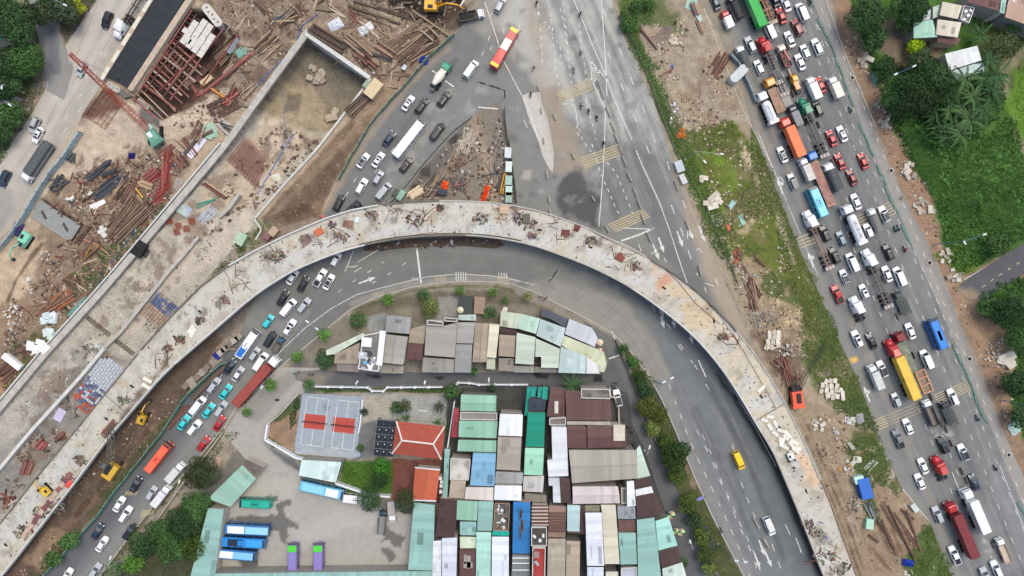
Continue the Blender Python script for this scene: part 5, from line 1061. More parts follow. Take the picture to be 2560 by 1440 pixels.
WP=mat('white_panel',(222,224,228),rough=.5,var=.05)
onroof(wt,918,855,9.2,bx(2.6,2.4,.9),'stair_hood',WP,-.08);onroof(wt,953,870,9.3,bx(1.5,9,.3),'parapet_canopy',WP,-.11);onroof(wt,907,888,9.2,bx(2.2,1.8,.5),'skylight',mat('panel_g',(170,176,184)),-.1);onroof(wt,915,906,9.2,bx(.9,.9,1.1),'water_tank',mat('blue_tank',(110,170,196)),.3)
for i in range(14):onroof(wt,RU(903,938),RU(880,922),9.2,bx(RU(.4,1.3),RU(.4,1.3),RU(.2,.8)),'air_unit',random.choice([WP,STEEL,mat('panel_g',(170,176,184))]),random.random()*3)
TANK=MB();TANK.tube((0,-.7,.5),(0,.7,.5),.42,12);TANK=TANK.mesh('water_tank');SST=mat('stainless',(190,194,198),rough=.25,metal=.6)
def hby(s):return next(t for t in HS if any(e[0]is t and s in e[1]for e in REG))
def rooftop(s,px,py,z,what):
 t=hby(s);c=P(px,py,z)
 if what=='tank':part('water_tank',TANK,SST,t,loc=(c.x-t.location.x,c.y-t.location.y,z-.1),rot=(0,0,random.random()))
 elif what=='sky':onroof(t,px,py,z,bx(1.,3.2,.08),'skylight',mat('skylight',(196,190,180)))
 else:onroof(t,px,py,z,bx(RU(.5,1.),RU(.5,.9),.5),'air_unit',WP,random.random())
rooftop('brick-red',1341,1406,9.1,'tank');onroof(hby('brick-red'),1341,1383,8.7,bx(1.4,1.6,1.2),'stair_hood',mat('hood',(150,120,116)));rooftop('pale skylight',1391,1018,6.2,'sky')
for s,x,y,z in(('cluttered roof garden',1336,1340,7.6),('cluttered roof garden',1350,1350,7.6),('cluttered roof garden',1358,1338,7.6),('cluttered grey roof terrace',2412,30,4.8),('cluttered grey roof terrace',2418,40,4.8),('cluttered grey roof terrace',2407,50,4.8),('cluttered grey roof terrace',2424,28,4.8),('dusty blue',0,0,0)):
 if x:rooftop(s,x,y,z,'ac')
k_=hby('patched brown roof with grey')
for(x,y,w,l)in((1172,1405,1.,3.4),(1170,1412,2.4,1.6),(1163,1398,.7,2.4)):onroof(k_,x,y,5.35,bx(w,l,.05),'repair_sheet',mat('repair',(150,144,138)))
k_=hby('strong blue roof with a rusty');
for i in range(9):onroof(k_,RU(1299,1309),RU(1275,1350),6.6,bx(RU(.2,.5),RU(1,3.5),.06),'rusty_sheet',random.choice([mat('rs1',(108,92,82)),mat('rs2',(80,84,90))]),RU(-.1,.1))
k_=hby('cream corner');onroof(k_,1548,1082,7.,bx(3.,4.2,.06),'cream_patch',mat('crp',(200,190,172)))
k_=hby('right end of the upper row, with')if False else None
for s,n in(('rust-striped brown',6),('tan roof with rust',7)):
 t=hby(s);px0=[e for e in REG if e[0]is t][0]
 for i in range(n):onroof(t,px0[2],px0[3]-26+i*52/n+6,5.95,bx(4.4,.35 if n==6 else .5,.05),'pale_sheet' if n==6 else 'rust_sheet',mat('pales',(190,172,158))if n==6 else mat('rusts',(100,62,56)))
t=hby('grey roof with white stripes')
for y in(1395,1408,1425):onroof(t,1302,y,6.25,bx(4.4,.28,.05),'skylight_strip',WP)
jt=house(Q(1237,1256,1275,1257,1272,1325,1233,1324),5.,(100,96,90),'junk-filled open terrace with brick edge','flat',parapet=(150,120,104),lm='the junk-filled terrace')
for i in range(26):onroof(jt,RU(1240,1268),RU(1262,1318),5.1,bx(RU(.3,1.2),RU(.3,1.4),RU(.2,.7)),'junk_item',mat('junk%d'%(i%6),[(196,198,200),(80,78,76),(140,108,92),(50,56,62),(120,118,112),(206,208,210)][i%6]),random.random()*3)
def tile_roof(t,quad,m,n_rows,name='tile_course'):
 a,b,c,d=[Vector(q)for q in quad];me_cache=None
 for i in range(n_rows):
  u0,u1=i/n_rows,(i+1.12)/n_rows;p=[a.lerp(d,u0),b.lerp(c,u0),b.lerp(c,min(u1,1)),a.lerp(d,min(u1,1))];k=MB()
  up=Vector((0,0,.05));k.add([p[0]+up,p[1]+up,p[2],p[3],p[0]-up,p[1]-up],[(0,1,2,3),(5,4,0,1)][0:1]+[(0,4,5,1)]);part(name,k,m,t)
th=thing('tile_roof_house',P(1047,1100,0));th_l=th.location
def TL(x,y,z):v=P(x,y,z);return v-th_l
RED=mat('red_tile',(160,76,60),rough=.75,var=.14,scale=1.2,bump=.3,bscale=8);z0,z1=4.6,6.6
A,B,Cc,D=TL(991,1053,z0),TL(1112,1066,z0),TL(1103,1148,z0),TL(980,1134,z0);E,Fp=TL(1005,1101,z1),TL(1083,1110,z1);Eg,Fg=TL(1003,1094,z1),TL(1086,1103,z1)
for q in([D,A,E,E],[A,B,Fp,E],[B,Cc,Fp,Fp],[Cc,D,E,Fp]):tile_roof(th,q,RED,16)
k=MB();k.prism([(v.x,v.y)for v in shrink([A,B,Cc,D],.9)],0,4.5);part('wall',k,mat('house_wall',(206,196,180)),th)
for q in((A,E),(D,E),(B,Fp),(Cc,Fp),(E,Fp)):k=MB();k.tube(q[0]+Vector((0,0,.12)),q[1]+Vector((0,0,.12)),.22,6);part('ridge_cap',k,mat('ridge_white',(226,214,204)),th)
reg(th,'hipped red tile house with pale ridge lines','house',lm='the red tiled hipped house')
th=thing('tile_roof_house',P(1067,1210,0));th_l=th.location;ORG=mat('orange_tile',(182,94,66),rough=.75,var=.1,scale=1.2,bump=.3,bscale=8)
A,B,Cc,D=TL(1038,1168,5.2),TL(1100,1174,5.2),TL(1090,1252,5.2),TL(1031,1250,5.2);E,Fp=TL(1073,1172,6.8),TL(1063,1251,6.8)
tile_roof(th,[A,D,Fp,E],ORG,12);tile_roof(th,[Cc,B,E,Fp],ORG,9);k=MB();k.prism([(v.x,v.y)for v in shrink([A,B,Cc,D],.7)],0,5.1);part('wall',k,mat('house_wall',(206,196,180)),th)
for q in((A,E),(E,B),(D,Fp),(Fp,Cc)):k=MB();k.tube(q[0]+Vector((0,0,.1)),q[1]+Vector((0,0,.1)),.2,4);part('verge',k,WP,th)
reg(th,'plain orange gabled house with white verges','house',lm='the orange gabled house')
for i,(x,y)in enumerate(Q(1101,1196,1104,1205,1103,1215,1102,1230)):
 k=MB();c=P(x,y,3.2);k.box(c.x,c.y,0,.8,.8,3.2);o=part('boundary_pillar',k,WP,None);reg(o,'white boundary pillar beside the orange house','pillar','white pillars',at=(x,y))
ss=thing('solar_shed',P(963,1094,0));th_l=ss.location;q=[TL(943,1048,4),TL(992,1052,4),TL(982,1141,4),TL(933,1138,4)]
k=MB();k.prism([(v.x,v.y)for v in q],3.7,4.);part('roof',k,mat('shed_roof',(120,122,126)),ss)
for v in q:Bp(ss,'post',STEEL,v.x*.93,v.y*.93,0,.2,.2,3.7)
PAN=mat('solar_panel',(34,36,48),rough=.25,var=.1);e1,e2=(q[1]-q[0]),(q[3]-q[0])
for r_ in range(5):
 for c_ in range(3):
  o0=q[0]+e1*(c_+.06)/3+e2*(r_+.07)/5;k=MB();a_,b_=e1*.318,e2*.183;k.prism([(v.x,v.y)for v in(o0,o0+a_,o0+a_+b_,o0+b_)],4.02,4.12+.01*c_);part('solar_panel',k,PAN,ss)
  if r_:k=MB();cc=o0+a_/2+b_/3;k.box(cc.x,cc.y,4.13,.22,.3,.05);part('vent_spot',k,WP,ss)
reg(ss,'open shed roofed with black solar panels','shed',lm='the solar panel shed')
ts=[(Q(1318,967,1328,967,1320,1040,1311,1040)),(Q(1329,967,1342,968,1338,992,1326,992)),(Q(1346,968,1356,968,1352,994,1343,994)),(Q(1357,967,1371,968,1368,1000,1354,998))]
for i,q in enumerate(ts):
 z=4.8+i*.1;w=[P(x,y,z)for x,y in q];c=sum(w,Vector((0,0,0)))/4;t=thing('shade_cloth',(c.x,c.y,0));k=MB();n=7;vs=[];fs=[]
 L_=[v-c for v in w]
 for a_ in range(n):
  for b_ in range(n):u,v=a_/(n-1),b_/(n-1);p_=L_[0].lerp(L_[1],u).lerp(L_[3].lerp(L_[2],u),v);vs.append((p_.x,p_.y,z-.3*math.sin(u*3.14)*math.sin(v*3.14)+RU(-.08,.08)))
 for a_ in range(n-1):
  for b_ in range(n-1):j=a_*n+b_;fs.append((j,j+1,j+n+1,j+n))
 k.add(vs,fs);k.add([(x,y,z_-.04)for x,y,z_ in vs],[f[::-1]for f in fs]);part('cloth',k,mat('teal_cloth',(36,146,132),var=.15),t)
 for v in L_:k=MB();k.tube((v.x*.97,v.y*.97,0),(v.x*.97,v.y*.97,z-.1),.06);part('post',k,STEEL,t)
 reg(t,'teal shade cloth on poles','shade cloth','teal shade cloths')
def bwall(pts,w,h,desc,m=None,cat='wall',name='boundary_wall',posts=0,lm=None):
 c=pts[len(pts)//2];t=thing(name,P(c[0],c[1],0));W=[P(x,y,h)-t.location for x,y in pts]
 for i in range(len(W)-1):
  a,b=W[i],W[i+1];d=(b-a);d.z=0
  if d.length<.2:continue
  d.normalize();n=Vector((-d.y,d.x,0))*w/2;k=MB();k.prism([(v.x,v.y)for v in(a-n,b-n-d*.02,b+n-d*.02,a+n)],0,h);part('wall_segment',k,m or WP,t)
  if posts:
   L_=(b-a).length;np_=max(1,int(L_/posts))
   for j in range(np_):p_=a.lerp(b,j/np_);Bp(t,'wall_pier',m or WP,p_.x,p_.y,0,w*1.9,w*1.9,h+.2)
 reg(t,desc,cat,lm=lm,at=c);return t
bwall(Q(787,967,918,969,930,978,958,978,968,969,1106,968),.3,2.,'white boundary wall with a set-back gate along the alley',posts=3,lm='the white alley wall')
bwall(Q(1142,960,1145,957,1172,958,1197,962,1320,962),.3,2.,'white wall with gate pillars along the middle of the alley',posts=4);bwall(Q(668,1062,662,1100,740,1146,756,1149),.45,1.9,'thick white wall bending round the yard entrance');bwall(Q(838,1209,903,1231,902,1236,975,1243),.5,2.,'pale wall between the garden and the bus yard')
bwall(Q(745,985,700,1035,668,1062),.25,1.4,'grey diagonal garden wall by the side lane',OLDC);bwall(Q(1136,1004,1126,1070,1113,1160,1107,1245),.3,2.6,'long white boundary wall left of the housing columns');bwall(Q(906,1000,900,1060,895,1085),.3,2.2,'white fence frame beside the sports court');bwall(Q(1108,1045,1114,1052,1113,1065),.2,1.4,'short pale wall behind the red tiled house',OLDC)
bwall(Q(1540,850,1575,935,1600,1000,1630,1080,1680,1190),.22,1.,'low grey wall between frontage street and planting',DARKC);bwall(Q(1525,968,1527,992,1538,995,1547,1020,1548,1060),.3,1.8,'wavy pale wall beside the parked white car',OLDC)
bwall(Q(2424,26,2480,40,2560,66,2660,100),.8,2.4,'long grey factory wall at the top right',OLDC);bwall(Q(555,1082,520,1130,470,1190,375,1325,300,1420),.25,1.2,'concrete wall under the roadside trees',OLDC);bwall(Q(988,1014,1030,1017),.25,.6,'upper low edge of the paved garden terrace',OLDC);bwall(Q(988,1016,985,1050),.25,.6,'left low edge of the paved garden terrace',OLDC)
def umbrella(px,py,r_,cols,desc,z=2.4):
 c=P(px,py,z);t=thing('parasol',(c.x,c.y,0));k=MB();k.tube((0,0,0),(0,0,z+.5),.04);part('pole',k,STEEL,t);n=8
 for i in range(n):
  a,b=2*math.pi*i/n,2*math.pi*(i+1)/n;k=MB();p_=[(0,0,z+.55),(math.cos(a)*r_,math.sin(a)*r_,z),(math.cos(b)*r_,math.sin(b)*r_,z)];k.add(p_+[(x,y,q_-.03)for x,y,q_ in p_],[(0,1,2),(5,4,3),(1,4,5,2)]);part('canopy_panel',k,mat('canopy_%d'%sum(cols[i%len(cols)]),cols[i%len(cols)]),t)
 reg(t,desc,'parasol','street parasols')
G2=[(176,224,140),(196,150,124),(120,130,116),(60,70,66)]
umbrella(1678,1288,1.15,G2,'green, brown and grey segmented parasol below the maroon roof');umbrella(1690,1328,.9,G2,'left of the two lower green segmented parasols');umbrella(1703,1331,1.1,G2,'right of the two lower green segmented parasols');umbrella(1500,856,.9,[(226,210,176),(214,196,164)],'cream parasol at the end of the upper row');umbrella(1500,878,.8,[(200,60,60),(230,226,220),(150,170,120),(230,226,220)],'red and white parasol at the end of the upper row');umbrella(1151,775,.9,[(220,212,180)],'closed-looking cream parasol beside the black canopy')
HL=207
car('suv','black',264,48,203,lm='the tractor unit on the left road',lab='black car with blue bonnet sticker beside the white lorry cab on the left road')
semi(297,70,212,'white','chassis',desc='white bonneted lorry with empty chassis trailer on left road')
car('hatch','silver',201,172,205,lab='silver hatchback passing under the red crane jib')
car('suv','silver',82,312,HL,lab='silver car with roof rails on the left road, just above a white sedan',lm='the silver car on the left road')
car('sedan','white',92,337,HL,sun=1,lab='white sedan with black sunroof on the left road beside a silver car')
box_truck(86,403,213.5,12.2,'white',(92,96,98),'tarp',3.4,2.45,'long lorry with ribbed grey canvas and white cab on left road',ribs=16,lm='the long grey canvas lorry')
car('suv','navy',7,446,205,lab='dark blue car cut off by the left edge of the photo')
car('suv','silver',1251,10,30)
bus(1261,119,30,12,'red','red and yellow city bus with a white roof section',panels=((.45,.7,'white',.8),(.02,.1,'yellow',.9),(.9,.98,'yellow',.9),(.1,.4,(214,40,46),.82)),ac=False,lm='the red and yellow bus')
car('van','white',1177,171,35,lm='the white van by the bus')
car('sedan','white',1020,257,33,sun=1);car('suv','black',1054,263,36);car('suv','black',1110,246,36)
car('sedan','navy',972,346,37);bus(1021,346,38,12,'white','long white coach with black windows and five roof fans',vents=5,ac=False,panels=((.42,.72,(228,230,232),.6),),lm='the long white coach')
car('van',(44,44,46),1093,327,38,desc='matt black van')
car('sedan','white',907,401,35,roofc='black');car('sedan','white',945,399,33,sun=1);car('suv','brown',1015,411,37);car('hatch','silver',945,444,30)
car('suv','white',903,465,30);car('van','silver',958,477,38);car('suv','black',846,506,27)
box_truck(878,524,45,6.,'black',(50,52,54),'tarp',2.6,2.,'small dark lorry half hidden under the flyover')
car('hatch','white',839,649,30);car('sedan','white',730,693,32);car('sedan','black',757,710,30);car('pickup','white',799,694,30);car('sedan','white',821,705,28,roofc='black')
car('sedan','black',706,745,30);car('van','white',719,769,38);car('suv','silver',759,764,38);car('hatch','turq',669,804,33);car('suv','white',723,818,33,sun=1);car('suv','black',673,848,32)
box_truck(694,862,30,4.6,(52,84,104),(104,96,92),'open',2.,1.7,'small lorry with a dark blue cab and empty grey bed')
bus(617,861,35,8.6,'white','white city bus with a blue rear roof',panels=((.05,.42,'blue',.75),),vents=3,lm='the white and blue bus',W=2.3,H=2.9)
car('hatch','silver',635,886,33);car('van','white',650,905,35,lm='the white van beside the red container')
semi(683,906,41,'white','container',tcol=(150,70,62),desc='articulated lorry with white cab and faded red container',hood=False,tlen=13.6,lm='the faded red container')
car('sedan','navy',573,917,35,roofc=(28,36,50));car('sedan','silver',594,936,33,roofc=(222,226,230));car('suv','silver',533,964,35);car('sedan','turq',563,980,35);car('van','white',492,1015,38)
car('sedan','turq',520,1027,35);car('suv','silver',551,1023,35);car('sedan','turq',458,1057,35);car('suv','white',484,1070,38);car('sedan','red',547,1059,33)
car('sedan','red',507,1110,38);bus(393,1146,38,9.2,(238,96,66),'bright orange minibus coach',panels=((.05,.85,(240,108,78),.7),),vents=3,lm='the orange coach',W=2.3)
box_truck(437,1182,40,6.,'white',(206,206,204),'box',2.7,2.,'white box lorry beside the dark tree');car('sedan','black',338,1212,30);car('hatch','silver',377,1234,33)
box_truck(402,1241,37,6.4,'white',(218,220,222),'box',2.7,1.95,'white box lorry beside the kerb');car('sedan','white',296,1262,32);car('suv','white',312,1287,32);car('sedan','navy',242,1330,33);car('suv','black',321,1331,35);car('sedan','white',253,1362,33)
car('suv','silver',235,1430,33);car('sedan','white',165,1441,33)
car('van','yellow',1849,1153,156,lm='the yellow van');car('van','white',1926,1318,158,roofc=(214,214,210));car('suv','white',1545,996,347,roofc='black',place='parked')
bus(637,1260,273,8.3,'teal','parked green bus with teal roof',panels=((.04,.9,(44,168,146),.7),),vents=3,lm='the green bus in the yard',W=2.3)
bus(617,1325,93,12,(60,120,180),'parked blue coach with pale blue and white roof, topmost of the three',panels=((.08,.45,'white',.72),(.47,.98,(150,206,230),.72)),vents=5,ac=False,W=2.6,lm='the topmost blue coach')
bus(608,1357,93,11.6,(42,132,206),'parked bright blue coach with dark roof panel, middle of the three',panels=((.15,.5,(34,46,64),.74),(.55,.95,(60,156,224),.74)),vents=1,W=2.6)
bus(583,1387,95,12,(60,120,180),'parked blue coach with white front roof, lowest of the three',panels=((.05,.5,'white',.7),(.5,.95,(130,190,222),.7)),vents=3,ac=False,W=2.6)
bus(804,1226,103,12,(110,182,214),'parked pale blue coach by the garden wall',panels=((.6,.88,'white',.74),(.06,.55,(140,204,226),.72)),vents=5,ac=False,W=2.7,lm='the pale blue coach')
bus(897,1250,96,8.5,(224,224,222),'parked white minibus half hidden under a tree',vents=6,W=2.2,H=2.7,ac=True)
bus(731,1416,0,11.6,(128,110,190),'purple and green coach, left one of the pair in the yard',panels=((.84,.97,(80,204,60),.9),(.0,.8,(136,118,196),.7)),vents=0,ac=False,front=(70,200,50),lm='the left purple and green coach')
bus(795,1416,0,11.6,(128,110,190),'purple and green coach, right one of the pair in the yard',panels=((.84,.97,(80,204,60),.9),(.0,.8,(136,118,196),.7)),vents=0,ac=False,front=(70,200,50),lm='the right purple and green coach')
box_truck(955,1305,4,6.3,(38,58,76),(150,148,144),'cage',2.2,1.9,'parked lorry with dark cab and caged bed');box_truck(979,1279,176,5.6,'white',(166,160,156),'box',2.4,1.9,'parked white lorry with pale grey box in the yard')
H=337
for k_,c_,x,y,kw in[('sedan','navy',1790,4,{}),('suv','silver',1878,110,{}),('hatch','white',1899,167,{}),('sedan','white',1966,8,{}),('sedan','red',1955,38,{}),('suv','dred',1995,66,{}),('van','white',1927,74,{}),('sedan','white',1976,97,dict(sun=1)),('suv','white',2045,115,{}),('hatch','white',2015,128,{}),('sedan','white',2002,154,{}),('sedan','red',2053,211,{}),('suv','black',2046,268,{}),('sedan','red',2081,345,{}),('sedan','white',2107,334,dict(sun=1)),('sedan','white',1958,386,dict(roofc='black')),('suv','silver',1984,453,dict(roofc='navy')),('sedan','red',2102,403,dict(sun=1)),('sedan','red',2160,402,{}),('sedan','dred',2132,443,{}),('sedan','white',2142,504,{}),('suv','white',2213,535,dict(roofc='black')),('hatch','white',2173,577,{}),('suv','black',2065,583,{}),('hatch','bluegrey',2105,596,{}),('suv','black',2089,638,{}),('van','white',2134,656,{}),('suv','black',2224,630,{}),('hatch','white',2113,692,dict(roofc='black')),('sedan','white',2220,685,{}),('van','white',2252,691,{}),('pickup','red',2096,736,{}),('hatch','white',2162,729,dict(sun=1)),('sedan','white',2278,828,{}),('suv','white',2145,847,dict(sun=1)),('sedan','black',2181,853,{}),('van','white',2320,899,{}),('suv','white',2208,923,dict(roofc='black')),('hatch','silver',2243,1001,{}),('suv','white',2385,993,{}),('sedan','white',2272,1067,{}),('pickup','grey',2249,1099,{}),('suv','black',2361,1114,{}),('suv','white',2411,1132,dict(roofc='black')),('sedan','white',2310,1166,{}),('sedan','white',2302,1205,{}),('sedan','navy',2438,1207,{}),('suv','silver',2347,1288,{}),('pickup','white',2390,1390,{}),('sedan','black',1938,-4,{}),('suv','white',2494,1424,{}),('suv','silver',2467,1441,{}),('suv','black',2250,572+200,None)]:
 if kw is None:continue
 car(k_,c_,x,y,H,**kw)
car('van','white',2008,28,H,desc='large white minibus with blue window lettering',roofc=(240,240,242),lm='the minibus with blue lettering')
box_truck(1840,16,H,6.6,'black',(42,44,46),'tarp',2.9,2.2,'black canvas lorry at the top of the jam');box_truck(1819,47,H,5.,(182,58,66),'white','box',2.5,1.9,'small lorry with red cab and white box',lm='the small red and white lorry')
semi(1851,-56,H,'green','container',tcol=(34,168,70),desc='articulated lorry with bright green lettered container',tlen=12.4,lm='the bright green container')
semi(1905,-18,H,'orange','chassis',desc='empty orange skeletal trailer at the top of the jam',hood=False,tlen=7.5,chassis_col=(176,120,84))
box_truck(1859,141,H,6.4,'white',(78,82,82),'tarp',2.6,2.,'white-cabbed lorry with dark grey cover next to the waste ground')
semi(1913,112,H,'red','chassis',desc='red bonneted lorry pulling an empty chassis, high in the jam',lm='the upper red lorry cab',tlen=12.4,chassis_col=(120,112,108))
t_=box_truck(1963,138,H,6.3,(228,216,196),(128,70,66),'open',2.4,2.,'cream-cabbed crane lorry with a load of red scrap',lm='the cream crane lorry')
Bp(t_,'crane_arm',paint((190,60,66)),.5,-.2,1.6,.28,3.2,.28,.1);k=MB();k.tube((0,-1.2,1.1),(0,-1.2,1.6),.5,10);part('coiled_hose',k,mat('hose_r',(120,74,60)),t_)
for i in range(7):
 k=MB();k.box(RU(-.6,.6),RU(-2.6,.3),1.1,RU(.3,.8),RU(.3,.9),RU(.3,.6),random.random()*3);part('scrap',k,mat('scrap%d'%i,random.choice([(120,86,72),(90,96,92),(150,130,110)])),t_)
t_=truck_at(1987,200,H,'wheeled_digger',1.6);cab_mb(t_,-.4,1.6,1.5,2.3,(224,158,50));wheels(t_,[1.4,-1.6],2.2,.55)
Bp(t_,'engine_cover',paint((196,130,66)),0,-1.4,.8,1.5,3.,.9,taper=.85);Bp(t_,'boom',paint((160,110,60)),0,2.7,.5,.3,1.8,.3);Bp(t_,'rear_bucket',STEEL,0,-3.3,.5,1.3,.9,.7)
reg(t_,'small orange wheeled digger driving in the jam','digger',lm='the orange wheeled digger')
box_truck(2035,219,H,6.4,'white','white','box',2.9,2.1,'white box lorry touching a red car');box_truck(2090,217,H,6.,'white','cream','box',2.8,2.1,'cream box lorry by the green mesh')
semi(1926,208,H,(222,150,60),'flat',tcol=(168,128,96),desc='orange lorry cab with a rusting peeled cargo roof',hood=False,tlen=7.,lm='the rusting orange lorry')
box_truck(1960,232,H,8.8,'grey',(146,140,134),'flat',1.6,2.4,'flat grey trailer deck beside the rusting orange lorry')
semi(1907,243,H,'white','tank',desc='white lorry with pale blue tank on the left lane',hood=False,tlen=6.5,lm='the left-lane tank lorry')
semi(2014,266,H,'green','chassis',desc='dark green bonneted lorry with empty chassis',lm='the dark green lorry',chassis_col=(98,96,94))
box_truck(1989,288,H,6.,'navy',(128,130,134),'box',2.6,2.,'grey box lorry between green and orange lorries')
semi(1964,308,H,(212,66,48),'container',tcol=(240,124,76),desc='articulated lorry with orange container',hood=False,lm='the orange container',tlen=8.6)
box_truck(2018,423,H,6.4,'white',(198,196,190),'box',2.8,2.,'pale grey box lorry beside the orange flatbed')
semi(2031,392,H,'blue','flat',tcol=(172,118,100),desc='blue lorry cab with patched orange flatbed trailer',hood=False,tlen=13.,lm='the blue lorry with orange flatbed')
box_truck(2085,441,H,8.,'white',(72,76,80),'tarp',3.4,2.5,'white-cabbed lorry with dark grey ridge cover',ribs=4,lm='the dark ridge-covered lorry')
bus(2047,505,H,8.4,(70,180,210),'turquoise city bus in the jam',panels=((.04,.92,(96,200,222),.72),),vents=3,lm='the turquoise bus')
semi(2027,548,H,'white','chassis',desc='white bonneted lorry with red-brown chassis trailer by the yellow lines',lm='the white lorry by the yellow lines',chassis_col=(142,112,106))
semi(2120,526,H,'white','tank',desc='white tanker lorry in the middle of the jam',hood=False,tlen=8.6,lm='the white tanker')
box_truck(2189,549,H,6.4,'white',(124,122,118),'tarp',2.5,1.9,'white-cabbed lorry with taut grey cover',ribs=2)
semi(2175,645,H,'white','chassis',desc='white bonneted lorry with empty dark chassis beside a white van',lm='the white lorry with dark chassis',chassis_col=(110,102,98))
semi(2144,764,H,'white',None,desc='white tractor unit without a trailer',lm='the white tractor unit')
box_truck(2255,757,H,6.4,(58,70,72),(84,92,90),'cage',2.2,1.9,'dark green caged lorry with no load')
bus(2347,836,H+1,8.4,(36,112,190),'royal blue city bus near the pavement',panels=((.04,.95,(48,130,212),.72),(.3,.62,(190,206,216),.3)),vents=4,ac=False,lm='the royal blue bus')
semi(2233,872,H,'red','container',tcol=(226,188,78),desc='red bonneted lorry carrying a yellow container',lm='the yellow container',tlen=12.2)
t_=semi(2251,845,H,'dred','flat',tcol=(122,130,112),desc='red lorry cab with green deck and orange framed bed behind',hood=False,tlen=14.5,lm='the red cab with green deck')
OF=mat('orange_frame',(204,140,100))
for x_ in(.1,2.6):Bp(t_,'bed_frame',OF,x_,-13.3,1.7,.3,6.2,.5)
for y_ in(-10.2,-12.2,-14.2,-16.3):Bp(t_,'bed_frame',OF,1.35,y_,1.7,2.4,.28,.52)
Bp(t_,'load_bed',mat('brown_bed',(134,116,98)),1.35,-13.3,1.66,2.3,6.,.06)
box_truck(2191,943,H,6.8,'white',(196,200,196),'box',2.8,2.,'white lorry with a ribbed pale box in the left lane',lm='the pale box lorry')
box_truck(2329,1033,H,7.4,'white',(120,112,104),'dump',2.4,2.,'white-cabbed lorry with empty brown tipping bed');box_truck(2372,1034,H,6.6,'black',(76,84,84),'cage',2.4,1.9,'dark caged lorry with white cab roof')
semi(2351,1165,H,'red',None,desc='red tractor unit without a trailer',lm='the red tractor unit')
semi(2420,1238,H,'white','container',tcol=(232,234,236),desc='articulated lorry with white lettered container',hood=False,lm='the white container',tlen=9.2)
semi(2380,1272,H,'red','container',tcol=(124,52,56),desc='articulated lorry with dark red container',hood=False,lm='the dark red container',tlen=12.4)
box_truck(2512,1378,H,7.2,'white',(192,172,152),'open',2.2,2.,'white-cabbed lorry with empty sand-coloured bed and red crane arm')
def text3d(txt,parent,loc,rot,size,colr,name='lettering'):
 cu=bpy.data.curves.new(name,'FONT');cu.body=txt;cu.size=size;cu.extrude=.01;cu.align_x='CENTER';cu.align_y='CENTER'
 o=bpy.data.objects.new(name,cu);COL.objects.link(o);dg=bpy.context.evaluated_depsgraph_get();me=bpy.data.meshes.new_from_object(o.evaluated_get(dg));bpy.data.objects.remove(o)
 me.name=name;return part(name,me,mat('ink_%d'%sum(colr),colr,rough=.6),parent,loc=loc,rot=rot)
for o in list(bpy.data.objects):
 if o.name.startswith('container')and o.parent and o.parent.parent:
  d=[e for e in REG if e[0]is o.parent.parent]
  if d and 'green lettered' in d[0][1]:text3d('EVERGREEN',o,(-1.23,-6.3,2.75),(math.pi/2,0,-math.pi/2),1.7,(226,240,228))
  if d and 'white lettered' in d[0][1]:text3d('LOGISTICS',o,(-1.23,-5.2,2.75),(math.pi/2,0,-math.pi/2),1.2,(50,60,84))
  if d and 'yellow' in d[0][1]:text3d('S',o,(-1.23,-6.4,2.8),(math.pi/2,0,-math.pi/2),1.7,(40,36,30))
t_=truck_at(1099,191,33,'concrete_mixer',2.2);cab_mb(t_,2.2,4.4,2.4,2.8,(48,150,120));frame(t_,-4.2,2.2,1.,cross=5);wheels(t_,[3.4,-1.4,-2.7],2.45)
rings=[]
for(y,rr_,z)in((1.9,.45,2.),(1.5,.95,2.1),(.2,1.25,2.35),(-1.,1.15,2.6),(-2.4,.7,2.95),(-3.,.6,3.1)):
 rings.append([(math.cos(a)*rr_,y,z+math.sin(a)*rr_)for a in[2*math.pi*i/18 for i in range(18)]])
k=MB();k.loft(rings);part('drum',k.mesh('drum',True),paint((226,218,200)),t_);k=MB();k.tube((0,-3.,3.1),(0,-3.5,3.2),.55,12,.8);part('hopper',k,STEEL,t_)
Bp(t_,'chute',mat('chute',(150,146,138)),0,-3.7,1.3,1.,1.,.6);k=MB();k.tube((-.9,2.,2.),(.9,2.,2.),.35,12);part('water_tank',k,paint((230,226,214)),t_)
reg(t_,'concrete mixer lorry with green cab and cream drum','concrete mixer',lm='the concrete mixer')
t_=box_truck(1178,37,78,6.9,'white',(120,108,90),'dump',2.4,2.2,'tipper lorry with a load of black earth beside the yellow digger',lm='the tipper lorry')
def mound_mesh(lx,ly,h,n=9,seed=0,rough=.25):
 r_=random.Random(seed);m=MB();vs=[];fs=[]
 for i in range(n):
  for j in range(n):
   u,v=i/(n-1)*2-1,j/(n-1)*2-1;e=max(0,1-max(abs(u),abs(v))**2)
   vs.append((u*lx/2,v*ly/2,h*e**.6*(1+r_.uniform(-rough,rough))))
 for i in range(n-1):
  for j in range(n-1):a=i*n+j;fs.append((a,a+n,a+n+1,a+1))
 return m.add(vs,fs)
o_=part('earth_load',mound_mesh(1.9,4.2,.6,seed=3),mat('black_earth',(52,50,50),rough=1,bump=.6),t_,loc=(0,-1.2,1.5));o_['kind']='stuff'
def skin_mesh(name,verts,edges,radii,sub=1,smooth=True):
 me=bpy.data.meshes.new(name);me.from_pydata(verts,edges,[]);o=bpy.data.objects.new(name,me);COL.objects.link(o)
 md=o.modifiers.new('s','SKIN');md.use_smooth_shade=smooth
 for i,r_ in enumerate(radii):me.skin_vertices[0].data[i].radius=(r_,r_)
 me.skin_vertices[0].data[0].use_root=True
 if sub:q=o.modifiers.new('u','SUBSURF');q.levels=sub;q.render_levels=sub
 bpy.context.view_layer.update();dg=bpy.context.evaluated_depsgraph_get();out=bpy.data.meshes.new_from_object(o.evaluated_get(dg));bpy.data.objects.remove(o);out.name=name;return out
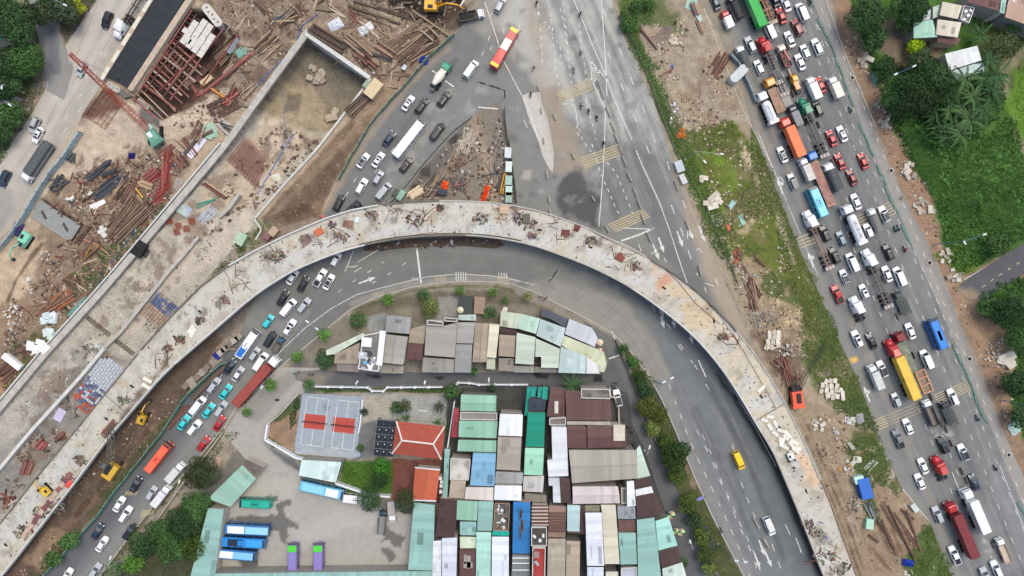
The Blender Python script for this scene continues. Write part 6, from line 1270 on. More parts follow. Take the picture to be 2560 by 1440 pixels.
def figure(pose):
 if pose=='sit':
  v=[(0,-.1,.82),(0,-.05,1.05),(0,.02,1.28),(0,.05,1.42),(0,.08,1.55),(.13,.0,.8),(.17,.38,.78),(.16,.3,.38),(.16,.42,.32),(-.13,0,.8),(-.17,.38,.78),(-.16,.3,.38),(-.16,.42,.32),(.2,.04,1.3),(.27,.25,1.12),(.24,.5,1.05),(-.2,.04,1.3),(-.27,.25,1.12),(-.24,.5,1.05)]
 else:
  v=[(0,0,.92),(0,0,1.12),(0,0,1.34),(0,0,1.48),(0,.02,1.6),(.1,0,.88),(.12,.02,.48),(.12,-.02,.08),(.12,.12,.04),(-.1,0,.88),(-.12,.02,.48),(-.12,-.02,.08),(-.12,.12,.04),(.2,0,1.38),(.27,.02,1.12),(.26,.14,.9),(-.2,0,1.38),(-.27,.02,1.12),(-.26,.14,.9)]
 e=Q(0,1,1,2,2,3,3,4,0,5,5,6,6,7,7,8,0,9,9,10,10,11,11,12,2,13,13,14,14,15,2,16,16,17,17,18)
 r_=[.15,.14,.16,.06,.1,.1,.075,.05,.045,.1,.075,.05,.045,.075,.05,.035,.075,.05,.035]
 return skin_mesh('body',v,e,r_)
FIG={'sit':figure('sit'),'stand':figure('stand')}
hm_=MB();rings=[]
for(z,rr_)in((0,.13),(.05,.15),(.12,.14),(.18,.09),(.2,.03)):rings.append([(math.cos(a)*rr_,math.sin(a)*rr_,z)for a in[2*math.pi*i/10 for i in range(10)]])
hm_.loft(rings);HELM=hm_.mesh('helmet',True)
tr_=MB();tr_.box(0,0,0,.36,.28,.62,taper=.8);SHIRT=None
def person(px,py,z,h,shirt,hat,desc,pose='stand',lab=None,legs=(50,52,60),grp=None):
 z=onz(z,px,py);loc=P(px,py,z+1);loc.z=z;t=thing('person',loc,hd(h))
 part('body',FIG[pose],mat('cloth',shirt,rough=.9,var=.1),t)
 part('helmet',HELM,mat('hat',hat,rough=.4),t,loc=(0,.08 if pose=='sit' else .02,1.56 if pose=='sit' else 1.6))
 reg(t,desc,'person',grp,lab=lab);return t
def moto(px,py,h,colr,rider=True,shirt=(60,66,78),hat=(200,200,196),pillion=False):
 loc=P(px,py,.8);loc.z=.02;t=thing('motorbike',loc,hd(h));pm=paint(colr)
 tm,q=wheel_me(.3,.1)
 for y in(-.62,.66):o=part('wheel',tm,RUB,t,loc=(0,y,.3));part('rim',q,CHR,o)
 k=MB();k.box(0,-.1,.32,.24,.9,.3,taper=.8);k.box(0,-.55,.6,.26,.6,.18);k.box(0,.5,.5,.3,.14,.5,.0,.7);part('body',k,pm,t)
 Bp(t,'seat',BLACK,0,-.35,.76,.24,.75,.09);k=MB();k.tube((-.34,.5,1.02),(.34,.5,1.02),.03,6);k.tube((0,.66,.3),(0,.48,1.),.04,6);part('handlebar',k,CHR,t)
 for sx in(-1,1):Bp(t,'mirror',BLACK,sx*.3,.5,1.1,.1,.04,.08)
 Bp(t,'headlight',LAMP,0,.66,.82,.16,.1,.12)
 cn='red' if colr[0]>120 and colr[1]<80 else 'green' if colr[1]>colr[0]+20 else 'pale' if sum(colr)>420 else 'dark'
 reg(t,f'{cn} motorbike','motorbike','motorbikes on the roads')
 if rider:
  d=Vector((math.sin(math.radians(h)),math.cos(math.radians(h)),0))*-.12;q=P(px,py,.8)+d
  px2,py2=topx(Vector((q.x,q.y,1.02)));person(px2,py2,.02,h,shirt,hat,'rider in %s top on a motorbike'%('pale' if sum(shirt)>420 else 'green' if shirt[1]>shirt[0]+25 else 'dark'),'sit',grp='motorbike riders')
 return t
for a in[(1335,169,20,(200,196,190),1,(120,80,60),(60,120,90)),(1451,33,5,(50,50,54),1,(74,70,66),(90,90,90)),(1452,130,0,(40,42,44),1,(60,60,60),(220,220,216)),(1435,174,170,(190,190,190),1,(150,156,150),(60,60,60)),(1327,235,5,(36,38,40),1,(56,58,64),(70,70,74)),(1453,264,175,(60,52,52),1,(60,58,56),(210,206,200)),(1472,277,170,(40,60,60),1,(48,96,90),(60,90,96)),(1492,294,170,(28,30,32),1,(36,38,42),(40,42,44)),(1509,358,175,(26,28,34),1,(34,40,52),(30,34,44)),(740,931,60,(50,56,60),1,(130,170,170),(120,180,190)),(776,935,280,(60,56,56),1,(170,150,140),(60,60,60)),(2127,274,H,(60,64,84),1,(90,96,116),(180,190,200)),(2240,573,H,(52,110,104),1,(80,140,132),(50,90,90)),(2248,569,H,(80,84,90),1,(190,190,186),(60,70,110)),(2263,623,H,(130,40,44),1,(120,52,54),(70,40,44)),(2445,1046,H,(30,32,36),1,(120,124,134),(30,34,40)),(2490,1171,H,(36,36,38),1,(50,50,54),(150,150,150)),(1804,1327,160,(110,100,92),1,(140,120,110),(60,60,60)),(1351,740,80,(210,210,210),0),(1366,744,40,(50,50,54),0),(1541,958,100,(80,82,86),0),(1535,966,110,(60,60,64),0),(1575,1070,120,(44,46,50),0),(1580,1082,120,(52,60,70),0),(1342,6,10,(56,56,58),1,(60,58,56),(90,92,94)),(2025,4,H,(110,80,60),1,(90,66,54),(150,90,60))]:
 moto(*a)
LEAFM=vcol_mat('foliage',.75,.3,.9,5.,0.0,1,0,.2);BARK=mat('bark',(104,88,72),rough=.95,var=.25,bump=.5)
def leaves(cs,nrm,size,cols,name,jit=.8):
 N=len(cs);r=RNG;nrm=nrm+r.normal(0,jit*.6,(N,3));nrm/=np.linalg.norm(nrm,axis=1,keepdims=True)
 t=r.normal(0,1,(N,3));u=np.cross(nrm,t);u/=np.linalg.norm(u,axis=1,keepdims=True)+1e-9;v=np.cross(nrm,u);s=size*r.uniform(.55,1.35,(N,1));u=u*s*.5;v=v*s*.36
 V=np.stack([cs-u,cs-v,cs+u,cs+v],1).reshape(-1,3);F=np.arange(N*4).reshape(N,4);C_=np.repeat(cols,4,axis=0)
 return fast_mesh(name,V,F,C_,smooth=False)
def crown_mesh(R,base,var=.35,dens=1.,lobes=9,size=.42,flat=.75,yellow=None,seed=0,pal2=None):
 r=np.random.default_rng(seed);cs,ns,cc=[],[],[];b=np.array(lin(base))
 for i in range(lobes):
  if i==0:c=np.array([0,0,R*flat*.55]);q=R*.72
  else:
   a=2*math.pi*i/(lobes-1)+r.uniform(-.3,.3);d=R*r.uniform(.42,.68);c=np.array([math.cos(a)*d,math.sin(a)*d,R*flat*r.uniform(.15,.6)]);q=R*r.uniform(.32,.52)
  n=int(95*q*q*dens);t=r.normal(0,1,(n,3));t[:,2]=np.abs(t[:,2])*1.-.25;t/=np.linalg.norm(t,axis=1,keepdims=True)
  rad=q*r.uniform(.72,1.06,(n,1))*(1+.14*np.sin(t[:,:1]*9+i)*np.cos(t[:,1:2]*8+i));p=c+t*rad*np.array([1,1,flat]);tone=r.uniform(1-var,1+var)*r.uniform(.7,1.35,(n,1))
  col=b*tone;
  if yellow is not None:m_=r.random((n,1))<.3;col=np.where(m_,np.array(lin(yellow))*tone,col)
  cs.append(p);ns.append(t);cc.append(col)
 cs=np.concatenate(cs);return leaves(cs,np.concatenate(ns),size,np.concatenate(cc),'crown')
CROWN={}
def tree(px,py,rpx,base=(58,84,50),desc='',h=None,yellow=None,dens=1.,name='broadleaf_tree',lobes=9,size=.42,lm=None,group='street and garden trees',lab=None,ground=0.0):
 R=rpx/S;h=h or max(2.2,R*.9);v=(len(CROWN)*7)%3;key=(base,round(R*2),lobes,v)
 if key not in CROWN:me=crown_mesh(R,base,dens=dens,lobes=lobes,size=size,yellow=yellow,seed=len(CROWN)+3);me.materials.append(LEAFM);CROWN[key]=me
 c=P(px,py,h+R*.4);t=thing(name,(c.x,c.y,ground));part('crown',CROWN[key],LEAFM,t,loc=(0,0,h-R*.1),rot=(0,0,RU(0,6.28)))
 k=MB();k.tube((0,0,-.3),(0,0,h),.1+R*.04,7,.06+R*.02);part('trunk',k,BARK,t)
 for i in range(4):a=i*1.57+random.random();k=MB();k.tube((0,0,h*.8),(math.cos(a)*R*.5,math.sin(a)*R*.5,h+R*.35),.05+R*.015,5,.03);part('limb',k,BARK,t)
 reg(t,desc or 'leafy green street tree','tree',group,lm=lm,lab=lab);return t
DK,MD,BR_,OL=(60,88,52),(74,108,58),(98,144,58),(110,124,64)
for a in[(30,50,62,DK,'dark spreading tree in the top left corner'),(55,150,48,MD,'mid green tree on the upper left verge'),(15,165,40,DK,'dark tree on the left edge of the upper left verge'),(0,215,40,DK,'dark tree low on the left edge'),(22,285,36,MD,'mid green tree beside the left road'),(-8,330,34,DK,'dark tree cut by the left edge'),(150,20,40,(70,84,60),'grey-green feathery tree at the top between the two left lanes'),(105,30,34,(74,88,62),'grey-green tree left of the lane fork'),(190,18,22,(150,160,50),'small yellow-leaved tree at the top left'),(120,-10,30,DK,'dark tree cut by the top edge at left')]:
 tree(*a[:4],desc=a[4],size=.5)
tree(2175,35,52,DK,'large dark tree at the top of the village, left of two');tree(2190,92,34,DK,'lower dark tree joined to the large one beside the pavement');tree(2285,18,46,DK,'large dark tree at the top of the village, right of two');tree(2265,60,26,MD,'mid green tree left of the cream roofs');tree(2290,113,23,(150,180,30),'bright lime yellow tree by the north-east houses',yellow=(180,200,40),lm='the lime yellow tree')
tree(2215,170,28,DK,'small dark tree left of the lime yellow one');tree(2305,155,36,DK,'dark tree right below the lime yellow one');tree(2345,190,46,DK,'broad dark tree in the middle of the north-east grove',h=6);tree(2295,235,56,(50,74,42),'largest dark tree of the north-east grove',h=6);tree(2355,245,40,DK,'right dark tree of the north-east grove');tree(2240,245,40,MD,'left lower tree of the north-east grove');tree(2520,110,38,(84,96,60),'thin olive tree below the factory wall',dens=.5);tree(2540,60,26,MD,'mid green tree by the factory wall',dens=.6)
tree(2500,610,34,(70,100,52),'grey-green dome tree beside the small road',h=3);tree(2480,770,30,MD,'bush-like tree left of the lower right grove');tree(2530,780,46,DK,'upper tree of the lower right grove');tree(2555,850,40,MD,'lower tree of the lower right grove');tree(2545,960,40,DK,'dark tree near the broken concrete heap');tree(2560,1040,34,DK,'dark tree at the right edge above the tin sheets')
for(x,y,r_,c_,d_)in[(970,750,17,BR_,'small round tree on the inner kerb, above the tan roofs'),(893,800,24,MD,'round green tree left of the paved patch'),(808,838,17,BR_,'small bright tree beside the lamp post on the bend'),(740,893,19,BR_,'small bright tree near the red container'),(810,900,26,DK,'dark dense tree left of the pointed tan roof'),(675,962,18,BR_,'small tree right of the container lorry'),(770,962,18,MD,'sparse tree where the alley begins'),(615,1032,14,BR_,'smallest roadside tree by the side lane'),(1058,738,18,MD,'small tree on the kerb above the largest tan roof'),(1072,770,26,OL,'thin olive bushy tree in the garden of the upper row'),(1148,728,16,BR_,'bright small tree on the kerb above the mint canopy'),(1232,732,14,BR_,'bright small tree right on the kerb'),(1226,782,18,MD,'round tree right of the reed stack'),(1262,752,12,MD,'little tree by the white crates'),(1184,928,14,MD,'tiny tree in front of the lower grey roof'),(1318,741,12,OL,'round planted bush by parked motorbikes'),(1127,980,23,MD,'round tree at the right end of the white alley wall'),(1230,970,12,DK,'dark shrub in the front garden'),(951,1166,25,(64,116,40),'bright ball-shaped tree in the garden'),(950,1200,24,DK,'dark shrubby tree below the ball-shaped one'),(925,1250,34,DK,'dark tree hanging over the white minibus'),(1018,1255,36,(60,80,48),'grey-green tree beside the right mint yard roof'),(901,1120,11,DK,'clipped round bush beside the sports court'),(911,1030,11,(40,56,36),'clipped dark topiary beside the sports court'),(1338,1240,8,MD,'tiny courtyard bush'),(1012,1015,17,(74,82,52),'brown-green hedge tree on the terrace'),(990,1020,17,DK,'dark hedge left on the terrace'),(1100,1018,15,(90,84,60),'brownish shrub on the right of the terrace'),(1705,1408,18,MD,'leafy tree at the bottom of the frontage street'),(1380,1000+420,8,MD,'small bush in the dark gap')]:
 tree(x,y,r_,c_,d_,lobes=7,size=.38)
for(x,y,r_,c_,d_)in[(500,1185,44,(62,72,44),'dark olive tree right of the box lorries'),(490,1265,40,MD,'mid green tree above the left mint yard roof'),(455,1310,46,DK,'dark tree beside the left mint yard roof'),(395,1330,34,MD,'roadside tree near the dark pickup'),(350,1365,36,DK,'dark roadside tree lower left of the yard'),(420,1375,42,MD,'wide green tree left of the yard'),(485,1375,36,(72,92,40),'smooth domed tree overlapping the left mint yard roof'),(330,1410,26,BR_,'bright tree at the bottom left'),(285,1425,26,MD,'small tree at the bottom edge on the left'),(170,1355,24,MD,'shrubby tree beside the green fence'),(130,1400,22,MD,'lower shrubby tree beside the green fence'),(1560,872,15,MD,'first small tree of the planted strip, at the corner'),(1583,905,16,MD,'second small tree of the planted strip'),(1600,945,22,(60,84,40),'round tree in the upper planted strip'),(1612,975,22,DK,'dark tree in the upper planted strip'),(1618,1020,28,(96,104,50),'olive yellowish tree beside the parked white car'),(1650,1040,26,(88,98,44),'olive tree below the manhole'),(1632,1070,24,OL,'olive tree in the middle of the strip'),(1665,1110,22,(72,90,40),'green tree left of the kerb in the middle strip'),(1685,1145,36,(62,84,40),'largest tree of the planted strip'),(1705,1125,26,DK,'dark green tree above the curb line'),(1690,1190,26,(84,104,46),'lower part tree of the planted strip'),(1722,1262,28,(86,104,46),'yellow-green tree left of the blue sign'),(1738,1300,24,DK,'dark tree below the blue sign'),(1755,1345,24,(92,104,50),'olive tree beside the blue bench frames'),(1765,1390,24,(84,96,46),'olive tree near the bottom lamp post'),(1775,1425,20,OL,'thin tree at the bottom of the strip')]:
 tree(x,y,r_,c_,d_,size=.42)
for(x,y,r_,d_)in[(1590,15,20,'middle one'),(1570,60,22,'lowest and largest'),(1560,35,16,'left one'),(1620,10,18,'right one')]:tree(x,y,r_,MD,'bushy tree on the verge at the top of the wide road, '+d_,h=1.2,lobes=7)
def palm_mesh(n,L,seed,base=(70,92,58)):
 r=np.random.default_rng(seed);F,C_=[],[];b=np.array(lin(base));V=[];k=0
 for i in range(n):
  a=2*math.pi*i/n+r.uniform(-.25,.25);LL=L*r.uniform(.7,1.15);m=8;d=np.array([math.cos(a),math.sin(a),0]);s_=np.array([-d[1],d[0],0]);tone=b*r.uniform(.5,1.6);rise=r.uniform(.1,.5)
  for j in range(m):
   for sg in(-1,1):
    u=(j+.5)/m;p=d*LL*u+np.array([0,0,LL*(rise*u*2-.75*u*u)]);w=.42*(1-u*.75)*min(1,u*5+.3)*(L/3.6);q=p+s_*sg*w+d*.15-np.array([0,0,w*.5]);e=d*LL/m*.46
    V+=[p-e,p+e,q+e*.8,q-e*.8];F.append((k,k+1,k+2,k+3));k+=4;C_+=[tone*r.uniform(.8,1.2)]*4
 return fast_mesh('fronds',np.array(V),np.array(F),np.array(C_),smooth=False)
PM=[palm_mesh(12,3.7,s,c)for s,c in((1,(58,88,50)),(2,(50,78,44)),(3,(68,94,54)))]
for m_ in PM:m_.materials.append(LEAFM)
def palm(px,py,h,sc_,i,desc,lm=None):
 c=P(px,py,h);t=thing('palm_tree',(c.x,c.y,0));part('fronds',PM[i%3],LEAFM,t,loc=(0,0,h),rot=(0,0,random.random()*6),scale=(sc_,sc_,sc_));k=MB();k.tube((RU(-.5,.5),0,-.2),(0,0,h),.2,7,.14);part('trunk',k,BARK,t);reg(t,desc,'palm tree','palms',lm=lm);return t
palm(1431,963,5,1.15,1,'lone coconut palm overhanging the alley');palm(1015,1045,1.2,.5,2,'left small potted palm on the paved terrace');palm(1095,1056,1,.42,2,'right small potted palm on the paved terrace')
for i,(x,y)in enumerate(Q(2450,90,2470,150,2410,200,2460,200,2480,230,2430,245,2400,270,2455,275,2370,275,2340,290,2385,310,2420,300,2350,320,2365,345,2400,335,2490,190,2335,270)):palm(x,y,3.6+i%3,1.1+(i%4)*.1,i,'feathery palm of the north-east palm grove')
def cover(name,polys,dens,size,base,pal,mounds=0.0,seed=1,patch=None,hz=.3,label=None):
 r=np.random.default_rng(seed);ps=[];mh=[]
 for pts in polys:
  w=np.array([P(x,y)[:2]for x,y in pts]);x0,y0=w.min(0);x1,y1=w.max(0);n=int((x1-x0)*(y1-y0)*dens);X=r.uniform(x0,x1,n);Y=r.uniform(y0,y1,n);d=sdf(X,Y,[tuple(p)for p in w]);d=d+noise2(X*.4,Y*.4,seed+5,3)*1.2
  k=d<-.1
  if patch:k&=noise2(X*patch[0],Y*patch[0],seed,4)>patch[1]
  ps.append(np.stack([X[k],Y[k]],1));mh.append(np.clip(-d[k]/4,0,1))
 p=np.concatenate(ps);mh=np.concatenate(mh);X,Y=p[:,0],p[:,1];z=depth_px(1280+X*S,720-Y*S)
 big=noise2(X*.16,Y*.16,seed+1,3);med=noise2(X*.55,Y*.55,seed+2,3);z=z+mounds*mh*np.clip(.5+big*.7+med*.5,0,2)+r.uniform(0,hz,len(X))
 nn=np.zeros((len(X),3));nn[:,2]=1;e=.4;nn[:,0]=-(noise2((X+e)*.55,Y*.55,seed+2,3)-med)*mounds*1.6;nn[:,1]=-(noise2(X*.55,(Y+e)*.55,seed+2,3)-med)*mounds*1.6
 t=np.clip(.5+noise2(X*.09,Y*.09,seed+3,4)*.9,0,1)[:,None];a,b=np.array(lin(pal[0])),np.array(lin(pal[1]));col=(a*(1-t)+b*t)*r.uniform(.65,1.4,(len(X),1))
 me=leaves(np.stack([X,Y,z],1),nn,size,col,name,.55);me.materials.append(LEAFM);o=bpy.data.objects.new(name,me);COL.objects.link(o);o['kind']='stuff'
 if label:o['label']=label;o['category']='vegetation'
 return o
cover('bushes',[Q(2225,290,2300,290,2380,350,2470,330,2520,290,2545,330,2580,480,2700,470,2700,540,2560,590,2480,640,2400,690,2375,650,2350,560,2330,500,2270,400,2240,340)],13,.5,None,((56,98,48),(90,132,62)),mounds=3.6,seed=11,hz=.4,label='dense bright green thicket filling the lot right of the pavement')
cover('bushes',[Q(2170,120,2210,140,2300,200,2400,230,2500,180,2510,280,2470,330,2380,350,2300,300,2225,300,2190,215)],10,.48,None,((44,72,36),(58,88,42)),mounds=1.2,seed=12,label='dark undergrowth beneath the north-east trees')
cover('bushes',[Q(2450,725,2560,690,2700,650,2700,1150,2560,1110,2535,1010,2545,900,2500,810,2445,780)],11,.48,None,((46,80,36),(66,106,42)),mounds=1.8,seed=13,label='thicket at the lower right beyond the pavement')
cover('grass',[Q(2545,170,2700,150,2700,430,2560,330,2525,260)],12,.4,None,((84,124,44),(118,146,56)),seed=14,label='yellow-green grass slope at the right edge')
cover('grass',[Q(2330,640,2390,600,2440,640,2480,640,2405,695,2375,670)],12,.4,None,((96,126,48),(128,144,60)),seed=15,label='light grass by the small side road')
cover('grass',[Q(1530,-20,1640,-20,1650,20,1600,80,1640,170,1680,260,1710,340,1750,420,1790,500,1830,640,1800,660,1745,540,1690,400,1645,270,1590,150,1560,90)],15,.38,None,((60,92,44),(84,112,50)),seed=16,mounds=.35,label='green verge along the wide road')
cover('grass',[Q(1690,340,1830,300,1880,350,1930,440,1990,590,2045,730,2090,850,2000,800,1900,660,1800,600,1740,500)],10,.38,None,((88,100,52),(124,122,70)),seed=17,patch=(.12,-.02),mounds=.2,label='patchy grass on the waste ground')
cover('grass',[Q(1880,325,1925,420,1985,585,2046,725,2098,845,2200,1080,2190,1090,2120,1020,2030,860,1990,730,1950,600,1900,470,1865,350),Q(1990,690,2040,730,2100,870,2160,1010,2195,1085,2120,1060,2060,980,2000,880)],14,.38,None,((70,92,46),(104,112,58)),seed=18,mounds=.3,label='green strip beside the traffic jam')
cover('grass',[Q(2110,1090,2190,1080,2255,1220,2245,1240,2180,1230,2185,1290,2160,1290,2150,1200),Q(2300,1310,2325,1308,2385,1440,2400,1480,2300,1480,2260,1430,2320,1370)],14,.38,None,((62,92,42),(88,108,50)),seed=19,patch=(.2,-.45),mounds=.25,label='grass at the lower end of the waste ground')
cover('grass',[Q(-30,20,80,60,105,200,75,290,-30,460),Q(140,-20,245,-20,165,105)],9,.42,None,((54,76,44),(78,94,56)),seed=20,mounds=.5,patch=(.2,-.3),label='undergrowth on the upper left verge')
cover('grass',[Q(370,500,415,520,330,640,250,725,215,740,170,735,200,680,300,600),Q(150,780,170,760,60,930,0,1010,0,960),Q(590,600,650,565,680,590,600,660,520,700),Q(640,545,680,560,650,590)],12,.36,None,((62,84,42),(90,104,56)),seed=21,patch=(.3,-.15),label='weeds along the long retaining wall')
cover('grass',[Q(480,985,400,1090,190,1345,100,1450,60,1450,180,1310,380,1080,465,985),Q(555,1080,600,1090,500,1180,440,1240,260,1450,250,1430,380,1270,490,1160),Q(480,1240,545,1265,490,1440,280,1450,400,1300)],9,.38,None,((58,78,42),(82,98,52)),seed=22,patch=(.2,-.2),mounds=.2,label='weeds on both sides of the lower left road')
cover('grass',[Q(1545,855,1580,890,1625,945,1655,1010,1690,1090,1735,1200,1780,1300,1850,1440,1800,1440,1720,1290,1660,1140,1600,980)],10,.38,None,((58,80,40),(90,100,52)),seed=23,patch=(.2,-.3),mounds=.25,label='planting under the trees of the kerb strip')
cover('garden_plants',[Q(856,1152,985,1155,985,1235,846,1228)],12,.4,None,((62,92,34),(84,122,42)),seed=24,mounds=.5,label='lush small garden behind the pale shed')
cover('hedge',[Q(790,970,1140,974,1140,982,790,978),Q(668,1092,672,1092,745,1138,860,1150,858,1156,740,1145,668,1102),Q(1130,1010,1136,1010,1116,1150,1108,1240,1104,1240,1112,1140),Q(744,985,750,990,736,1060,725,1075,730,1030)],26,.36,None,((48,70,36),(66,90,44)),seed=25,mounds=.8,label='low hedges inside the white boundary walls')
def litter(name,polys,dens,smin,smax,cols,seed,hmax=.4,patch=None,label=None,zf=None,asp=(.2,1)):
 r=np.random.default_rng(seed);P_=[]
 for pts in polys:
  w=np.array([P(x,y)[:2]for x,y in pts]);x0,y0=w.min(0);x1,y1=w.max(0);n=int((x1-x0)*(y1-y0)*dens);X=r.uniform(x0,x1,n);Y=r.uniform(y0,y1,n);k=inside(X,Y,[tuple(p)for p in w])
  if patch:k&=noise2(X*patch[0],Y*patch[0],seed,4)>patch[1]
  P_.append(np.stack([X[k],Y[k]],1))
 p=np.concatenate(P_);N=len(p);z=depth_px(1280+p[:,0]*S,720-p[:,1]*S)if zf is None else zf(p)
 a=r.uniform(0,math.pi,N);lx=r.uniform(smin,smax,N);ly=lx*r.uniform(asp[0],asp[1],N);h=np.minimum(r.uniform(.05,.6,N)*ly,hmax);tl=r.uniform(-.3,.3,(N,2));V=np.zeros((N,8,3));ca,sa=np.cos(a),np.sin(a)
 for i,(sx,sy,sz)in enumerate([(-1,-1,0),(1,-1,0),(1,1,0),(-1,1,0),(-1,-1,1),(1,-1,1),(1,1,1),(-1,1,1)]):
  kx_=1+r.uniform(-.3,.2,N);x=sx*lx/2*kx_*(1 if sz==0 else .85);y=sy*ly/2*(1 if sz==0 else .85);V[:,i,0]=p[:,0]+x*ca-y*sa;V[:,i,1]=p[:,1]+x*sa+y*ca;V[:,i,2]=z-.03+sz*h+x*tl[:,0]*.3+sz*y*tl[:,1]*.3
 f=np.array([(4,5,6,7),(0,1,5,4),(1,2,6,5),(2,3,7,6),(3,0,4,7)]);F=(np.arange(N)[:,None,None]*8+f[None]).reshape(-1,4);ci=r.integers(0,len(cols),N);c=np.array([lin(q)for q in cols])[ci]*r.uniform(.7,1.2,(N,1))
 me=fast_mesh(name,V.reshape(-1,3),F,np.repeat(c,8,axis=0),smooth=False);me.materials.append(vcol_mat('litter',.9,.2,1,5,.2,6,.03));o=bpy.data.objects.new(name,me);COL.objects.link(o);o['kind']='stuff'
 if label:o['label']=label;o['category']='rubble'
 return o
EARTH=[(150,126,100),(120,98,78),(176,152,124),(98,80,66),(190,172,148)]
JUNK=[(96,68,54),(140,110,84),(120,96,78),(120,92,72),(84,70,62),(160,142,122),(196,190,182),(92,88,90)]
litter('construction_litter',[Q(120,460,330,390,470,380,410,520,240,740,110,870,0,1000,0,780,60,720,160,620)],2.4,.12,.9,JUNK,31,patch=(.2,-.25),label='scattered timber ends and scrap left of the long wall')
litter('construction_litter',[Q(520,-10,1150,-10,1110,90,1000,205,940,240,780,80,640,215,560,320,420,320,560,170)],1.6,.1,.8,JUNK+EARTH+EARTH,32,patch=(.15,-.2),label='scattered debris over the upper building site')
litter('timber_scraps',[Q(130,460,330,390,470,380,410,520,240,740,110,870,30,960,60,760,150,640)],.55,1.,4.5,[(120,92,72),(96,72,58),(150,120,94),(128,66,56),(178,156,130)],45,hmax=.25,asp=(.04,.12),label='loose timber strips strewn left of the long wall')
litter('timber_scraps',[Q(540,-10,1150,-10,1110,90,1000,205,940,240,780,80,640,215,590,320,500,320,560,170)],.22,1.,6.5,[(130,110,92),(110,92,78),(164,146,122),(96,80,70),(176,158,134)],46,hmax=.3,asp=(.04,.1),label='loose timber strips strewn over the upper site')
litter('clods',[Q(560,560,660,560,470,850,330,860),Q(240,760,560,560,460,720,330,850),Q(20,1000,240,820,320,900,60,1180)],1.5,.1,.5,[(210,206,198),(96,88,80),(150,140,126),(180,200,194),(70,64,60)],33,patch=(.25,0),label='small rubbish on the sunken road')
litter('clods',[Q(0,1180,230,850,330,890,180,1080,0,1290),Q(690,300,800,350,640,540,480,600,600,370)],1.6,.15,1.1,[(120,100,84),(96,84,74),(150,136,118)],48,patch=(.3,.1),label='dirt and scraps on the sunken road')
litter('clods',[Q(1590,60,1740,40,1860,300,1960,600,2040,800,2000,980,1890,840,1740,500,1640,180)],2.2,.12,.7,EARTH+[(200,190,170),(90,76,60)],34,patch=(.2,-.1),label='stones and clods on the waste ground')
litter('clods',[Q(2085,0,2130,30,2230,270,2340,520,2390,720,2500,900,2560,1080,2520,1080,2380,720,2230,400,2110,110)],1.3,.15,.8,EARTH+[(186,180,168)],35,patch=(.2,-.2),label='stones along the outer edge of the pavement')
litter('clods',[Q(1990,1000,2110,1050,2140,1200,2230,1220,2320,1340,2200,1440,2110,1290),Q(550,900,400,1090,200,1320,80,1440,20,1440,280,1090)],1.,.12,.7,EARTH+[(110,76,56)],36,patch=(.2,-.1),label='clods on the haul tracks')
litter('clods',[BANK],1.2,.1,.4,EARTH,37,label='clods on the brown earth bank')
litter('work_litter',[Q(1190,300,1245,270,1288,500,1010,500,1060,430)],4.5,.12,.9,JUNK,38,patch=(.3,-.1),label='scraps on the triangular work island')
litter('construction_litter',[Q(905,615,1170,595,1250,605,1160,615,940,628)],2.5,.2,1.,JUNK,39,label='scraps under the inner edge of the flyover')
def deck_litter(name,spots,n,smin,smax,cols,seed,label,asp=.4):
 r=random.Random(seed);k=MB();vs=[];cc=[];V=[];F=[];C_=[]
 for(x,y,rad)in spots:
  z=deckz(x,y)+.02
  for i in range(n):
   a,d=r.uniform(0,6.28),rad*math.sqrt(r.random());L_=r.uniform(smin,smax);w=L_*r.uniform(.02,asp)+.05;c=P(x+math.cos(a)*d,y+math.sin(a)*d*.7,z);b=r.uniform(0,3.14);q=MB();q.box(c.x,c.y,z,L_,w,r.uniform(.03,.14),b);o=len(V);V+=q.v;F+=[tuple(i_+o for i_ in f)for f in q.f];col=[v*r.uniform(.6,1.2)for v in lin(r.choice(cols))];C_+=[col]*8
 me=fast_mesh(name,np.array(V),np.array(F),np.array(C_),smooth=False);me.materials.append(MATS['litter']);me.transform(Matrix.Translation(-fly.location))if False else None;o=bpy.data.objects.new(name,me);COL.objects.link(o);o['kind']='stuff';o['label']=label;o['category']='debris'
DC=[(104,92,82),(130,114,100),(84,78,74),(170,160,148),(132,84,68)]
deck_litter('deck_debris',[(1200,545,22),(1300,548,18),(1322,560,20),(1045,545,28),(690,640,22),(560,750,14),(855,590,18),(830,560,10),(930,537,16),(1478,603,14),(1590,665,18),(450,850,12),(500,800,14),(140,1270,26),(170,1200,20),(200,1150,18),(2020,1310,16),(2060,1390,28),(2100,1420,26),(2040,1330,16),(1810,840,12),(1330,590,10),(1100,520,10),(60,1330,24),(100,1280,20),(310,1000,14),(420,870,10)],46,.15,1.5,DC,40,'heaps of formwork scrap and rods on the flyover deck')
def dotty(name,n,seed):
 r=random.Random(seed);V=[];F=[];C_=[]
 for i in range(n):
  t,u=r.random(),r.uniform(.06,.94);c=BP(t,u,.02);q=MB();L_=.08+.5*r.random()**3;q.box(c.x,c.y,c.z,L_,L_*r.uniform(.15,.7),.05,r.uniform(0,3.1));o=len(V);V+=q.v;F+=[tuple(j+o for j in f)for f in q.f];C_+=[[v*r.uniform(.5,1.2)for v in lin(r.choice(DC))]]*8
 me=fast_mesh(name,np.array(V),np.array(F),np.array(C_),smooth=False);me.materials.append(MATS['litter']);o=bpy.data.objects.new(name,me);COL.objects.link(o);o['kind']='stuff';o['label']='small scraps scattered along the whole flyover deck';o['category']='debris'
dotty('deck_scraps',1500,41)
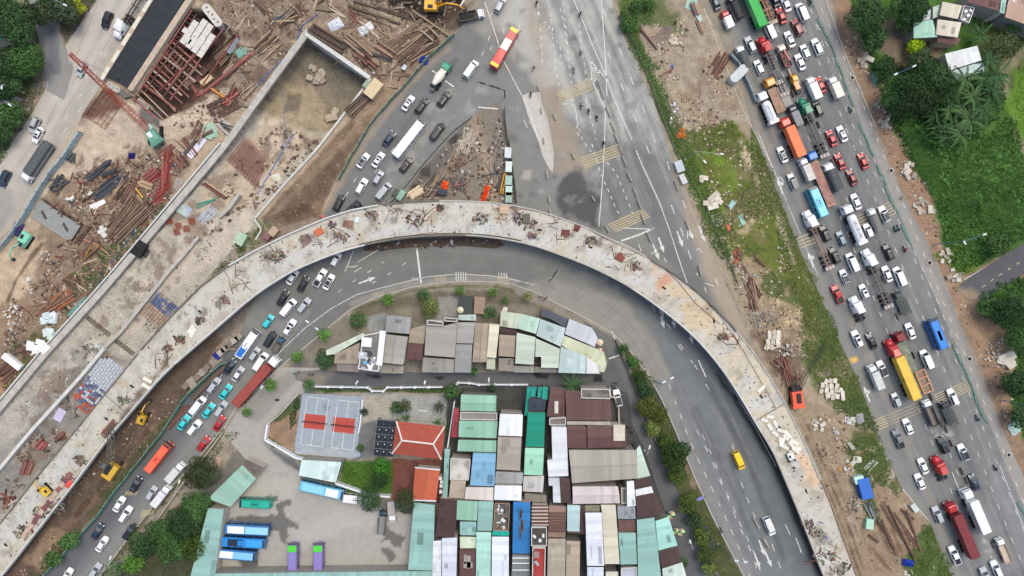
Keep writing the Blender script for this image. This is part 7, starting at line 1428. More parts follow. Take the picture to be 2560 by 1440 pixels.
deck_litter('deck_rods',[(970,520,40),(1050,545,40),(1400,580,40),(1550,655,40),(820,590,40),(680,645,34),(1820,850,30),(2050,1380,44),(170,1230,40),(400,900,30),(1250,540,44),(600,700,36)],15,.6,3.8,[(110,70,58),(90,80,72),(130,88,70)],43,'loose rods and boards lying along the flyover deck',.03)
WOOD=[(126,98,76),(104,80,62),(148,120,94),(92,72,58),(162,138,110)];RUST=[(112,66,54),(138,82,68),(94,56,48),(150,96,80)];GREYB=[(70,74,80),(88,92,98),(58,62,68)];REDS=[(150,66,58),(128,54,48),(168,84,74)]
ORD=['first','second','third','fourth','fifth','sixth','seventh','eighth','ninth','tenth','eleventh','twelfth','thirteenth','fourteenth']
BEAM={}
def beam_me(kind):
 if kind not in BEAM:
  k=MB()
  if kind=='pipe':k.tube((0,-.5,0),(0,.5,0),.5,8)
  elif kind=='ibeam':
   k.box(0,0,-.5,1,1,.18);k.box(0,0,.32,1,1,.18);k.box(0,0,-.32,.2,1,.64)
  else:k.box(0,0,-.5,1,1,1)
  BEAM[kind]=k.mesh({'pipe':'pipe','ibeam':'steel_beam','plank':'plank'}[kind])
 return BEAM[kind]
def pile(name,a,b,wpx,n,desc,cols=WOOD,kind='plank',th=.3,mess=.12,z=None,layers=2,cat='timber pile',lm=None,h=None,splay=0.0,pn=None,lab=None,tw=None):
 c=((a[0]+b[0])/2,(a[1]+b[1])/2);z=onz(z,*c);base=G(*c)if z is None else P(c[0],c[1],z);A,B=P(*a,base.z),P(*b,base.z);L=(B-A).length;ang=math.atan2(-(B-A).x,(B-A).y);t=thing(name,base,ang);W=wpx/S
 for i in range(n):
  f=(i+.5)/n-.5;l=L*RU(.72,1.);w=th*RU(.7,1.15);lay=random.randrange(layers)
  o=part(pn or{'plank':'plank','pipe':'pipe','ibeam':'steel_beam'}[kind],beam_me(kind),mat('stk_%d'%sum(cols[i%len(cols)]),random.choice(cols),rough=.9,var=.2,scale=2),t,loc=(f*W+RU(-.1,.1),RU(-.5,.5)*(L-l),(th*.5+lay*th)if h is None else h),rot=(RU(-.01,.02),0,random.gauss(0,mess)+splay*f),scale=((tw or w),l,w))
 reg(t,desc,cat,lm=lm,lab=lab,at=c);return t
GRC=[(196,190,178),(176,168,156),(208,202,192)];BC=[(206,196,176),(186,176,156),(214,206,190)]
def blocks(pts,s,desc,cols=BC,ang=0,lm=None,jitter=.12,sz=1.35):
 c=(sum(p[0]for p in pts)/len(pts),sum(p[1]for p in pts)/len(pts));t=thing('concrete_block_stack',G(*c));
 for i,(x,y)in enumerate(pts):q=G(x,y)-t.location;part('block',beam_me('plank'),mat('blk_%d'%sum(cols[i%3]),cols[i%3],rough=.9,var=.1),t,loc=(q.x,q.y,q.z+s*.35),rot=(0,0,hd(ang+random.gauss(0,9))),scale=(s,s*sz,s*.75))
 reg(t,desc,'concrete blocks',lm=lm,at=c);return t
P_=pile
def T_(*a,**k):return pile('timber_pile',*a,**k)
P_('pipe_pile',(215,455),(280,400),14,8,'upper bundle of dark grey steel sections on sand',GREYB,'plank',.28,.03,cat='steel bundle',lm='the upper dark steel bundle');P_('pipe_pile',(232,495),(318,432),26,14,'wide bundle of dark blue-grey steel bars',GREYB,'plank',.25,.03,cat='steel bundle',lm='the wide dark steel bundle');P_('pipe_pile',(250,440),(300,425),12,5,'small dark steel bundle between the larger ones',GREYB,'plank',.25,.1,cat='steel bundle')
T_((285,605),(385,505),34,14,'long brown timbers laid toward the retaining wall',WOOD[:4],'plank',.38,.05,lm='the long brown timbers');T_((270,590),(340,500),30,11,'brown timbers left of the longest ones',WOOD[:4],'plank',.32,.08);T_((290,500),(325,455),34,12,'jumbled short brown beams',WOOD,'plank',.25,.25);T_((310,520),(350,450),26,9,'steep brown beams in the jumble',RUST+WOOD,'plank',.25,.15)
T_((330,475),(382,530),16,6,'crossing beams, one painted yellow',WOOD,'plank',.28,.1);o=P_('yellow_beam',(342,468),(365,500),3,1,'single yellow beam lying across the timbers',[(226,176,70)],'plank',.35,0,layers=1,h=1.,cat='beam')
T_((345,455),(385,470),16,3,'pair of pale yellow planks beside red steel',[(178,142,96)],'plank',.5,.02,tw=.8);T_((190,610),(228,560),12,5,'leaning timbers beside the grey slab',WOOD,'plank',.28,.08);T_((205,650),(245,605),22,8,'brown and yellow beams below the grey slab',WOOD+[(160,120,60)],'plank',.35,.15)
P_('red_steel_pile',(412,480),(422,375),20,8,'tall upright pile of red steel beams',REDS,'ibeam',.35,.04,cat='steel pile',lm='the upright red beams');P_('red_steel_pile',(400,425),(365,455),30,9,'red formwork frames beside the upright red beams',REDS,'ibeam',.3,.12,cat='steel pile');P_('red_steel_pile',(378,500),(430,460),24,10,'red steel props lying by the wall',REDS,'plank',.22,.2,cat='steel pile');P_('red_steel_pile',(405,400),(440,365),30,10,'red formwork props below the green crawler crane',REDS+RUST,'plank',.22,.2,cat='steel pile');P_('red_steel_pile',(440,385),(465,420),26,8,'dark red beams near the white sheets',RUST,'ibeam',.3,.15,cat='steel pile');P_('red_steel_pile',(378,508),(416,500),9,4,'red steel plates bundle below the yellow beam',REDS,'plank',.3,.02,cat='steel pile')
P_('red_steel_pile',(455,345),(490,395),20,8,'brown steel left of the white sheets',RUST,'plank',.25,.2,cat='steel pile');P_('pipe_pile',(455,395),(500,340),12,6,'long thin pipes along the long retaining wall',[(90,88,80),(120,116,100)],'pipe',.22,.02,cat='pipe bundle')
P_('pipe_pile',(500,558),(540,520),26,16,'bundle of silver galvanised pipes',[(190,196,204),(170,176,186)],'pipe',.2,.06,cat='pipe bundle',lm='the silver pipe bundle',layers=1);P_('pipe_pile',(490,518),(540,497),8,7,'bundle of green plastic rods',[(70,150,130),(90,170,150)],'pipe',.16,.08,cat='rod bundle')
T_((508,455),(568,495),12,4,'pale and rusty beams stacked across the sunken road',[(190,164,128),(118,66,54)],'plank',.35,.02)
T_((540,155),(620,80),34,12,'long brown beams right of the formwork pit',WOOD[:3],'plank',.4,.03,lm='the beams right of the formwork pit');T_((640,130),(690,85),26,9,'brown planks above the tunnel mouth, left',WOOD,'plank',.35,.1);T_((652,148),(708,98),20,9,'pale planks spread above the tunnel mouth, left',[(176,156,130),(150,130,104)],'plank',.3,.15);T_((700,110),(720,75),12,8,'thin light sticks above the tunnel wall corner',[(160,140,112)],'pipe',.14,.2)
P_('steel_beam_pile',(800,85),(985,155),6,3,'three long dark pipes above the tunnel beam',[(76,74,72)],'pipe',.35,.005,cat='pipe bundle',lm='the three long dark pipes');T_((775,70),(865,125),26,8,'dark brown sheet piles right along the tunnel beam',[(96,78,66),(80,66,58)],'ibeam',.5,.015,lm='the dark sheet piles');T_((860,90),(930,150),20,5,'brown beams in the middle above the tunnel beam',WOOD[:2]+[(150,126,100)],'ibeam',.5,.03)
T_((815,20),(865,50),18,9,'light planks beside the white plastic sheet',[(186,170,144),(160,142,116)],'plank',.25,.1);T_((900,50),(955,100),16,8,'light planks right of the white plastic sheet',[(186,170,144),(150,132,106)],'plank',.25,.1);T_((870,25),(900,60),16,6,'dark rusty planks between light planks',RUST,'plank',.3,.1)
for i,(a,b)in enumerate([((850,8),(1020,68)),((880,2),(1030,50)),((860,22),(990,75)),((925,12),(1025,44))]):P_('trench_beam',a,b,4,1,'long brown beam, number %s from the top, in the rutted earth'%['two','one','four','three'][i],[(96,78,64)],'ibeam',.45,0,layers=1,cat='beam',lab='long brown beam %s in the rutted upper site'%['reaching from the middle to the lower right','lying highest','lying lowest','lying short and to the right'][i])
T_((980,140),(1085,60),60,14,'fan of long brown timbers beside the yellow digger',WOOD[:3],'plank',.42,.14,lm='the fan of timbers');T_((1010,150),(1100,95),40,9,'lower long timbers near the blue tarpaulin',WOOD,'plank',.38,.12)
P_('timber_strut',(1000,5),(1130,95),4,1,'long strut crossing the dark pit',[(150,130,106)],'plank',.45,0,z=.6,layers=1,cat='beam');P_('timber_strut',(1026,30),(1040,55),4,1,'short strut at the pit edge',[(150,130,106)],'plank',.4,0,z=.6,layers=1,cat='beam');P_('timber_strut',(1045,70),(1085,103),4,1,'left one of two parallel struts on the timber fan',[(160,138,112)],'plank',.4,0,z=1.1,layers=1,cat='beam');P_('timber_strut',(1065,62),(1098,95),4,1,'right one of two parallel struts on the timber fan',[(160,138,112)],'plank',.4,0,z=1.1,layers=1,cat='beam')
T_((868,290),(945,215),26,9,'brown steel sheets between tunnel pit and earth bank',[(104,84,72),(84,68,60),(130,106,86)],'ibeam',.45,.03,lm='the brown sheets by the pit');T_((895,130),(925,160),20,5,'short brown blocks above the tunnel beam',RUST,'ibeam',.5,.02);T_((920,150),(945,170),10,3,'small rusty blocks at the right of the tunnel beam',RUST,'ibeam',.5,.02)
P_('red_steel_pile',(470,195),(500,245),6,3,'dark red beams pointing out of the formwork pit',REDS,'ibeam',.35,.02,cat='steel pile');P_('red_steel_pile',(500,240),(640,130),6,3,'very long dark red beam on the sand',REDS,'ibeam',.3,.01,cat='steel pile');T_((530,222),(580,255),8,3,'ochre beam above dark rods',[(196,140,76),(150,104,60)],'plank',.4,.02);P_('red_steel_pile',(525,285),(595,250),44,16,'raft of brown steel rods by the long retaining wall',[(104,70,60),(84,60,54)],'plank',.25,.03,cat='steel pile')
P_('red_steel_pile',(560,262),(600,225),18,7,'red-brown panels between cream crate and the retaining wall',REDS+RUST,'plank',.5,.25,cat='steel pile');T_((560,195),(590,160),20,8,'short brown beams above the very long red beam',WOOD,'plank',.35,.15);T_((600,250),(640,205),22,9,'pale sticks left of the blue hoses',[(170,150,124),(140,116,94)],'plank',.22,.2);T_((545,300),(580,330),20,7,'grey frames above the tossed mint sheets',GREYB+[(190,190,186)],'plank',.3,.3);T_((480,350),(520,310),34,12,'brown jumble left of the tossed mint sheets',RUST+WOOD,'plank',.3,.4)
T_((690,62),(742,30),24,8,'grey boards near the small dark machine',WOOD+GREYB,'plank',.4,.2);T_((640,5),(670,35),14,5,'two long beams at the top of the upper site',WOOD,'plank',.4,.05);T_((735,10),(760,40),14,5,'brown beams at the top edge left of the white sheet',WOOD,'plank',.35,.1);T_((940,110),(985,145),22,7,'dark flat beams above the three-way beam corner',RUST+WOOD,'ibeam',.45,.05)
blocks(Q(600,842,590,850,575,862,565,872,556,880,520,918,512,926,505,934,497,942,483,950,475,956,468,963,487,962),1.5,'row of dusty concrete blocks behind the roadside fence',[(150,140,126),(170,164,152),(126,112,98)],ang=50)
T_((545,890),(590,845),14,6,'brown frames among the dusty blocks',RUST+WOOD,'plank',.3,.3);P_('red_steel_pile',(98,1120),(115,1100),20,6,'rusty square panels on the lower sunken road',RUST+REDS,'plank',.6,.05,cat='steel pile');P_('red_steel_pile',(140,1100),(165,1085),12,5,'orange-brown panels at the outer flyover edge',RUST+[(196,160,124)],'plank',.5,.1,cat='steel pile');P_('red_steel_pile',(62,1190),(78,1150),22,7,'rusty stacked trays by the outer flyover edge',RUST,'plank',.6,.2,cat='steel pile');T_((10,1265),(40,1235),34,8,'stubby pale and rusty props at the outer flyover edge',RUST+[(190,180,170)],'plank',.5,.9)
T_((0,945),(48,905),34,10,'old railway-like timbers at the left edge',[(120,82,64),(100,68,54)],'plank',.5,.08);T_((95,795),(180,725),36,14,'splintered orange-brown boards',[(150,104,72),(130,88,62)],'plank',.4,.3,lm='the splintered orange boards');T_((175,790),(235,725),14,8,'thin brown poles along the lower retaining wall',WOOD,'pipe',.2,.08);P_('pipe_pile',(172,790),(222,740),8,7,'bundle of teal rods leaning on the retaining wall',[(110,180,170)],'pipe',.2,.04,cat='rod bundle')
T_((120,620),(105,680),12,3,'two loose boards beside the small green digger',[(160,130,100)],'plank',.25,.2);T_((155,700),(195,720),30,8,'brown boards among weeds',WOOD,'plank',.3,.2);T_((130,480),(165,440),30,10,'tangle of dark steel frames by the blue-grey fence',[(80,84,88),(110,74,58),(60,62,66)],'plank',.35,.4)
T_((170,405),(185,380),26,9,'dark scrap frames beside the fence',[(70,76,78),(90,96,96)],'plank',.3,.5)
T_((1100,470),(1160,345),20,10,'fallen bamboo poles on the work island',[(176,158,130),(130,108,88)],'pipe',.16,.15,lm='the fallen bamboo poles');T_((1155,385),(1178,320),30,26,'spread of pale thin sticks on the work island',[(196,184,166)],'pipe',.13,.35);T_((1120,430),(1165,395),20,10,'reddish rods on the work island',RUST,'pipe',.14,.25);P_('pipe_pile',(1245,480),(1262,430),14,4,'upright steel beams beside the digger arms',[(60,60,62),(90,84,78)],'ibeam',.35,.03,cat='steel bundle');P_('yellow_boom',(1253,485),(1264,430),12,2,'pair of yellow crane boom pieces lying on the island',[(214,160,60)],'plank',.4,.02,cat='steel bundle')
T_((1020,495),(1058,470),18,6,'cream boards at the lower tip of the work island',[(214,190,156)],'plank',.3,.08,tw=.6);T_((1060,490),(1110,440),40,16,'loose boards and frames in the middle of the work island',WOOD+GREYB,'plank',.22,.4);T_((1135,480),(1150,440),30,12,'dark mixed scrap at the foot of the work island',GREYB+RUST,'plank',.25,.5);T_((1225,470),(1240,400),22,9,'thin dark rods on the right of the work island',GREYB,'plank',.14,.6);T_((1195,310),(1200,290),10,4,'small log stack on the work island',WOOD,'pipe',.25,.1)
P_('pipe_pile',(1780,190),(1815,130),34,12,'rusty pipe stack left of the big white culvert',RUST+[(130,96,80)],'pipe',.32,.1,cat='pipe bundle',lm='the rusty pipe stack');P_('pipe_pile',(1800,215),(1790,170),8,2,'two loose rusty pipes below the stack',RUST,'pipe',.3,.1,cat='pipe bundle');P_('steel_beam_pile',(1590,60),(1645,125),4,2,'two long rusty beams in the verge grass',[(104,72,56)],'ibeam',.3,.01,cat='beam');P_('steel_beam_pile',(1640,195),(1685,170),3,1,'single rusty beam crossing the weeds',[(140,90,66)],'plank',.3,0,layers=1,cat='beam')
P_('pipe_pile',(1855,655),(1900,745),14,6,'fan of thin rusty rods on the waste ground',RUST,'pipe',.18,.06,cat='rod bundle');P_('pipe_pile',(1880,640),(1915,670),8,4,'short dark rods beside the white basin',RUST,'pipe',.18,.1,cat='rod bundle');T_((1870,700),(1890,780),20,10,'brown steel pieces along the flyover, right side',RUST+WOOD,'plank',.25,.1);T_((1945,890),(1985,960),22,14,'rusty frame jumble above the orange crane',RUST,'plank',.25,.3)
for i,(a,b)in enumerate([((2210,1255),(2290,1410)),((2232,1275),(2310,1395)),((2195,1290),(2250,1400)),((2250,1270),(2285,1300)),((2170,1335),(2195,1355)),((2262,1270),(2300,1380))]):P_('pit_beam',a,b,8,3,'brown beam group',[(120,88,66),(96,70,54)],'plank',.3,.03,cat='beam',lab='rusty beams on the sandy patch, %s'%['the longest central bundle','right of the central bundle','left of the central bundle','short bundle at the top right','short bundle by the haul track','rightmost long bundle'][i])
T_((2160,1180),(2190,1150),20,6,'white poles spread on the grass near the blue tent',[(220,216,206)],'pipe',.14,.2,cat='pole bundle');T_((2165,1255),(2185,1300),16,9,'grey scaffold boards below the blue tent',[(120,124,124),(90,96,100)],'plank',.3,.06);T_((2030,1145),(2050,1200),8,6,'silver poles on the flyover edge, right leg',[(180,176,168)],'pipe',.14,.03,z=6.6,cat='pole bundle')
P_('steel_beam_pile',(480,1000),(575,905),10,4,'long steel beams beside the green fence, lower left',[(110,92,78),(92,76,66)],'ibeam',.45,.02,cat='beam');P_('steel_beam_pile',(420,1075),(470,1010),12,5,'brown steel beams behind the fence below the brown pipe',RUST,'plank',.35,.04,cat='beam');P_('steel_beam_pile',(320,1190),(400,1095),10,3,'long dark steel beams along the fence at lower left',[(100,84,72)],'plank',.35,.02,cat='beam');T_((255,1090),(290,1050),16,8,'brown beams on the flyover edge',RUST,'plank',.3,.05,z=6.2)
def grid(name,quad,nu,nv,desc,colr=(126,62,54),z=None,th=.14,lm=None,cat='steel grid',hz=0.0):
 c=(sum(p[0]for p in quad)/4,sum(p[1]for p in quad)/4);z=onz(z,*c);base=G(*c,.15)if z is None else P(c[0],c[1],z);base=base+Vector((0,0,hz));t=thing(name,base);Q=[P(x,y,base.z)-base for x,y in quad];m=mat('bars_%d'%sum(colr),colr,rough=.85,var=.2)
 def bar(p,q,up):o_=MB();o_.tube(p+Vector((0,0,up)),q+Vector((0,0,up)),th/2,4);part('bar',o_,m,t)
 for i in range(nu+1):bar(Q[0].lerp(Q[1],i/nu),Q[3].lerp(Q[2],i/nu),0)
 for j in range(nv+1):bar(Q[0].lerp(Q[3],j/nv),Q[1].lerp(Q[2],j/nv),th)
 reg(t,desc,cat,lm=lm,at=c);return t
grid('scaffold_grid',Q(612,345,665,395,640,468,568,400),11,12,'large red scaffold grid standing on the sunken road',(142,80,72),th=.16,hz=.7,lm='the large red scaffold grid')
grid('rebar_cage',Q(1664,62,1685,70,1658,118,1630,96),14,9,'pale steel mesh panel on the waste ground',(150,130,124),th=.12);grid('metal_grille',Q(1756,66,1768,66,1770,90,1760,90),4,4,'small white frame beside the culvert pipe',(190,184,176),th=.1);grid('metal_grille',Q(443,445,457,450,448,478,432,470),4,6,'white wire frame against the retaining wall',(214,210,204),th=.1);grid('rebar_cage',Q(750,590,770,585,781,602,757,620),7,7,'dark red mesh panel on the left of the flyover',(110,50,50),z=8.3);grid('rebar_cage',Q(860,552,884,552,883,575,856,565),6,6,'red frame stack on the flyover deck, left part',(140,66,54),z=8.5)
grid('rebar_cage',Q(1404,575,1425,575,1422,592,1402,590),12,4,'dark red bar bundle on the flyover, lower one',(110,44,40),z=8.2);grid('rebar_cage',Q(1437,560,1452,566,1445,580,1434,575),9,4,'dark red bar bundle on the flyover, upper one',(110,44,40),z=8.2);grid('metal_grille',Q(130,745,175,725,185,745,145,775),14,2,'rusty orange slatted frame among boards',(176,98,56),th=.25);grid('metal_grille',Q(2125,1105,2138,1122,2130,1124,2118,1108),3,4,'white small ladder frame beside sacks',(224,222,214),th=.12)
for i,(x,y,d_)in enumerate([(423,552,'left'),(446,565,'middle left'),(466,572,'lower right'),(442,580,'lowest'),(479,553,'topmost')]):grid('rebar_cage',[(x-8,y-6),(x+6,y-8),(x+9,y+6),(x-6,y+8)],6,3,'x',(150,70,58),th=.14)
for e in list(REG):
 if e[1]=='x':REG.remove(e)
cg=[o for o in bpy.data.objects if o.name.startswith('rebar_cage')and 'label' not in o and not any(e[0]is o for e in REG)]
for o,d_ in zip(cg,['leftmost','second','lower right','lowest','topmost']):o['label']=f'{d_} small rusty rebar basket below the silver pipes';o['group']='rebar baskets on the sunken road'
fp=thing('formwork_falsework',P(460,170,0));fl=fp.location;base_d=Vector((-.60,.80))
def FP(x,y,z):return P(x,y,z)-fl
RM=[mat('fr%d'%i,c,rough=.85,var=.2)for i,c in enumerate([(150,84,74),(170,150,130),(128,64,54),(158,120,100),(96,64,54)])]
def fb(a,b,z,w,mi,nm='cross_beam'):
 A,B=FP(*a,z),FP(*b,z);k=MB();k.tube(A,B,w/2,4);part(nm,k,RM[mi],fp)
for i in range(13):
 t_=i/12;a=(420-98*t_,95+140*t_);b=(a[0]+84+10*(i%2),a[1]+74+8*(i%3));fb(a,b,-.4+.02*i,.45 if i%3 else .7,[0,1,0,1,3,0,1][i%7])
for(a,b)in(((470,20),(345,215)),((480,25),(352,222)),((492,35),(362,232)),((455,15),(335,205)),((595,85),(480,250)),((545,60),(410,240)),((560,70),(425,250)),((520,110),(400,225)),((497,118),(418,225))):fb(a,b,.1,.42,random.choice([0,4,2]),'long_beam')
for i in range(22):t_=i/21;a=(476-130*t_,35+185*t_);fb(a,(a[0]+34,a[1]+24),-.1,.26,2 if i%2 else 4,'short_prop')
for i in range(9):a=(420+i*9,110+i*7);fb(a,(a[0]-26,a[1]+34),.15,.18,0 if i%2 else 1,'short_prop')
for i in range(14):
 for j in range(9):
  x,y=455-100*i/13+95*j/8,100+150*i/13+70*j/8
  if(i+j)%2:continue
  A=FP(x,y,-3.4);k=MB();k.tube(A,A+Vector((0,0,2.6)),.07,4);part('prop',k,RM[2],fp)
WB=mat('pale_board',(206,200,192),rough=.85,var=.12)
for i in range(4):
 for j in range(5):
  if(i,j)in((0,0),(3,0)):continue
  x,y=488+i*14-j*9,38+j*14+i*11;c=FP(x+8,y+8,.6);Bp(fp,'board',WB,c.x,c.y,.6,1.7,1.75,.12,-.62)
for(x,y)in((470,100),(480,108),(465,78),(500,105)):c=FP(x,y,.7);Bp(fp,'board',WB,c.x,c.y,.7,1.9,1.5,.12,-.62)
reg(fp,'red falsework with pale boards over the dark pit','falsework',lm='the red falsework',at=(460,170))
f2=thing('falsework_props',P(255,280,0));
for i in range(7):
 for j in range(2):
  pass
for i in range(6):a=(262-i*9,222+i*14);A,B=P(*a,-.3)-f2.location,P(a[0]+46,a[1]+32,-.3)-f2.location;k=MB();k.tube(A,B,.12,4);part('red_prop',k,RM[0],f2)
for i in range(6):a=(215+i*9,285+i*8);A,B=P(*a,-.1)-f2.location,P(a[0]+42,a[1]-60,-.1)-f2.location;k=MB();k.tube(A,B,.08,4);part('red_prop',k,RM[2],f2)
reg(f2,'grid of thin red props beside the left road','falsework',at=(255,280))
dk_=thing('bridge_deck_box',P(365,110,0));dl=dk_.location
def dp(name,pts,z0,z1,m):k=MB();k.prism([tuple((P(x,y,z1)-dl)[:2])for x,y in pts],z0,z1);part(name,k,m,dk_)
dp('black_membrane',Q(392,-14,468,-14,452,12,322,222,308,212,264,190),.1,1.2,mat('membrane',(40,43,50),rough=.65,var=.2,scale=.5,bump=.2));SANDC=mat('sandy_concrete',(186,166,144),rough=.9,var=.14,scale=.8)
dp('edge_kerb',Q(380,-14,391,-14,263,192,252,184),.1,1.5,SANDC);dp('edge_kerb',Q(472,-14,486,-8,330,228,318,222),.1,1.55,SANDC);dp('pile_cap',Q(270,215,282,208,330,240,310,245),.0,1.,DARKC)
for i in range(5):x0,y0=372-i*26,18+i*42;dp('cream_plank',[(x0,y0-20),(x0+8,y0-16),(x0-10,y0+14),(x0-18,y0+9)],1.5,1.62+i*.01,mat('cream_plank',(214,206,184)))
for i in range(12):a=(390-i*10.2,0+i*16.5);A=P(*a,1.25)-dl;B=P(a[0]+60,a[1]+34,1.25)-dl;k=MB();k.tube(A,B,.05,4);part('membrane_seam',k,STEEL,dk_)
reg(dk_,'long black waterproofed deck box between sandy kerbs','deck',lm='the black deck box',at=(365,110))
def lattice(t,p,q,w,n,m,r_=.07):
 p,q=Vector(p),Vector(q);d=(q-p).normalized();s_=Vector((-d.y,d.x,0)).normalized()*w/2;u=d.cross(s_).normalized()*w/2
 if u.z<0:u=-u
 for(a_,b_)in((1,1),(1,-1),(-1,1),(-1,-1)):k=MB();k.tube(p+s_*a_+u*b_,q+s_*a_*.45+u*b_*.45,r_,4);part('chord',k,m,t)
 L_=(q-p).length
 for i in range(n):
  f0,f1=i/n,(i+1)/n;k0,k1=1-.55*f0,1-.55*f1;c0,c1=p.lerp(q,f0),p.lerp(q,f1);sg=1 if i%2 else-1
  k=MB();k.tube(c0+s_*sg*k0+u*k0,c1-s_*sg*k1+u*k1,r_*.7,3);k.tube(c0+s_*k0-u*k0,c0-s_*k0-u*k0,r_*.6,3);k.tube(c0+s_*k0+u*k0,c1+s_*k1-u*k1,r_*.6,3);k.tube(c0-s_*k0-u*k0,c1-s_*k1+u*k1,r_*.6,3);part('brace',k,m,t)
cr=thing('crawler_crane',G(392,340));cl_=cr.location;GM=paint((108,164,140));RJ=mat('jib_red',(176,78,56),rough=.6,var=.2)
for sx in(-1,1):k=MB();k.box(sx*1.5,0,0,.8,5,.9);o=part('crawler_track',k,RUB,cr);
Bp(cr,'house_body',GM,0,-.6,1.,2.9,4.2,1.5,.6,taper=.9);Bp(cr,'cab',paint((170,204,190)),-.4,1.8,1.2,1.1,1.6,1.7,.6,taper=.85);Bp(cr,'counterweight',paint((88,136,120)),1.2,-2.2,1.1,3.4,1.3,1.5,.6);Bp(cr,'walkway',WP,-.6,-.3,2.55,1.2,1.6,.1,.6)
tip=P(174,134,24)-cl_;lattice(cr,(-.9,1.,1.6),(tip.x,tip.y,tip.z),1.5,26,RJ,.09)
k=MB();k.tube((tip.x,tip.y,tip.z),(-.2,-1.2,4.2),.04,3);part('pendant_cable',k,BLACK,cr);k=MB();k.tube((.4,-1.4,2.4),(-.2,-1.2,4.4),.1,4);part('gantry',k,GM,cr);hk=P(200,165,12)-cl_;k=MB();k.tube((tip.x,tip.y,tip.z),(tip.x,tip.y,4),.03,3);k.tube((tip.x,tip.y,4),(tip.x,tip.y,3.3),.25,6);part('hoist_line',k,BLACK,cr)
reg(cr,'green crawler crane with a long red lattice jib','crane',lm='the green crawler crane',at=(392,340))
c2=thing('crawler_crane',G(1987,990));l2=c2.location;OM=paint((226,84,48))
for sx in(-1,1):Bp(c2,'crawler_track',RUB,sx*1.3,.2,0,.7,4.4,.8)
Bp(c2,'house_body',OM,0,-.5,.9,3.1,4.4,1.3,.12,taper=.92);Bp(c2,'winch_deck',BLACK,.2,-.3,2.2,1.,2.6,.4,.12);Bp(c2,'front_frame',BLACK,-.4,2.2,1.2,2.4,1.6,.8,.12);Bp(c2,'counterweight',OM,.1,-2.6,1.,3.2,.7,1.6,.12)
tp=P(2063,856,15)-l2;lattice(c2,(.2,2.4,1.6),tuple(tp),1.3,20,mat('jib_dark',(58,62,58),rough=.7),.06);k=MB();
for(x,y)in((1962,910),(1990,938)):a_=G(x,y,.3)-l2;k.tube(a_,(0,2.5,1.8),.14,4);k.tube(a_,tuple(G(x+14,y+14,.3)-l2),.12,4)
part('spare_jib',k,mat('rjib',(132,76,58)),c2);reg(c2,'orange crawler crane with a thin dark jib over the grass','crane',lm='the orange crawler crane',at=(1987,990))
def excavator(px,py,h,colr,reach,desc,z=None,s=1.,cabc=None,arm_h=None,lm=None,bucket=True,name='excavator'):
 z=onz(z,px,py)
 b=G(px,py)if z is None else P(px,py,z);t=thing(name,b,hd(h));t.scale=(s,s,s);pm=paint(colr)
 for sx in(-1,1):Bp(t,'crawler_track',RUB,sx*1.15,0,0,.6,3.8,.8)
 Bp(t,'house_body',pm,0,-.7,.95,2.6,2.8,1.1,taper=.9);Bp(t,'counterweight',pm,0,-2.,1.,2.6,.7,1.,taper=.9);Bp(t,'cab',paint(cabc or colr),-.75,.85,1.,1.,1.6,1.7,taper=.85);Bp(t,'cab_window',GLASS,-.75,.95,2.71,.8,1.1,.03);Bp(t,'engine_grille',BLACK,.5,-.9,2.06,.8,1.2,.1)
 k=MB();k.tube((.2,.8,1.5),(.2,reach*.5,3.6),.24,6,.2);k.tube((.2,reach*.5,3.6),(.2,reach*.95,2.9),.2,6,.17);part('boom',k,pm,t);k=MB();k.tube((.2,reach*.88,3.1),(.2,reach*1.15,.9),.16,6,.13);part('stick',k,pm,t);Bp(t,'bucket',STEEL,.2,reach*1.18,.2,.9,.8,.8,taper=.7);k=MB();k.tube((.2,reach*.25,1.9),(.2,reach*.6,3.3),.07,5);part('hydraulic_ram',k,CHR,t)
 reg(t,desc,'digger',lm=lm,at=(px,py));return t
excavator(1088,20,93,(232,168,40),6.,'bright yellow digger loading the tipper lorry',z=.6,s=1.15,lm='the loading yellow digger');excavator(68,602,212,(132,204,176),5.2,'small mint green digger with dark arm at the left',lm='the mint green digger');excavator(117,1222,318,(214,180,60),4.2,'small yellow digger standing on the lower flyover deck',z=5.2,s=.75,lm='the digger on the deck');excavator(1975,1143,158,(224,226,222),4.,'small white and teal digger on the right leg of the flyover',z=5.9,s=.62,lm='the white and teal digger');excavator(362,1040,20,(200,160,46),4.6,'dark yellow digger under the flyover edge',s=.85)
pr=thing('piling_rig',G(285,1170));
for sx in(-1,1):Bp(pr,'crawler_track',RUB,sx*1.4,0,0,.7,4.6,.8,-.6)
Bp(pr,'house_body',paint((206,164,60)),0,-.5,.9,3.,4.6,1.2,-.6,taper=.95);Bp(pr,'winch_deck',BLACK,-.3,.2,2.1,1.3,3.,.3,-.6);Bp(pr,'cab',paint((96,100,98)),-1.2,1.2,1.1,1.1,1.5,1.6,-.6);lattice(pr,(.4,1.8,1.8),tuple(P(276,1062,13)-pr.location),1.7,12,mat('rig_mast',(120,112,98),rough=.8,var=.3),.12);reg(pr,'yellow piling rig with a muddy lattice mast','piling rig',lm='the piling rig',at=(285,1170))
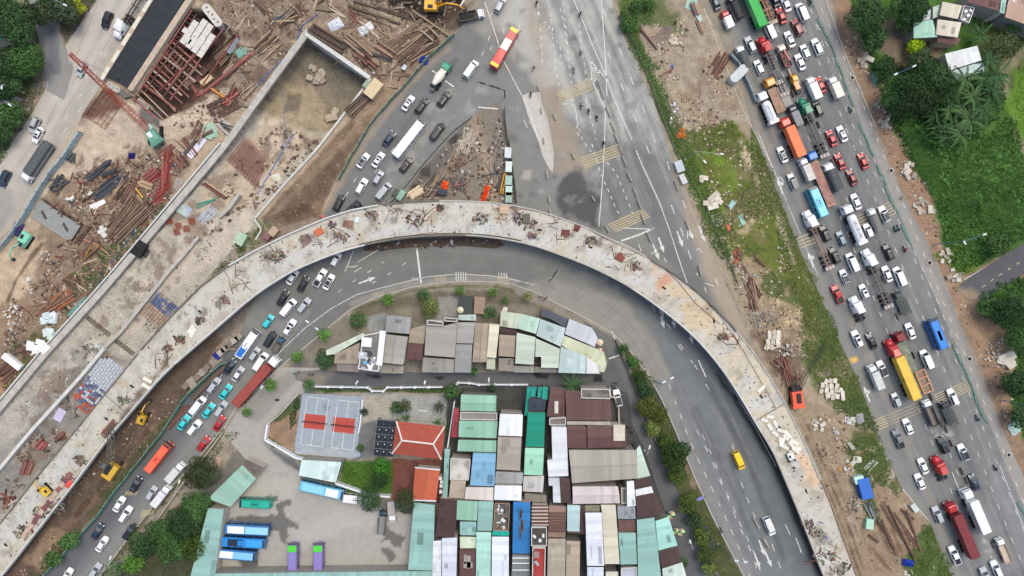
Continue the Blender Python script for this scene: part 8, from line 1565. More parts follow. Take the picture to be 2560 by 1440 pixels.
def fence(pts,desc,colr,h=2.2,th=.12,post=3.,lean=0,lm=None,zb=None,wv=.05,panel='fence_panel'):
 pp=resample(pts,max(2,int(arc(pts)[-1]/S/post)));c=pp[len(pp)//2];t=thing('site_fence',P(*c,0));m=mat('fence_%d'%sum(colr),colr,rough=.7,var=.14);pm_=MB();pm_.box(0,0,0,.12,.12,h+.25);pm_=pm_.mesh('fence_post')
 for i in range(len(pp)-1):
  a,b=P(*pp[i],h*.6)-t.location,P(*pp[i+1],h*.6)-t.location;d=(b-a);d.z=0;L_=d.length;d.normalize();n=Vector((-d.y,d.x,0));j=RU(-wv,wv);mid=(a+b)/2+n*j
  k=MB();k.box(0,0,.05,L_*.97,th,h);part(panel,k,m,t,loc=(mid.x,mid.y,0),rot=(RU(-.05,.05)+lean,0,math.atan2(d.y,d.x)+RU(-.02,.02)));part('fence_post',pm_,STEEL,t,loc=(a.x,a.y,0))
 reg(t,desc,'fence',lm=lm,at=c);return t
def boxthing(name,px,py,w,l,h,ang,colr,desc,cat,z=None,top=None,lm=None,group=None,lab=None,bev=.0):
 z=onz(z,px,py)
 b=G(px,py)if z is None else P(px,py,z);t=thing(name,b,hd(ang));Bp(t,'body',mat('bt_%d'%sum(colr),colr,rough=.7,var=.12),0,0,0,w,l,h,taper=1-bev);k=MB();k.box(0,0,h,w*1.04,l*1.04,.06);part('lid',k,mat('bl_%d'%sum(top or colr),top or tuple(min(255,int(v*1.05))for v in colr),rough=.6,var=.1),t);reg(t,desc,cat,group,lm=lm,lab=lab,at=(px,py));return t
def capsule(name,px,py,w,l,h,ang,colr,desc,cat,z=None,lm=None,holes=0,hollow=False):
 b=G(px,py)if z is None else P(px,py,z);t=thing(name,b,hd(ang));r_=w/2
 def ring(s,zz):return[(s*r_*math.cos(a),s*r_*math.sin(a)+(l/2-r_)*(1 if math.sin(a)>=0 else-1),zz)for a in[math.pi*i/8 for i in range(9)]+[math.pi+math.pi*i/8 for i in range(9)]]
 m=mat('cap_%d'%sum(colr),colr,rough=.8,var=.12,scale=1.5);k=MB();k.loft([ring(1,0),ring(1,h-.15),ring(.93,h)]);part('body',k,m,t)
 if hollow:k=MB();k.loft([ring(.6,h),ring(.6,h+.02)]);part('opening',k,mat('cap_in',(150,140,128)),t)
 for i in range(holes):k=MB();y=(i-(holes-1)/2)*(l-w)/max(1,holes-1);k.tube((.2*(-1)**i,y,h),(.2*(-1)**i,y,h+.03),w*.13,8);part('recess',k,mat('recess',(128,108,92)),t)
 reg(t,desc,cat,lm=lm,at=(px,py));return t
def sheets(name,px,py,w,l,ang,colr,n,desc,lm=None,mess=.3,sp=.35,z=None,cat='sheet pile'):
 b=G(px,py,.05)if z is None else P(px,py,z);t=thing(name,b,hd(ang))
 for i in range(n):k=MB();k.box(RU(-sp,sp),RU(-sp,sp),.06*i,w*RU(.8,1.1),l*RU(.8,1.1),.04,random.gauss(0,mess));part('sheet',k,mat('sh_%d'%sum(colr),tuple(int(v*RU(.92,1.04))for v in colr),rough=.6,var=.12),t,rot=(RU(-.05,.05),RU(-.05,.05),0))
 reg(t,desc,cat,lm=lm,at=(px,py));return t
def S_(*a,**k):return sheets('tin_'+'sheets',*a,**k)
def tarp(px,py,w,l,ang,colr,desc,h=.9,z=None,seed=0,lm=None,cat='tarpaulin',rough=.5):
 z=onz(z,px,py)
 b=G(px,py)if z is None else P(px,py,z);m_=mound_mesh(w,l,h,11,seed,rough);o=part('tarpaulin',m_,mat('tarp_%d'%sum(colr),colr,rough=.5,var=.12),None,loc=b,rot=(0,0,hd(ang)));reg(o,desc,cat,lm=lm,at=(px,py));return o
ROCK=[]
for s_ in range(6):
 r_=random.Random(s_);import bmesh;bm=bmesh.new();bmesh.ops.create_icosphere(bm,subdivisions=1,radius=.5)
 for v in bm.verts:v.co*=r_.uniform(.7,1.15);v.co.z*=.7
 me=bpy.data.meshes.new('chunk');bm.to_mesh(me);bm.free();ROCK.append(me)
def rubble(px,py,rx,ry,n,smin,smax,cols,desc,lm=None,block=False,z=None,name='rubble_heap',cat='rubble heap',ang=0,hh=.8):
 b=G(px,py)if z is None else P(px,py,z);t=thing(name,b,hd(ang))
 for i in range(n):
  a,d=RU(0,6.28),math.sqrt(random.random());s=RU(smin,smax);m=mat('rub_%d'%sum(cols[i%len(cols)]),cols[i%len(cols)],rough=.9,var=.15);zz=(1-d)*hh*random.random()+s*.25
  if block:part('block',beam_me('plank'),m,t,loc=(math.cos(a)*d*rx,math.sin(a)*d*ry,zz),rot=(random.gauss(0,.1),random.gauss(0,.1),RU(0,3.14)),scale=(s,s*RU(.5,2.),s*RU(.25,.5)))
  else:part('chunk',ROCK[i%6],m,t,loc=(math.cos(a)*d*rx,math.sin(a)*d*ry,zz),rot=(random.random()*3,random.random()*3,random.random()*6),scale=(s,s*RU(.6,1),s*RU(.4,.9)))
 reg(t,desc,cat,lm=lm,at=(px,py));return t
blocks(Q(2063,953,2074,952,2085,951,2054,962,2065,966,2076,965,2090,964,2051,977,2064,975,2077,979,2088,974,2099,975,2069,986,2082,987,2104,983,2066,988,2079,993,2091,990,2105,994),1.,'field of cream cubes beside the orange crane',ang=5,lm='the cream cube field')
blocks(Q(1922,832,1933,830,1944,832,1922,842,1934,841,1944,843,1918,854,1930,854,1942,852,1920,866,1928,868,1944,862,1914,868),1.05,'stack of cream cubes above the grey boulder trail',ang=2,lm='the upper cream cube stack')
rubble(1906,795,3.6,2.6,85,.45,.9,[(168,164,158),(190,186,178),(148,144,138)],'grey broken stone heap next to the flyover',lm='the grey stone heap');rubble(1960,872,3.2,1.6,38,.5,1.1,GRC,'grey boulders below the cream cube stack',ang=30);rubble(1793,550,1.9,1.9,42,.4,.8,[(206,200,190),(180,170,160)],'round heap of pale stones in the grass',lm='the round stone heap');rubble(1788,505,2.4,1.4,6,1.3,2.,BC,'four cream slabs lying in bright grass',block=True,hh=.3);rubble(1757,450,1.2,.7,2,1.2,1.6,BC,'two cream slabs in the grass above',block=True,hh=.2)
rubble(790,188,2.4,2.4,11,1.,1.9,[(172,158,140),(158,144,126)],'broken slabs in the middle of the flooded pit',block=True,lm='the broken slabs in the pit',hh=.4);rubble(830,283,1.5,1.4,3,1.2,2.,[(176,160,132)],'pale slab scrap at the pit foot',block=True,hh=.2)
rubble(35,790,2.4,3.2,44,.5,.9,[(222,216,208),(206,196,182)],'white broken stones beside orange boards',lm='the white broken stones');rubble(95,865,3.2,1.4,10,1.2,2.,[(226,226,222),(232,222,206)],'white crumpled panels by the rectangular pond',block=True,hh=.3);rubble(125,795,2.2,1.2,8,1.2,2.,[(214,220,222),(190,206,206)],'white plastic heaps near the teal rods',block=True,hh=.4);rubble(130,825,1.8,1.2,7,1.,1.6,[(196,214,206),(210,216,214)],'pale green sheets heap below the plastic',block=True,hh=.4)
rubble(240,865,2.,1.3,34,.3,.7,[(214,222,218),(180,200,196),(230,232,230)],'pile of shiny pale scraps on the sunken road',lm='the shiny pale scraps');rubble(225,868+4,2.2,1.5,50,.2,.6,[(96,76,66),(70,60,54)],'brown bristly scrap pile left of shiny scraps');rubble(330,750,1.8,1.,26,.25,.6,[(206,214,210),(160,150,140)],'small pale scrap pile upper on the sunken road');rubble(283,810,.6,.9,8,.4,.7,[(180,214,204)],'tiny mint scraps on the sunken road')
rubble(380,812,2.6,2.2,70,.2,.6,[(190,182,168),(120,100,86),(80,70,62)],'mixed rubble by the flyover foot');rubble(1130,430,1.2,1.2,12,.3,.7,[(60,58,58)],'dark soil heap on the work island')
rubble(2495,885,4.2,4.2,90,.3,.9,[(206,200,190),(222,218,210),(180,172,160)],'large heap of broken concrete at the right',lm='the large broken concrete heap');rubble(2510,915,3.,2.6,9,1.4,2.4,[(204,196,182)],'long broken slabs at the concrete heap',block=True,hh=.5)
for(x,y,n,d_)in[(2165,150,12,'broken kerb stones by the upper dark tree'),(2200,270,12,'broken slabs along the pavement below the lamp'),(2215,305,9,'lower broken slabs beside the pavement'),(2270,430,7,'cream slabs at the thicket edge'),(2300,515,14,'heap of split slabs by the thicket'),(2325,535,3,'long leaning slab beside the thicket'),(2365,640,8,'slabs below the double lamp'),(2385,690,8,'rubble where the small road meets'),(2275,425,3,'channel blocks above')]:
 rubble(x,y,1.9,1.9,n,.6,1.3,[(196,188,170),(176,166,148),(150,138,122)],d_,block=True,hh=.3)
rubble(115,640,1.6,1.6,9,.7,1.4,[(206,202,196),(190,184,172)],'pale boulders beside the mint digger');rubble(255,580,1.4,1.4,7,.8,1.6,[(206,200,190)],'white blocks left of the long timbers',block=True);rubble(75,697,.8,.5,1,1.8,2.2,[(206,198,182)],'single pale boulder on the sand');rubble(210,530,2.2,1.6,22,.4,.9,[(200,192,178),(160,140,118)],'pale rubble right of the grey slab');rubble(180,500,1.,.7,2,1.6,2.2,[(222,218,210)],'white sack-like boulder above the grey slab');rubble(1690,268,1.2,1.6,8,.8,1.3,[(226,226,226)],'cluster of white sacks on the verge',lm='the white sacks',name='sack_pile',cat='sacks');rubble(1680,300,1.2,1.,6,.6,1.1,[(230,226,220),(206,190,160)],'white litter below the sacks')
rubble(1690,105,1.5,1.4,12,.5,1.,[(206,186,156),(190,176,156)],'cream boards near the steel mesh',block=True,hh=.2);rubble(2050,1060,2.8,2.,14,.5,1.2,[(204,200,190),(180,170,150)],'mixed slabs on sand below the cube field',block=True,hh=.3);rubble(2085,1085,1.2,1.6,7,.6,1.1,[(226,224,218)],'white bags at the sand edge',name='sack_pile',cat='sacks');rubble(2110,1115,1.4,1.,5,.7,1.1,[(186,168,136)],'tan sacks by the little ladder',name='sack_pile',cat='sacks');rubble(2115,1170,1.8,2.,18,.5,1.1,[(176,130,70),(150,130,108),(190,184,172)],'orange and brown scrap left of the blue tent',block=True);rubble(2135,1260,1.6,2.2,26,.4,.9,[(80,110,120),(190,196,196),(120,86,80)],'household junk beside the blue tent');rubble(2270,1430,1.4,.8,8,.6,1.,[(224,220,214)],'white rubbish at the bottom verge')
rubble(1955,915,2.6,3.4,60,.3,.8,[(120,92,74),(96,74,62),(180,160,136)],'dark brown rubble beside the flyover edge');rubble(1845,640,.9,2.6,14,.4,.9,[(170,90,66),(120,80,66)],'red brick trail inside the verge fence',block=True);rubble(1862,690,1.,1.8,16,.4,.8,[(196,186,170)],'pale brick scatter inside the verge fence');rubble(1890,690,.9,.7,5,.5,.9,[(190,214,206)],'mint scraps near the rods');rubble(2085,1095-10,.1,.1,1,.3,.4,[(200,200,200)],'lone pale stone')
rubble(545,780+110,.1,.1,1,.3,.4,[(120,110,100)],'lone dark stone by the fence')
tarp(1060,150,2.6,2.4,20,(52,70,160),'crumpled bright blue tarpaulin on brown earth',lm='the bright blue tarpaulin',seed=3);tarp(838,62,4.,3.,-30,(206,208,214),'left white plastic sheet over timber',seed=4,h=.7,lm='the left white plastic sheet');tarp(915,72,4.2,2.6,-30,(214,214,216),'right white plastic sheet over timber',seed=5,h=.6);tarp(44,573,2.6,4.,28,(66,58,120),'purple-blue tarpaulin by the left fence',seed=6,h=1.2,lm='the purple tarpaulin');tarp(2269,1407,2.9,1.9,10,(40,70,176),'royal blue tarpaulin bale at the bottom right',seed=7,h=1.3);tarp(1112,466,3.3,1.9,100,(240,92,40),'bright orange tarpaulin over a dark box',seed=8,h=1.,lm='the orange tarpaulin box');tarp(1213,485,1.4,5.2,18,(242,90,40),'long orange sheet trailing to the flyover',seed=9,h=.7,rough=.9);tarp(1820,568,1.9,1.1,70,(216,120,84),'faded orange rag in the grass',seed=10,h=.4);tarp(1705,325,1.4,1.2,0,(204,112,48),'upper rusty orange panel on the verge',seed=11,h=.4);tarp(1703,339,2.4,1.6,5,(206,110,44),'lower rusty orange panel on the verge',seed=12,h=.4);tarp(330,390,1.8,1.8,0,(34,38,110),'dark blue bag on the sand',seed=13,h=.9);tarp(542,890,2.2,1.4,40,(60,66,150),'blue and orange bag by the fence',seed=14,h=.9);tarp(1680,166,.9,.8,0,(90,120,196),'tiny blue rag in the weeds',seed=15,h=.3);tarp(172,1210,1.5,2.3,30,(220,90,76),'red cloth on the flyover deck',seed=16,h=.4,z=5.3);tarp(166,1203,1.,1.,30,(60,80,160),'blue cloth on the flyover deck',seed=17,h=.4,z=5.4);tarp(808,545,1.8,1.2,60,(226,128,110),'salmon tarpaulin peeking over the flyover edge',seed=18,h=1.2)
bt=boxthing
def D_(*a,**k):return boxthing('shed',*a,**k)
bt('site_cabin',938,228,2.9,4.9,2.6,38,(200,176,124),'ochre ribbed cabin at the pit corner','cabin',lm='the ochre cabin',bev=.12);bt('pale_box',919,214,1.6,2.,1.2,38,(130,150,132),'green box left of the ochre cabin','box');bt('grey_bin',1012,171,1.,1.3,.9,30,(180,190,198),'pale blue bin on the earth','bin');bt('crate',519,202,1.6,3.6,.8,52,(206,186,146),'cream crate beside brown blocks','crate',lm='the cream crate');bt('crate',498,198,1.5,1.9,.8,50,(112,56,52),'red-brown block left of the cream crate','crate');bt('crate',475,208,1.6,2.,.7,50,(138,110,92),'brown block further left','crate');bt('crate',510,180,1.8,2.2,.6,40,(96,62,54),'dark red block above','crate')
capsule('site_tank',363,264,2.,5.4,2.6,303,(206,202,194),'white open round-ended tank below the red falsework','tank',lm='the white open tank',hollow=True);capsule('pier_column',543,50,2.5,7.4,3.4,322,(200,194,184),'round-ended pale pier beside the boards','pier',lm='the pale round pier',holes=5);capsule('pier_column',290,222,1.8,4.2,1.4,300,(176,168,156),'low round pier cap at the end of the black deck','pier',holes=3)
bt('grey_slab',146,554,5.2,12.6,1.4,303,(134,136,134),'large grey concrete slab with two rebar mats, in a hole','slab',lm='the large grey slab')
for(x,y)in((108,537),(162,568)):
 t=[o for o in bpy.data.objects if o.name.startswith('grey_slab')][0];c=P(x,y,0)-t.location;c.rotate(Matrix.Rotation(-t.rotation_euler.z,3,'Z'));
 for i in range(7):Bp(t,'rebar',BLACK,c.x+(i-3)*.12,c.y,1.47,.05,2.6,.05,-.45)
bt('white_skip',38,903,1.6,5.6,1.4,308,(230,230,228),'long white tank by the dark pond','tank',lm='the long white tank');D_(608,598,2.6,3.2,2.2,30,(150,176,150),'little green shed beside the flyover','shed',lm='the little green shed',top=(166,190,164));D_(672,590,1.9,2.,1.6,35,(132,80,82),'maroon hut against the flyover, left one','hut');D_(689,580,1.9,2.4,1.8,40,(172,146,122),'tan hut against the flyover, right one','hut')
capsule('pier_column',1841,190,2.6,5.9,2.4,45,(196,198,196),'large pale capsule-shaped pier by the queue','pier',lm='the pale capsule pier');fence(Q(1826,136,1845,155,1858,178),'grey leaning sheet fence above the pale capsule pier',(130,146,152),1.6,.4,1.6);fence(Q(1862,190,1878,222,1890,255),'grey leaning sheet fence below the pale capsule pier',(130,146,152),1.6,.4,1.6);D_(2152,1215,2.9,5.4,2.6,345,(44,92,176),'bright blue ridge tent','tent',lm='the bright blue tent',bev=.1,top=(50,104,190));D_(2140,1195,2.4,1.9,1.8,345,(180,212,198),'mint cabin joined to the blue tent','cabin');D_(2168,1306,1.9,2.6,1.4,5,(160,196,176),'mint sheet box below the tent','box')
D_(1696,418,2.,3.,1.4,340,(176,182,184),'grey roadside box, upper one','box');D_(1706,449,1.4,2.6,1.,335,(186,188,188),'grey roadside box, lower one','box');D_(2282,1267,1.4,2.4,1.,325,(182,188,180),'pale box at the sandy patch edge','box')
bt('dark_box',1107,481,1.6,2.4,1.2,100,(46,54,68),'dark blue crate in front of the orange tarpaulin','crate');D_(1005,490,1.4,2.9,1.8,35,(130,164,146),'green site hut at the tip of the work island','hut');D_(990,482,1.,2.,1.6,35,(70,80,76),'dark hut left of the green one','hut')
for i,(y,c_)in enumerate([(385,(190,196,196)),(420,(196,204,200)),(455,(150,176,166)),(478,(176,200,190)),(496,(140,160,150))]):bt('site_container',1272-(2 if i==0 else 0),y,1.7,2.7,2.,3,c_,'x','container',group='small containers along the work island',lab='small pale container on the island edge, %s from the top'%['first','second','third','fourth','fifth'][i])
bt('black_canopy',1166,763,3.4,5.,2.2,3,(52,58,56),'black net canopy by the inner kerb','canopy');bt('reed_roof',1200,763,2.8,4.4,2.2,3,(140,114,96),'bundled brown reeds roof','roof',lm='the brown reeds roof');bt('crate',1262,775,1.2,1.6,.6,20,(200,200,190),'white crates in the garden corner','crate');bt('crate',547,1153,1.6,2.4,.4,20,(180,150,120),'open cardboard heap by the side lane','box');bt('bench',1058,1026,.6,2.6,.5,275,(170,172,168),'stone bench on the paved terrace','bench')
for i,(x,y,c_)in enumerate([(657,1427,(60,60,58)),(705,1423,(90,86,80)),(890,1422,(150,142,126)),(933,1424,(128,126,122)),(956,1418,(140,144,144)),(978,1418,(140,144,144))]):bt('yard_box',x,y,2.,1.4,1.,0,c_,'x','box',lab='box at the bottom wall of the bus yard, %s'%['dark and leftmost','brown beside the left purple coach','beige in the middle','low grey right of the beige one','left grey cage','right grey cage'][i])
bt('crate',1316,547,1.8,2.4,.5,0,(90,82,74),'dark formwork box on the crown of the flyover','crate',z=8.2);bt('crate',1261,524,2.4,2.2,.5,4,(124,72,52),'square rusty tray on the flyover crown','tray',z=8.2,top=(190,160,130),lm='the square rusty tray');bt('crate',1550,644,1.6,2.2,.4,305,(118,54,44),'brick-red box on the flyover right of the crown','crate',z=7.9,lm='the brick-red deck box');bt('crate',798,580,1.6,2.2,.4,60,(184,96,60),'rust orange plate on the flyover deck','plate',z=8.1);bt('crate',893,550,1.,1.4,.3,20,(196,210,214),'pale blue plate on the deck','plate',z=8.2)
bt('crate',547,760,1.3,1.5,.5,0,(120,112,104),'small open box on the left slope of the flyover','crate',z=7.4)
for i,(x,y,a_)in enumerate([(478,823,30),(483,832,30),(370,950,300),(366,965,300),(1968,1085,320),(1955,1105,20),(1985,1105,300),(1990,1120,280),(1903,972,45)]):bt('precast_slab',x,y,.9,2.4,.25,a_,(214,208,194),'x','plank',z=7.4 if i<4 else 6.4,group='precast planks on the flyover',lab='cream precast plank on the flyover, %s'%['upper of the pair by the red scraps','lower of the pair by the red scraps','upper of the pair below the left joint','lower of the pair below the left joint','highest near the white digger','left one near the white digger','middle one near the white digger','closest to the white digger','alone on the right slope'][i])
for i in range(12):bt('precast_slab',1925+(i%6)*13-(i//6)*14,1042+(i%6)*17+(i//6)*8,.8,1.9,.2,320+RU(-40,40),(206,202,190),'x','plank',z=6.3,group='precast planks on the flyover',lab='pale loose slab strewn on the right slope of the flyover above the joint')
for i in range(14):x,y=50+i*8.6,1345-i*11.5;bt('shutter_stack',x+12,y-8,1.1,1.5,.3,40+RU(-15,15),random.choice([(140,82,74),(120,66,60),(180,150,130)]),'x','panel',z=4.6,group='formwork panels along the inner side of the flyover',lab='red-brown formwork panel on the lower flyover, %s from the bottom'%ORD[i])
S_(461,525,3.6,3.2,30,(176,184,188),3,'grey-white square sheets on the sunken road',mess=.03,sp=.08,lm='the grey-white square sheets');S_(493,367,2.,6.,38,(210,218,224),2,'long white sheets beside the retaining wall',mess=.03,lm='the long white sheets');S_(525,330,3.4,3.4,10,(158,192,172),6,'mint sheets tossed by the retaining wall',mess=.6,lm='the tossed mint sheets');S_(150,1037,2.4,3.9,30,(196,202,206),2,'white panel on the lower sunken road',mess=.02,sp=.05);S_(688,445,2.,2.9,75,(204,202,192),1,'lettered white panel on the sunken road',mess=.0,sp=0)
S_(660,412,.9,2.,5,(204,196,176),1,'small cream panel right of the scaffold grid',mess=0);S_(347,551,1.9,1.9,50,(160,196,178),2,'mint sheets on the long brown timbers',mess=.2);S_(590,110,1.8,6.,45,(150,168,166),4,'grey-green containers right of the falsework',mess=.05,lm='the grey-green boxes');S_(600,130,2.4,2.6,45,(120,150,136),4,'green plates below the grey-green boxes',mess=.3);S_(245,510,1.1,3.6,65,(226,226,224),2,'long white plastic trough on the debris',mess=.1);S_(225,482,1.2,1.6,40,(206,190,160),2,'cream box sheets beside dark steel',mess=.1)
S_(1730,12,2.8,2.8,20,(164,192,172),2,'mint roof sheet at the top of the waste ground',mess=.1,lm='the mint roof sheet');S_(1745,40,1.,3.4,335,(176,196,180),2,'narrow mint sheet beside the culvert logs',mess=.1);S_(1833,511,1.4,2.9,35,(160,196,186),1,'upper mint sheet lying in the grass',mess=0);S_(1856,548,1.1,2.9,340,(150,190,184),1,'lower mint sheet lying in the grass',mess=0);S_(2068,925,2.9,2.4,55,(134,114,100),1,'brown board in the grass above the cube field',mess=0);S_(2125,1050,2.2,1.8,10,(196,196,190),3,'left pale slabs stack at the grass edge',mess=.1);S_(2148,1045,2.6,1.8,75,(150,150,148),4,'right grey slabs stack at the grass edge',mess=.3);S_(2140,1150,2.2,1.8,5,(196,198,186),2,'pale square sheet near the white poles',mess=.05);S_(2535,1070,2.6,3.,330,(166,190,186),5,'pale sheets by the pavement at lower right',mess=.3,lm='the pale sheets');S_(2545,1045,2.,2.,340,(140,176,166),3,'green sheet above the pale sheets',mess=.3);S_(2185,200,1.2,3.,340,(90,150,130),2,'green board at the lamp foot',mess=.05);S_(1670,100,.1,.1,0,(200,200,200),1,'tiny scrap of tin by the steel mesh')
for(x,y,a_,n)in[(1737,25,340,5),(1750,70,335,3)]:P_('log_pile',(x-8,y-18),(x+8,y+18),10,n,'x',[(150,106,90),(176,150,122)],'pipe',.55,.03,cat='logs',lab='thick pipes by the mint sheet, %s pair'%('upper red-brown' if y<50 else 'lower tan'))
def carpet(o,eu,ev,nu,nv,fn,desc,skip=lambda i,j:False,lm=None,z=None):
 c=(o[0]+eu[0]*nu/2+ev[0]*nv/2,o[1]+eu[1]*nu/2+ev[1]*nv/2);t=thing('block_carpet',G(*c));A=math.atan2(-eu[1],eu[0]);L1,L2=math.hypot(*eu)/S,math.hypot(*ev)/S
 for i in range(nu):
  for j in range(nv):
   if skip(i,j):continue
   x,y=o[0]+eu[0]*(i+.5)+ev[0]*(j+.5),o[1]+eu[1]*(i+.5)+ev[1]*(j+.5);q=P(x,y,t.location.z)-t.location;cl=fn(i,j);part('block',beam_me('plank'),mat('cb_%d_%d'%(cl[0],cl[2]),cl,rough=.8,var=.1),t,loc=(q.x,q.y,.25+RU(-.05,.05)),rot=(0,0,A),scale=(L1*.9,L2*.9,.5))
 reg(t,desc,'block stack',lm=lm,at=c);return t
PB=[(96,104,136),(86,94,118),(120,128,144)];PO=[(168,86,66),(180,96,74)];PG_=[(172,178,186),(184,190,196)];PT=[(150,126,104),(166,142,118)]
def f1(i,j):
 if j<10+(i%3):return PG_[(i+j)%2]
 if j<14:return random.choice(PG_+PB)
 if j<18:return random.choice(PB+PG_+[PO[0]])
 return random.choice(PO+PO+PB)
carpet((262,883),(6.,4.6),(-3.9,5.4),10,22,f1,'grey, blue and orange block carpet on the sunken road',lambda i,j:(j<3 and i<2-j)or(j>19 and i<3),lm='the grey and orange block carpet')
carpet((400,728),(6.,5.2),(-4.6,5.4),8,10,lambda i,j:random.choice(PB+PB+PT)if j<5 else random.choice(PT),'blue and tan block carpet next to the flyover',lm='the blue and tan block carpet')
for(a,b,d_)in(((218,793),(275,838),'left'),((288,850),(335,885),'right')):
 t=thing('slot_drain',G((a[0]+b[0])/2,(a[1]+b[1])/2));
 for o_ in(-4,0,4):A,B=G(a[0]+o_*.6,a[1]-o_*.8,.1)-t.location,G(b[0]+o_*.6,b[1]-o_*.8,.1)-t.location;A.z=B.z=.1;k=MB();k.tube(A,B,.13,4);part('rail',k,mat('dark_slot',(40,36,34)),t)
 reg(t,f'{d_} dark slot drain crossing the sunken road','drain',at=a)
bt('opening_plate',352,622,2.9,4.2,1.,32,(26,24,24),'big black opening beside the retaining wall','opening',z=-.4);bt('opening_plate',364,632,1.8,2.4,.1,32,(60,60,64),'grey plate right of the black opening','plate')  # first one: black box standing in for the dark inside a wall opening
def hose(pts,r_,colr,desc,z=None,up=.12,name='hose'):
 c=pts[len(pts)//2];k=MB();W=[(G(x,y,up)if z is None else P(x,y,onz(z,x,y)+.06))for x,y in resample(pts,len(pts)*4)];o0=W[len(W)//2].copy()
 for i in range(len(W)-1):k.tube(W[i]-o0,W[i+1]-o0,r_,5)
 o=part(name,k,mat('hose_%d'%sum(colr),colr,rough=.5),None,loc=o0);reg(o,desc,'hose',at=c);return o
BL=(58,84,150)
hose(Q(795,36,770,55,755,65,735,125,700,170,665,210,645,240),.14,BL,'blue hoses running down to the long retaining wall');hose(Q(728,130,690,165,660,195,640,220),.1,(80,110,190),'second lighter blue hose left of the first one');hose(Q(702,190,708,240,712,300,718,340,708,370),.09,(120,130,160),'thin blue hose hanging into the pit',up=.1);hose(Q(735,335,715,365,695,400,670,440,645,485),.13,(86,122,190),'blue hose across the lower pit floor');hose(Q(520,310,480,360,440,400,380,500,330,590,290,640,250,700,240,730),.1,(66,92,150),'thin blue pipe along the retaining wall');hose(Q(1230,520,1300,522,1350,530,1390,545,1385,552,1400,545,1450,560,1500,590,1560,618,1620,645,1660,670,1700,710,1740,760,1800,810),.07,(110,60,46),'rusty cable winding along the outer side of the flyover',z=8.1);hose(Q(860,620,950,600,1020,590,1080,580,1130,590),.06,(150,80,70),'reddish cable along the inner side of the flyover',z=8.2);hose(Q(1725,720,1760,740,1770,760,1800,790,1860,880,1900,950,1940,1020),.06,(90,80,72),'dark cable down the right slope of the flyover',z=7.4);hose(Q(200,595,240,610,272,635),.12,(226,140,100),'orange pipe across the brown beams');hose(Q(270,660,280,650,292,655,290,665,278,668,272,660),.14,(150,84,66),'coil of reddish hose beside the wall');hose(Q(870,-4,890,8,920,12,945,24,970,20),.07,(130,140,150),'thin grey hose at the top of the site')
fence(Q(200,330,165,385,120,440,95,480,65,530,30,585,0,620,-60,690),'blue-grey sheet fence beside the left road',(154,168,172),2.2,.4,2.6,lm='the blue-grey sheet fence');fence(Q(1135,85,1090,125,1050,165,1020,205,990,235,955,275,925,310,900,355,880,385,862,420,845,450),'faded green fence along the middle road',(118,134,118),2.,.2,2.6,lm='the faded green fence');fence(Q(575,905,545,915,515,945,480,978,458,1000,420,1060,400,1090,340,1165,290,1225,245,1290,195,1345,150,1395,100,1450),'long green fence beside the lower left road',(96,138,122),2.2,.2,2.8,lm='the long green fence')
fence(Q(1262,268,1264,310,1270,360),'dark mesh fence at the top of the work island',(78,82,80),2.,.15,2.2);fence(Q(1178,292,1140,320,1100,360,1060,405,1020,455,975,505),'low grey barrier on the left side of the work island',(120,124,120),1.1,.35,2.2);fence(Q(1272,345,1280,400,1288,460,1292,505),'grey fence on the right side of the work island',(96,104,100),2.,.2,2.4)
GN=(92,128,116)
for pts,d_ in((Q(2026,-10,2035,18),'topmost short piece'),(Q(2045,45,2072,100,2100,170,2120,235,2135,265),'long upper piece'),(Q(2148,310,2172,365,2186,390),'second long piece'),(Q(2192,412,2215,465,2240,530,2248,535),'middle piece'),(Q(2254,560,2270,590,2278,612),'short middle piece'),(Q(2382,862,2400,900,2420,940,2436,985,2450,1030,2470,1058),'long lower piece'),(Q(2545,1255,2560,1280,2590,1330),'piece at the lower right edge')):fence(pts,f'green mesh on the pavement edge, {d_}',GN,.2,.5,2.4,wv=.2,panel='green_mesh')
fence(Q(1548,40,1590,115,1625,205,1655,290,1690,380,1730,450,1770,530,1800,600,1830,670,1850,720),'thin wire fence along the waste ground',(150,150,138),.6,.04,3.)
def lamp(px,py,h,tips,desc,colr=(84,112,140),lm=None):
 b=P(px,py,0);t=thing('street_lamp',b);m=mat('pole_%d'%sum(colr),colr,rough=.5,metal=.3);top=Vector((0,0,h-.4));k=MB();k.tube((0,0,0),tuple(top),.13,8,.08);part('pole',k,m,t);k=MB();k.tube((0,0,0),(0,0,.3),.3,8);part('base',k,OLDC,t)
 for(x,y)in tips:
  q=P(x,y,h)-b;k=MB();k.tube(top,q,.06,6);part('arm',k,m,t);d=q.copy();d.z=0;k=MB();k.box(0,0,-.08,1.1,.42,.16,taper=.85);part('lamp_head',k,mat('lamp_head',(214,218,220),rough=.4),t,loc=q,rot=(0,0,math.atan2(d.y,d.x)))
 reg(t,desc,'street lamp','street lamps',lm=lm,at=(px,py));return t
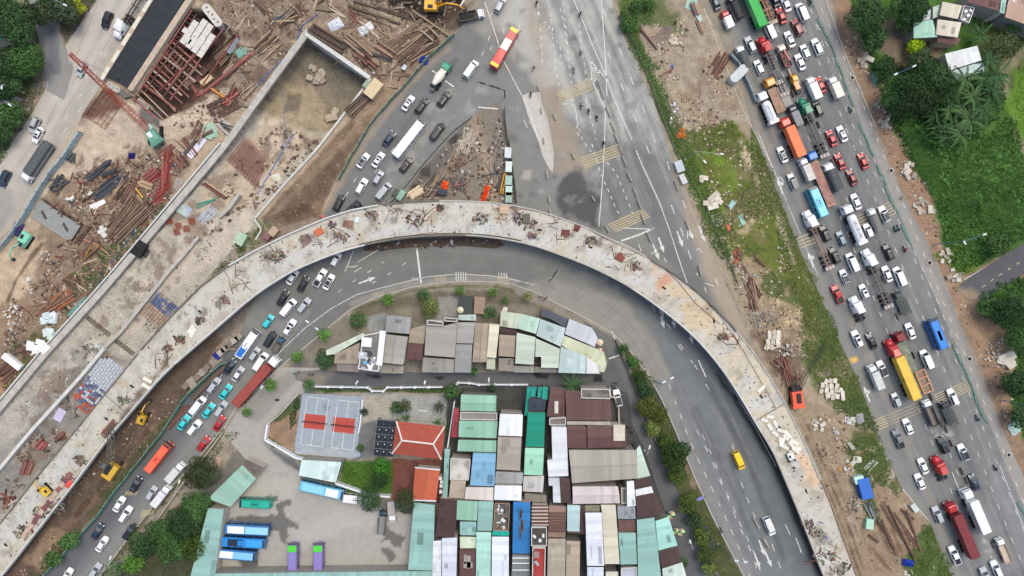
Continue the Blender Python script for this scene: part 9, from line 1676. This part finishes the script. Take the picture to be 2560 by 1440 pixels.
lamp(2186,216,12,Q(2240,185,2286,165),'double lamp over the north-east grove',lm='the north-east double lamp');lamp(2337,611,12,Q(2412,607,2462,586),'double lamp over the thicket',lm='the thicket double lamp');lamp(2504,1000,12,Q(2570,1012,2600,1004),'lamp at the right edge above pale sheets');lamp(1712,398,11,Q(1762,404,1805,385),'double lamp over the grassy waste ground',(150,156,156));lamp(1629,948,10,Q(1660,955,1680,945),'double lamp beside the dark inner road',lm='the inner road lamp');lamp(1795,1360,11,Q(1842,1402,1864,1405),'lamp on the kerb at the bottom, with teal pole',(60,110,130));lamp(820,820,9,Q(792,822,768,804),'double lamp standing on the bend',(120,140,170));lamp(475,1212,9,[(448,1204)],'white single lamp among trees at lower left',(200,200,200));lamp(318,1388,9,[(276,1395)],'white single lamp at the bottom left',(200,200,200));lamp(72,275,9,[(24,262)],'lamp over trees on the left road side',(180,184,186));lamp(184,30,8,[(162,12)],'small lamp near the yellow tree',(180,184,186));lamp(60,232,8,[(4,218)],'second lamp over the left verge',(190,190,186));lamp(1610,1126,5,[(1624,1118)],'small lamp by the large hall',(190,190,186));lamp(1722,1356,5,[(1726,1354)],'small lamp beside parasols',(190,190,186));lamp(660,978,6,[(654,968)],'small lamp by the side lane',(190,190,186));lamp(892,966,5,[(892,956)],'pole lamp on the white alley wall, left',(190,190,186));lamp(1064,966,5,[(1062,956)],'pole lamp on the white alley wall, right',(190,190,186));lamp(1222,958,5,[(1222,949)],'pole lamp at the middle alley',(190,190,186))
def signal(a,b,desc,n=2):
 c=thing('signal_gantry',P(*a,0));A=Vector((0,0,6));B=P(*b,6)-c.location;k=MB();k.tube((0,0,0),(0,0,6.2),.16,8);part('pole',k,STEEL,c);k=MB();k.tube(A,B,.1,6);part('arm',k,STEEL,c)
 for f in([.25,.45,.8]if n>2 else[.5,.9]):q=A.lerp(B,f);d=(B-A).normalized();k=MB();k.box(0,0,-.1,1.3,.35,.45);part('signal_head',k,BLACK,c,loc=q,rot=(0,0,math.atan2(d.y,d.x)))
 reg(c,desc,'traffic signal',at=a);return c
signal((1262,242),(1192,204),'traffic signal arm over the middle road',3);signal((1375,760-60),(1391,678),'small signal arm over the inner bend',2)
for i,(x,y)in enumerate(Q(2130,195,2227,427,2323,657,2423,897,2521,1137)):
 t=thing('open_manhole',P(x,y,.03));
 for a_ in((-.55,0,.25,1.35),(.55,0,.25,1.35),(0,-.55,.85,.25),(0,.55,.85,.25)):k=MB();k.box(a_[0],a_[1],0,a_[2],a_[3],.25);part('rim',k,OLDC,t,rot=(0,0,-.35))
 k=MB();k.box(0,0,0,.9,.9,.02);part('shaft',k,mat('opening',(8,8,9)),t,rot=(0,0,-.35));reg(t,'x','manhole','open manholes along the pavement',lab='open square manhole in the pavement, %s from the top'%['first','second','third','fourth','fifth'][i]);REG[:]=[e for e in REG if e[1]!='x']
bt('sign_board',1750,1246,.9,2.,.1,70,(110,110,180),'small blue and white roadside board','sign',z=1.2)
t=thing('blue_frame_rack',P(1775,1345,0))
for i in range(9):k=MB();q=P(1765+i*2.6,1318+i*7,.6)-t.location;k.box(q.x,q.y,.6,1.,.12,.12,.2);part('slat',k,mat('blue_slat',(56,70,130)),t)
reg(t,'row of dark blue metal frames on the kerb strip','frame rack',at=(1775,1345))
for a in[(1152,516,8.1,200,(44,62,120),(40,60,120),'worker in dark blue bent over a box on the flyover crown'),(1266,546,8.1,90,(50,60,130),(60,60,120),'worker in blue by the dark opening on the flyover'),(1205,397,0,90,(200,90,70),(60,60,130),'worker in red on the work island, left'),(1222,393,0,40,(120,110,90),(220,200,160),'worker in brown on the work island, right'),(2053,1307,4.6,0,(40,100,190),(60,120,200),'upper worker in bright blue on the lower right flyover'),(2066,1344,4.2,30,(40,80,170),(90,120,200),'lower worker in blue on the lower right flyover'),(92,1228,5.3,30,(220,220,220),(200,80,50),'worker in white beside the digger on the deck'),(1196,100,0,0,(60,60,60),(220,220,220),'pedestrian near the middle road'),(2241,85,0,20,(110,130,160),(30,30,30),'person in pale blue on the earth path of the village'),(2072,1215,0,10,(90,100,60),(220,200,80),'worker on the haul track')]:
 if a[6].startswith('pedestrian'):continue
 person(a[0],a[1],a[2],a[3],a[4],a[5],a[6])
def finish_labels():
 by={}
 for o,d,x,y in REG:by.setdefault(d,[]).append((o,x,y))
 used={o.get('label')for o in bpy.data.objects if 'label' in o.keys()}
 ordn=['nearest','second nearest','third nearest','fourth nearest','fifth nearest','sixth nearest','seventh nearest','eighth nearest','ninth nearest','tenth nearest','eleventh nearest','twelfth nearest']
 def side(dx,dy):
  if abs(dx)>2.2*abs(dy):return 'right of' if dx>0 else 'left of'
  if abs(dy)>2.2*abs(dx):return 'below' if dy>0 else 'above'
  return('lower ' if dy>0 else 'upper ')+('right of' if dx>0 else 'left of')
 for d,L in by.items():
  if len(L)==1:
   o,x,y=L[0];lab=d
   if len(d.split())<5 or lab in used:
    m=min((q for q in LMK if q[3]is not o),key=lambda q:math.hypot(q[1]-x,q[2]-y));lab=f'{d} just {side(x - m[1], y - m[2])} {m[0]}'
   o['label']=' '.join(lab.split()[:16]);used.add(o['label']);continue
  for o,x,y in L:
   c=sorted((q for q in LMK if q[3]is not o),key=lambda q:math.hypot(q[1]-x,q[2]-y))[:10];best=None
   for n,m in enumerate(c):
    s_=side(x-m[1],y-m[2]);rk=sorted(math.hypot(p[1]-m[1],p[2]-m[2])for p in L if side(p[1]-m[1],p[2]-m[2])==s_).index(math.hypot(x-m[1],y-m[2]))
    if rk<len(ordn):
     lab=f'{d}, {ordn[rk]} {s_} {m[0]}'
     if lab in used or len(lab.split())>16:continue
     cost=rk*3+n
     if best is None or cost<best[0]:best=(cost,lab)
   if best is None:best=(0,d)
   o['label']=best[1];used.add(best[1])
finish_labels()
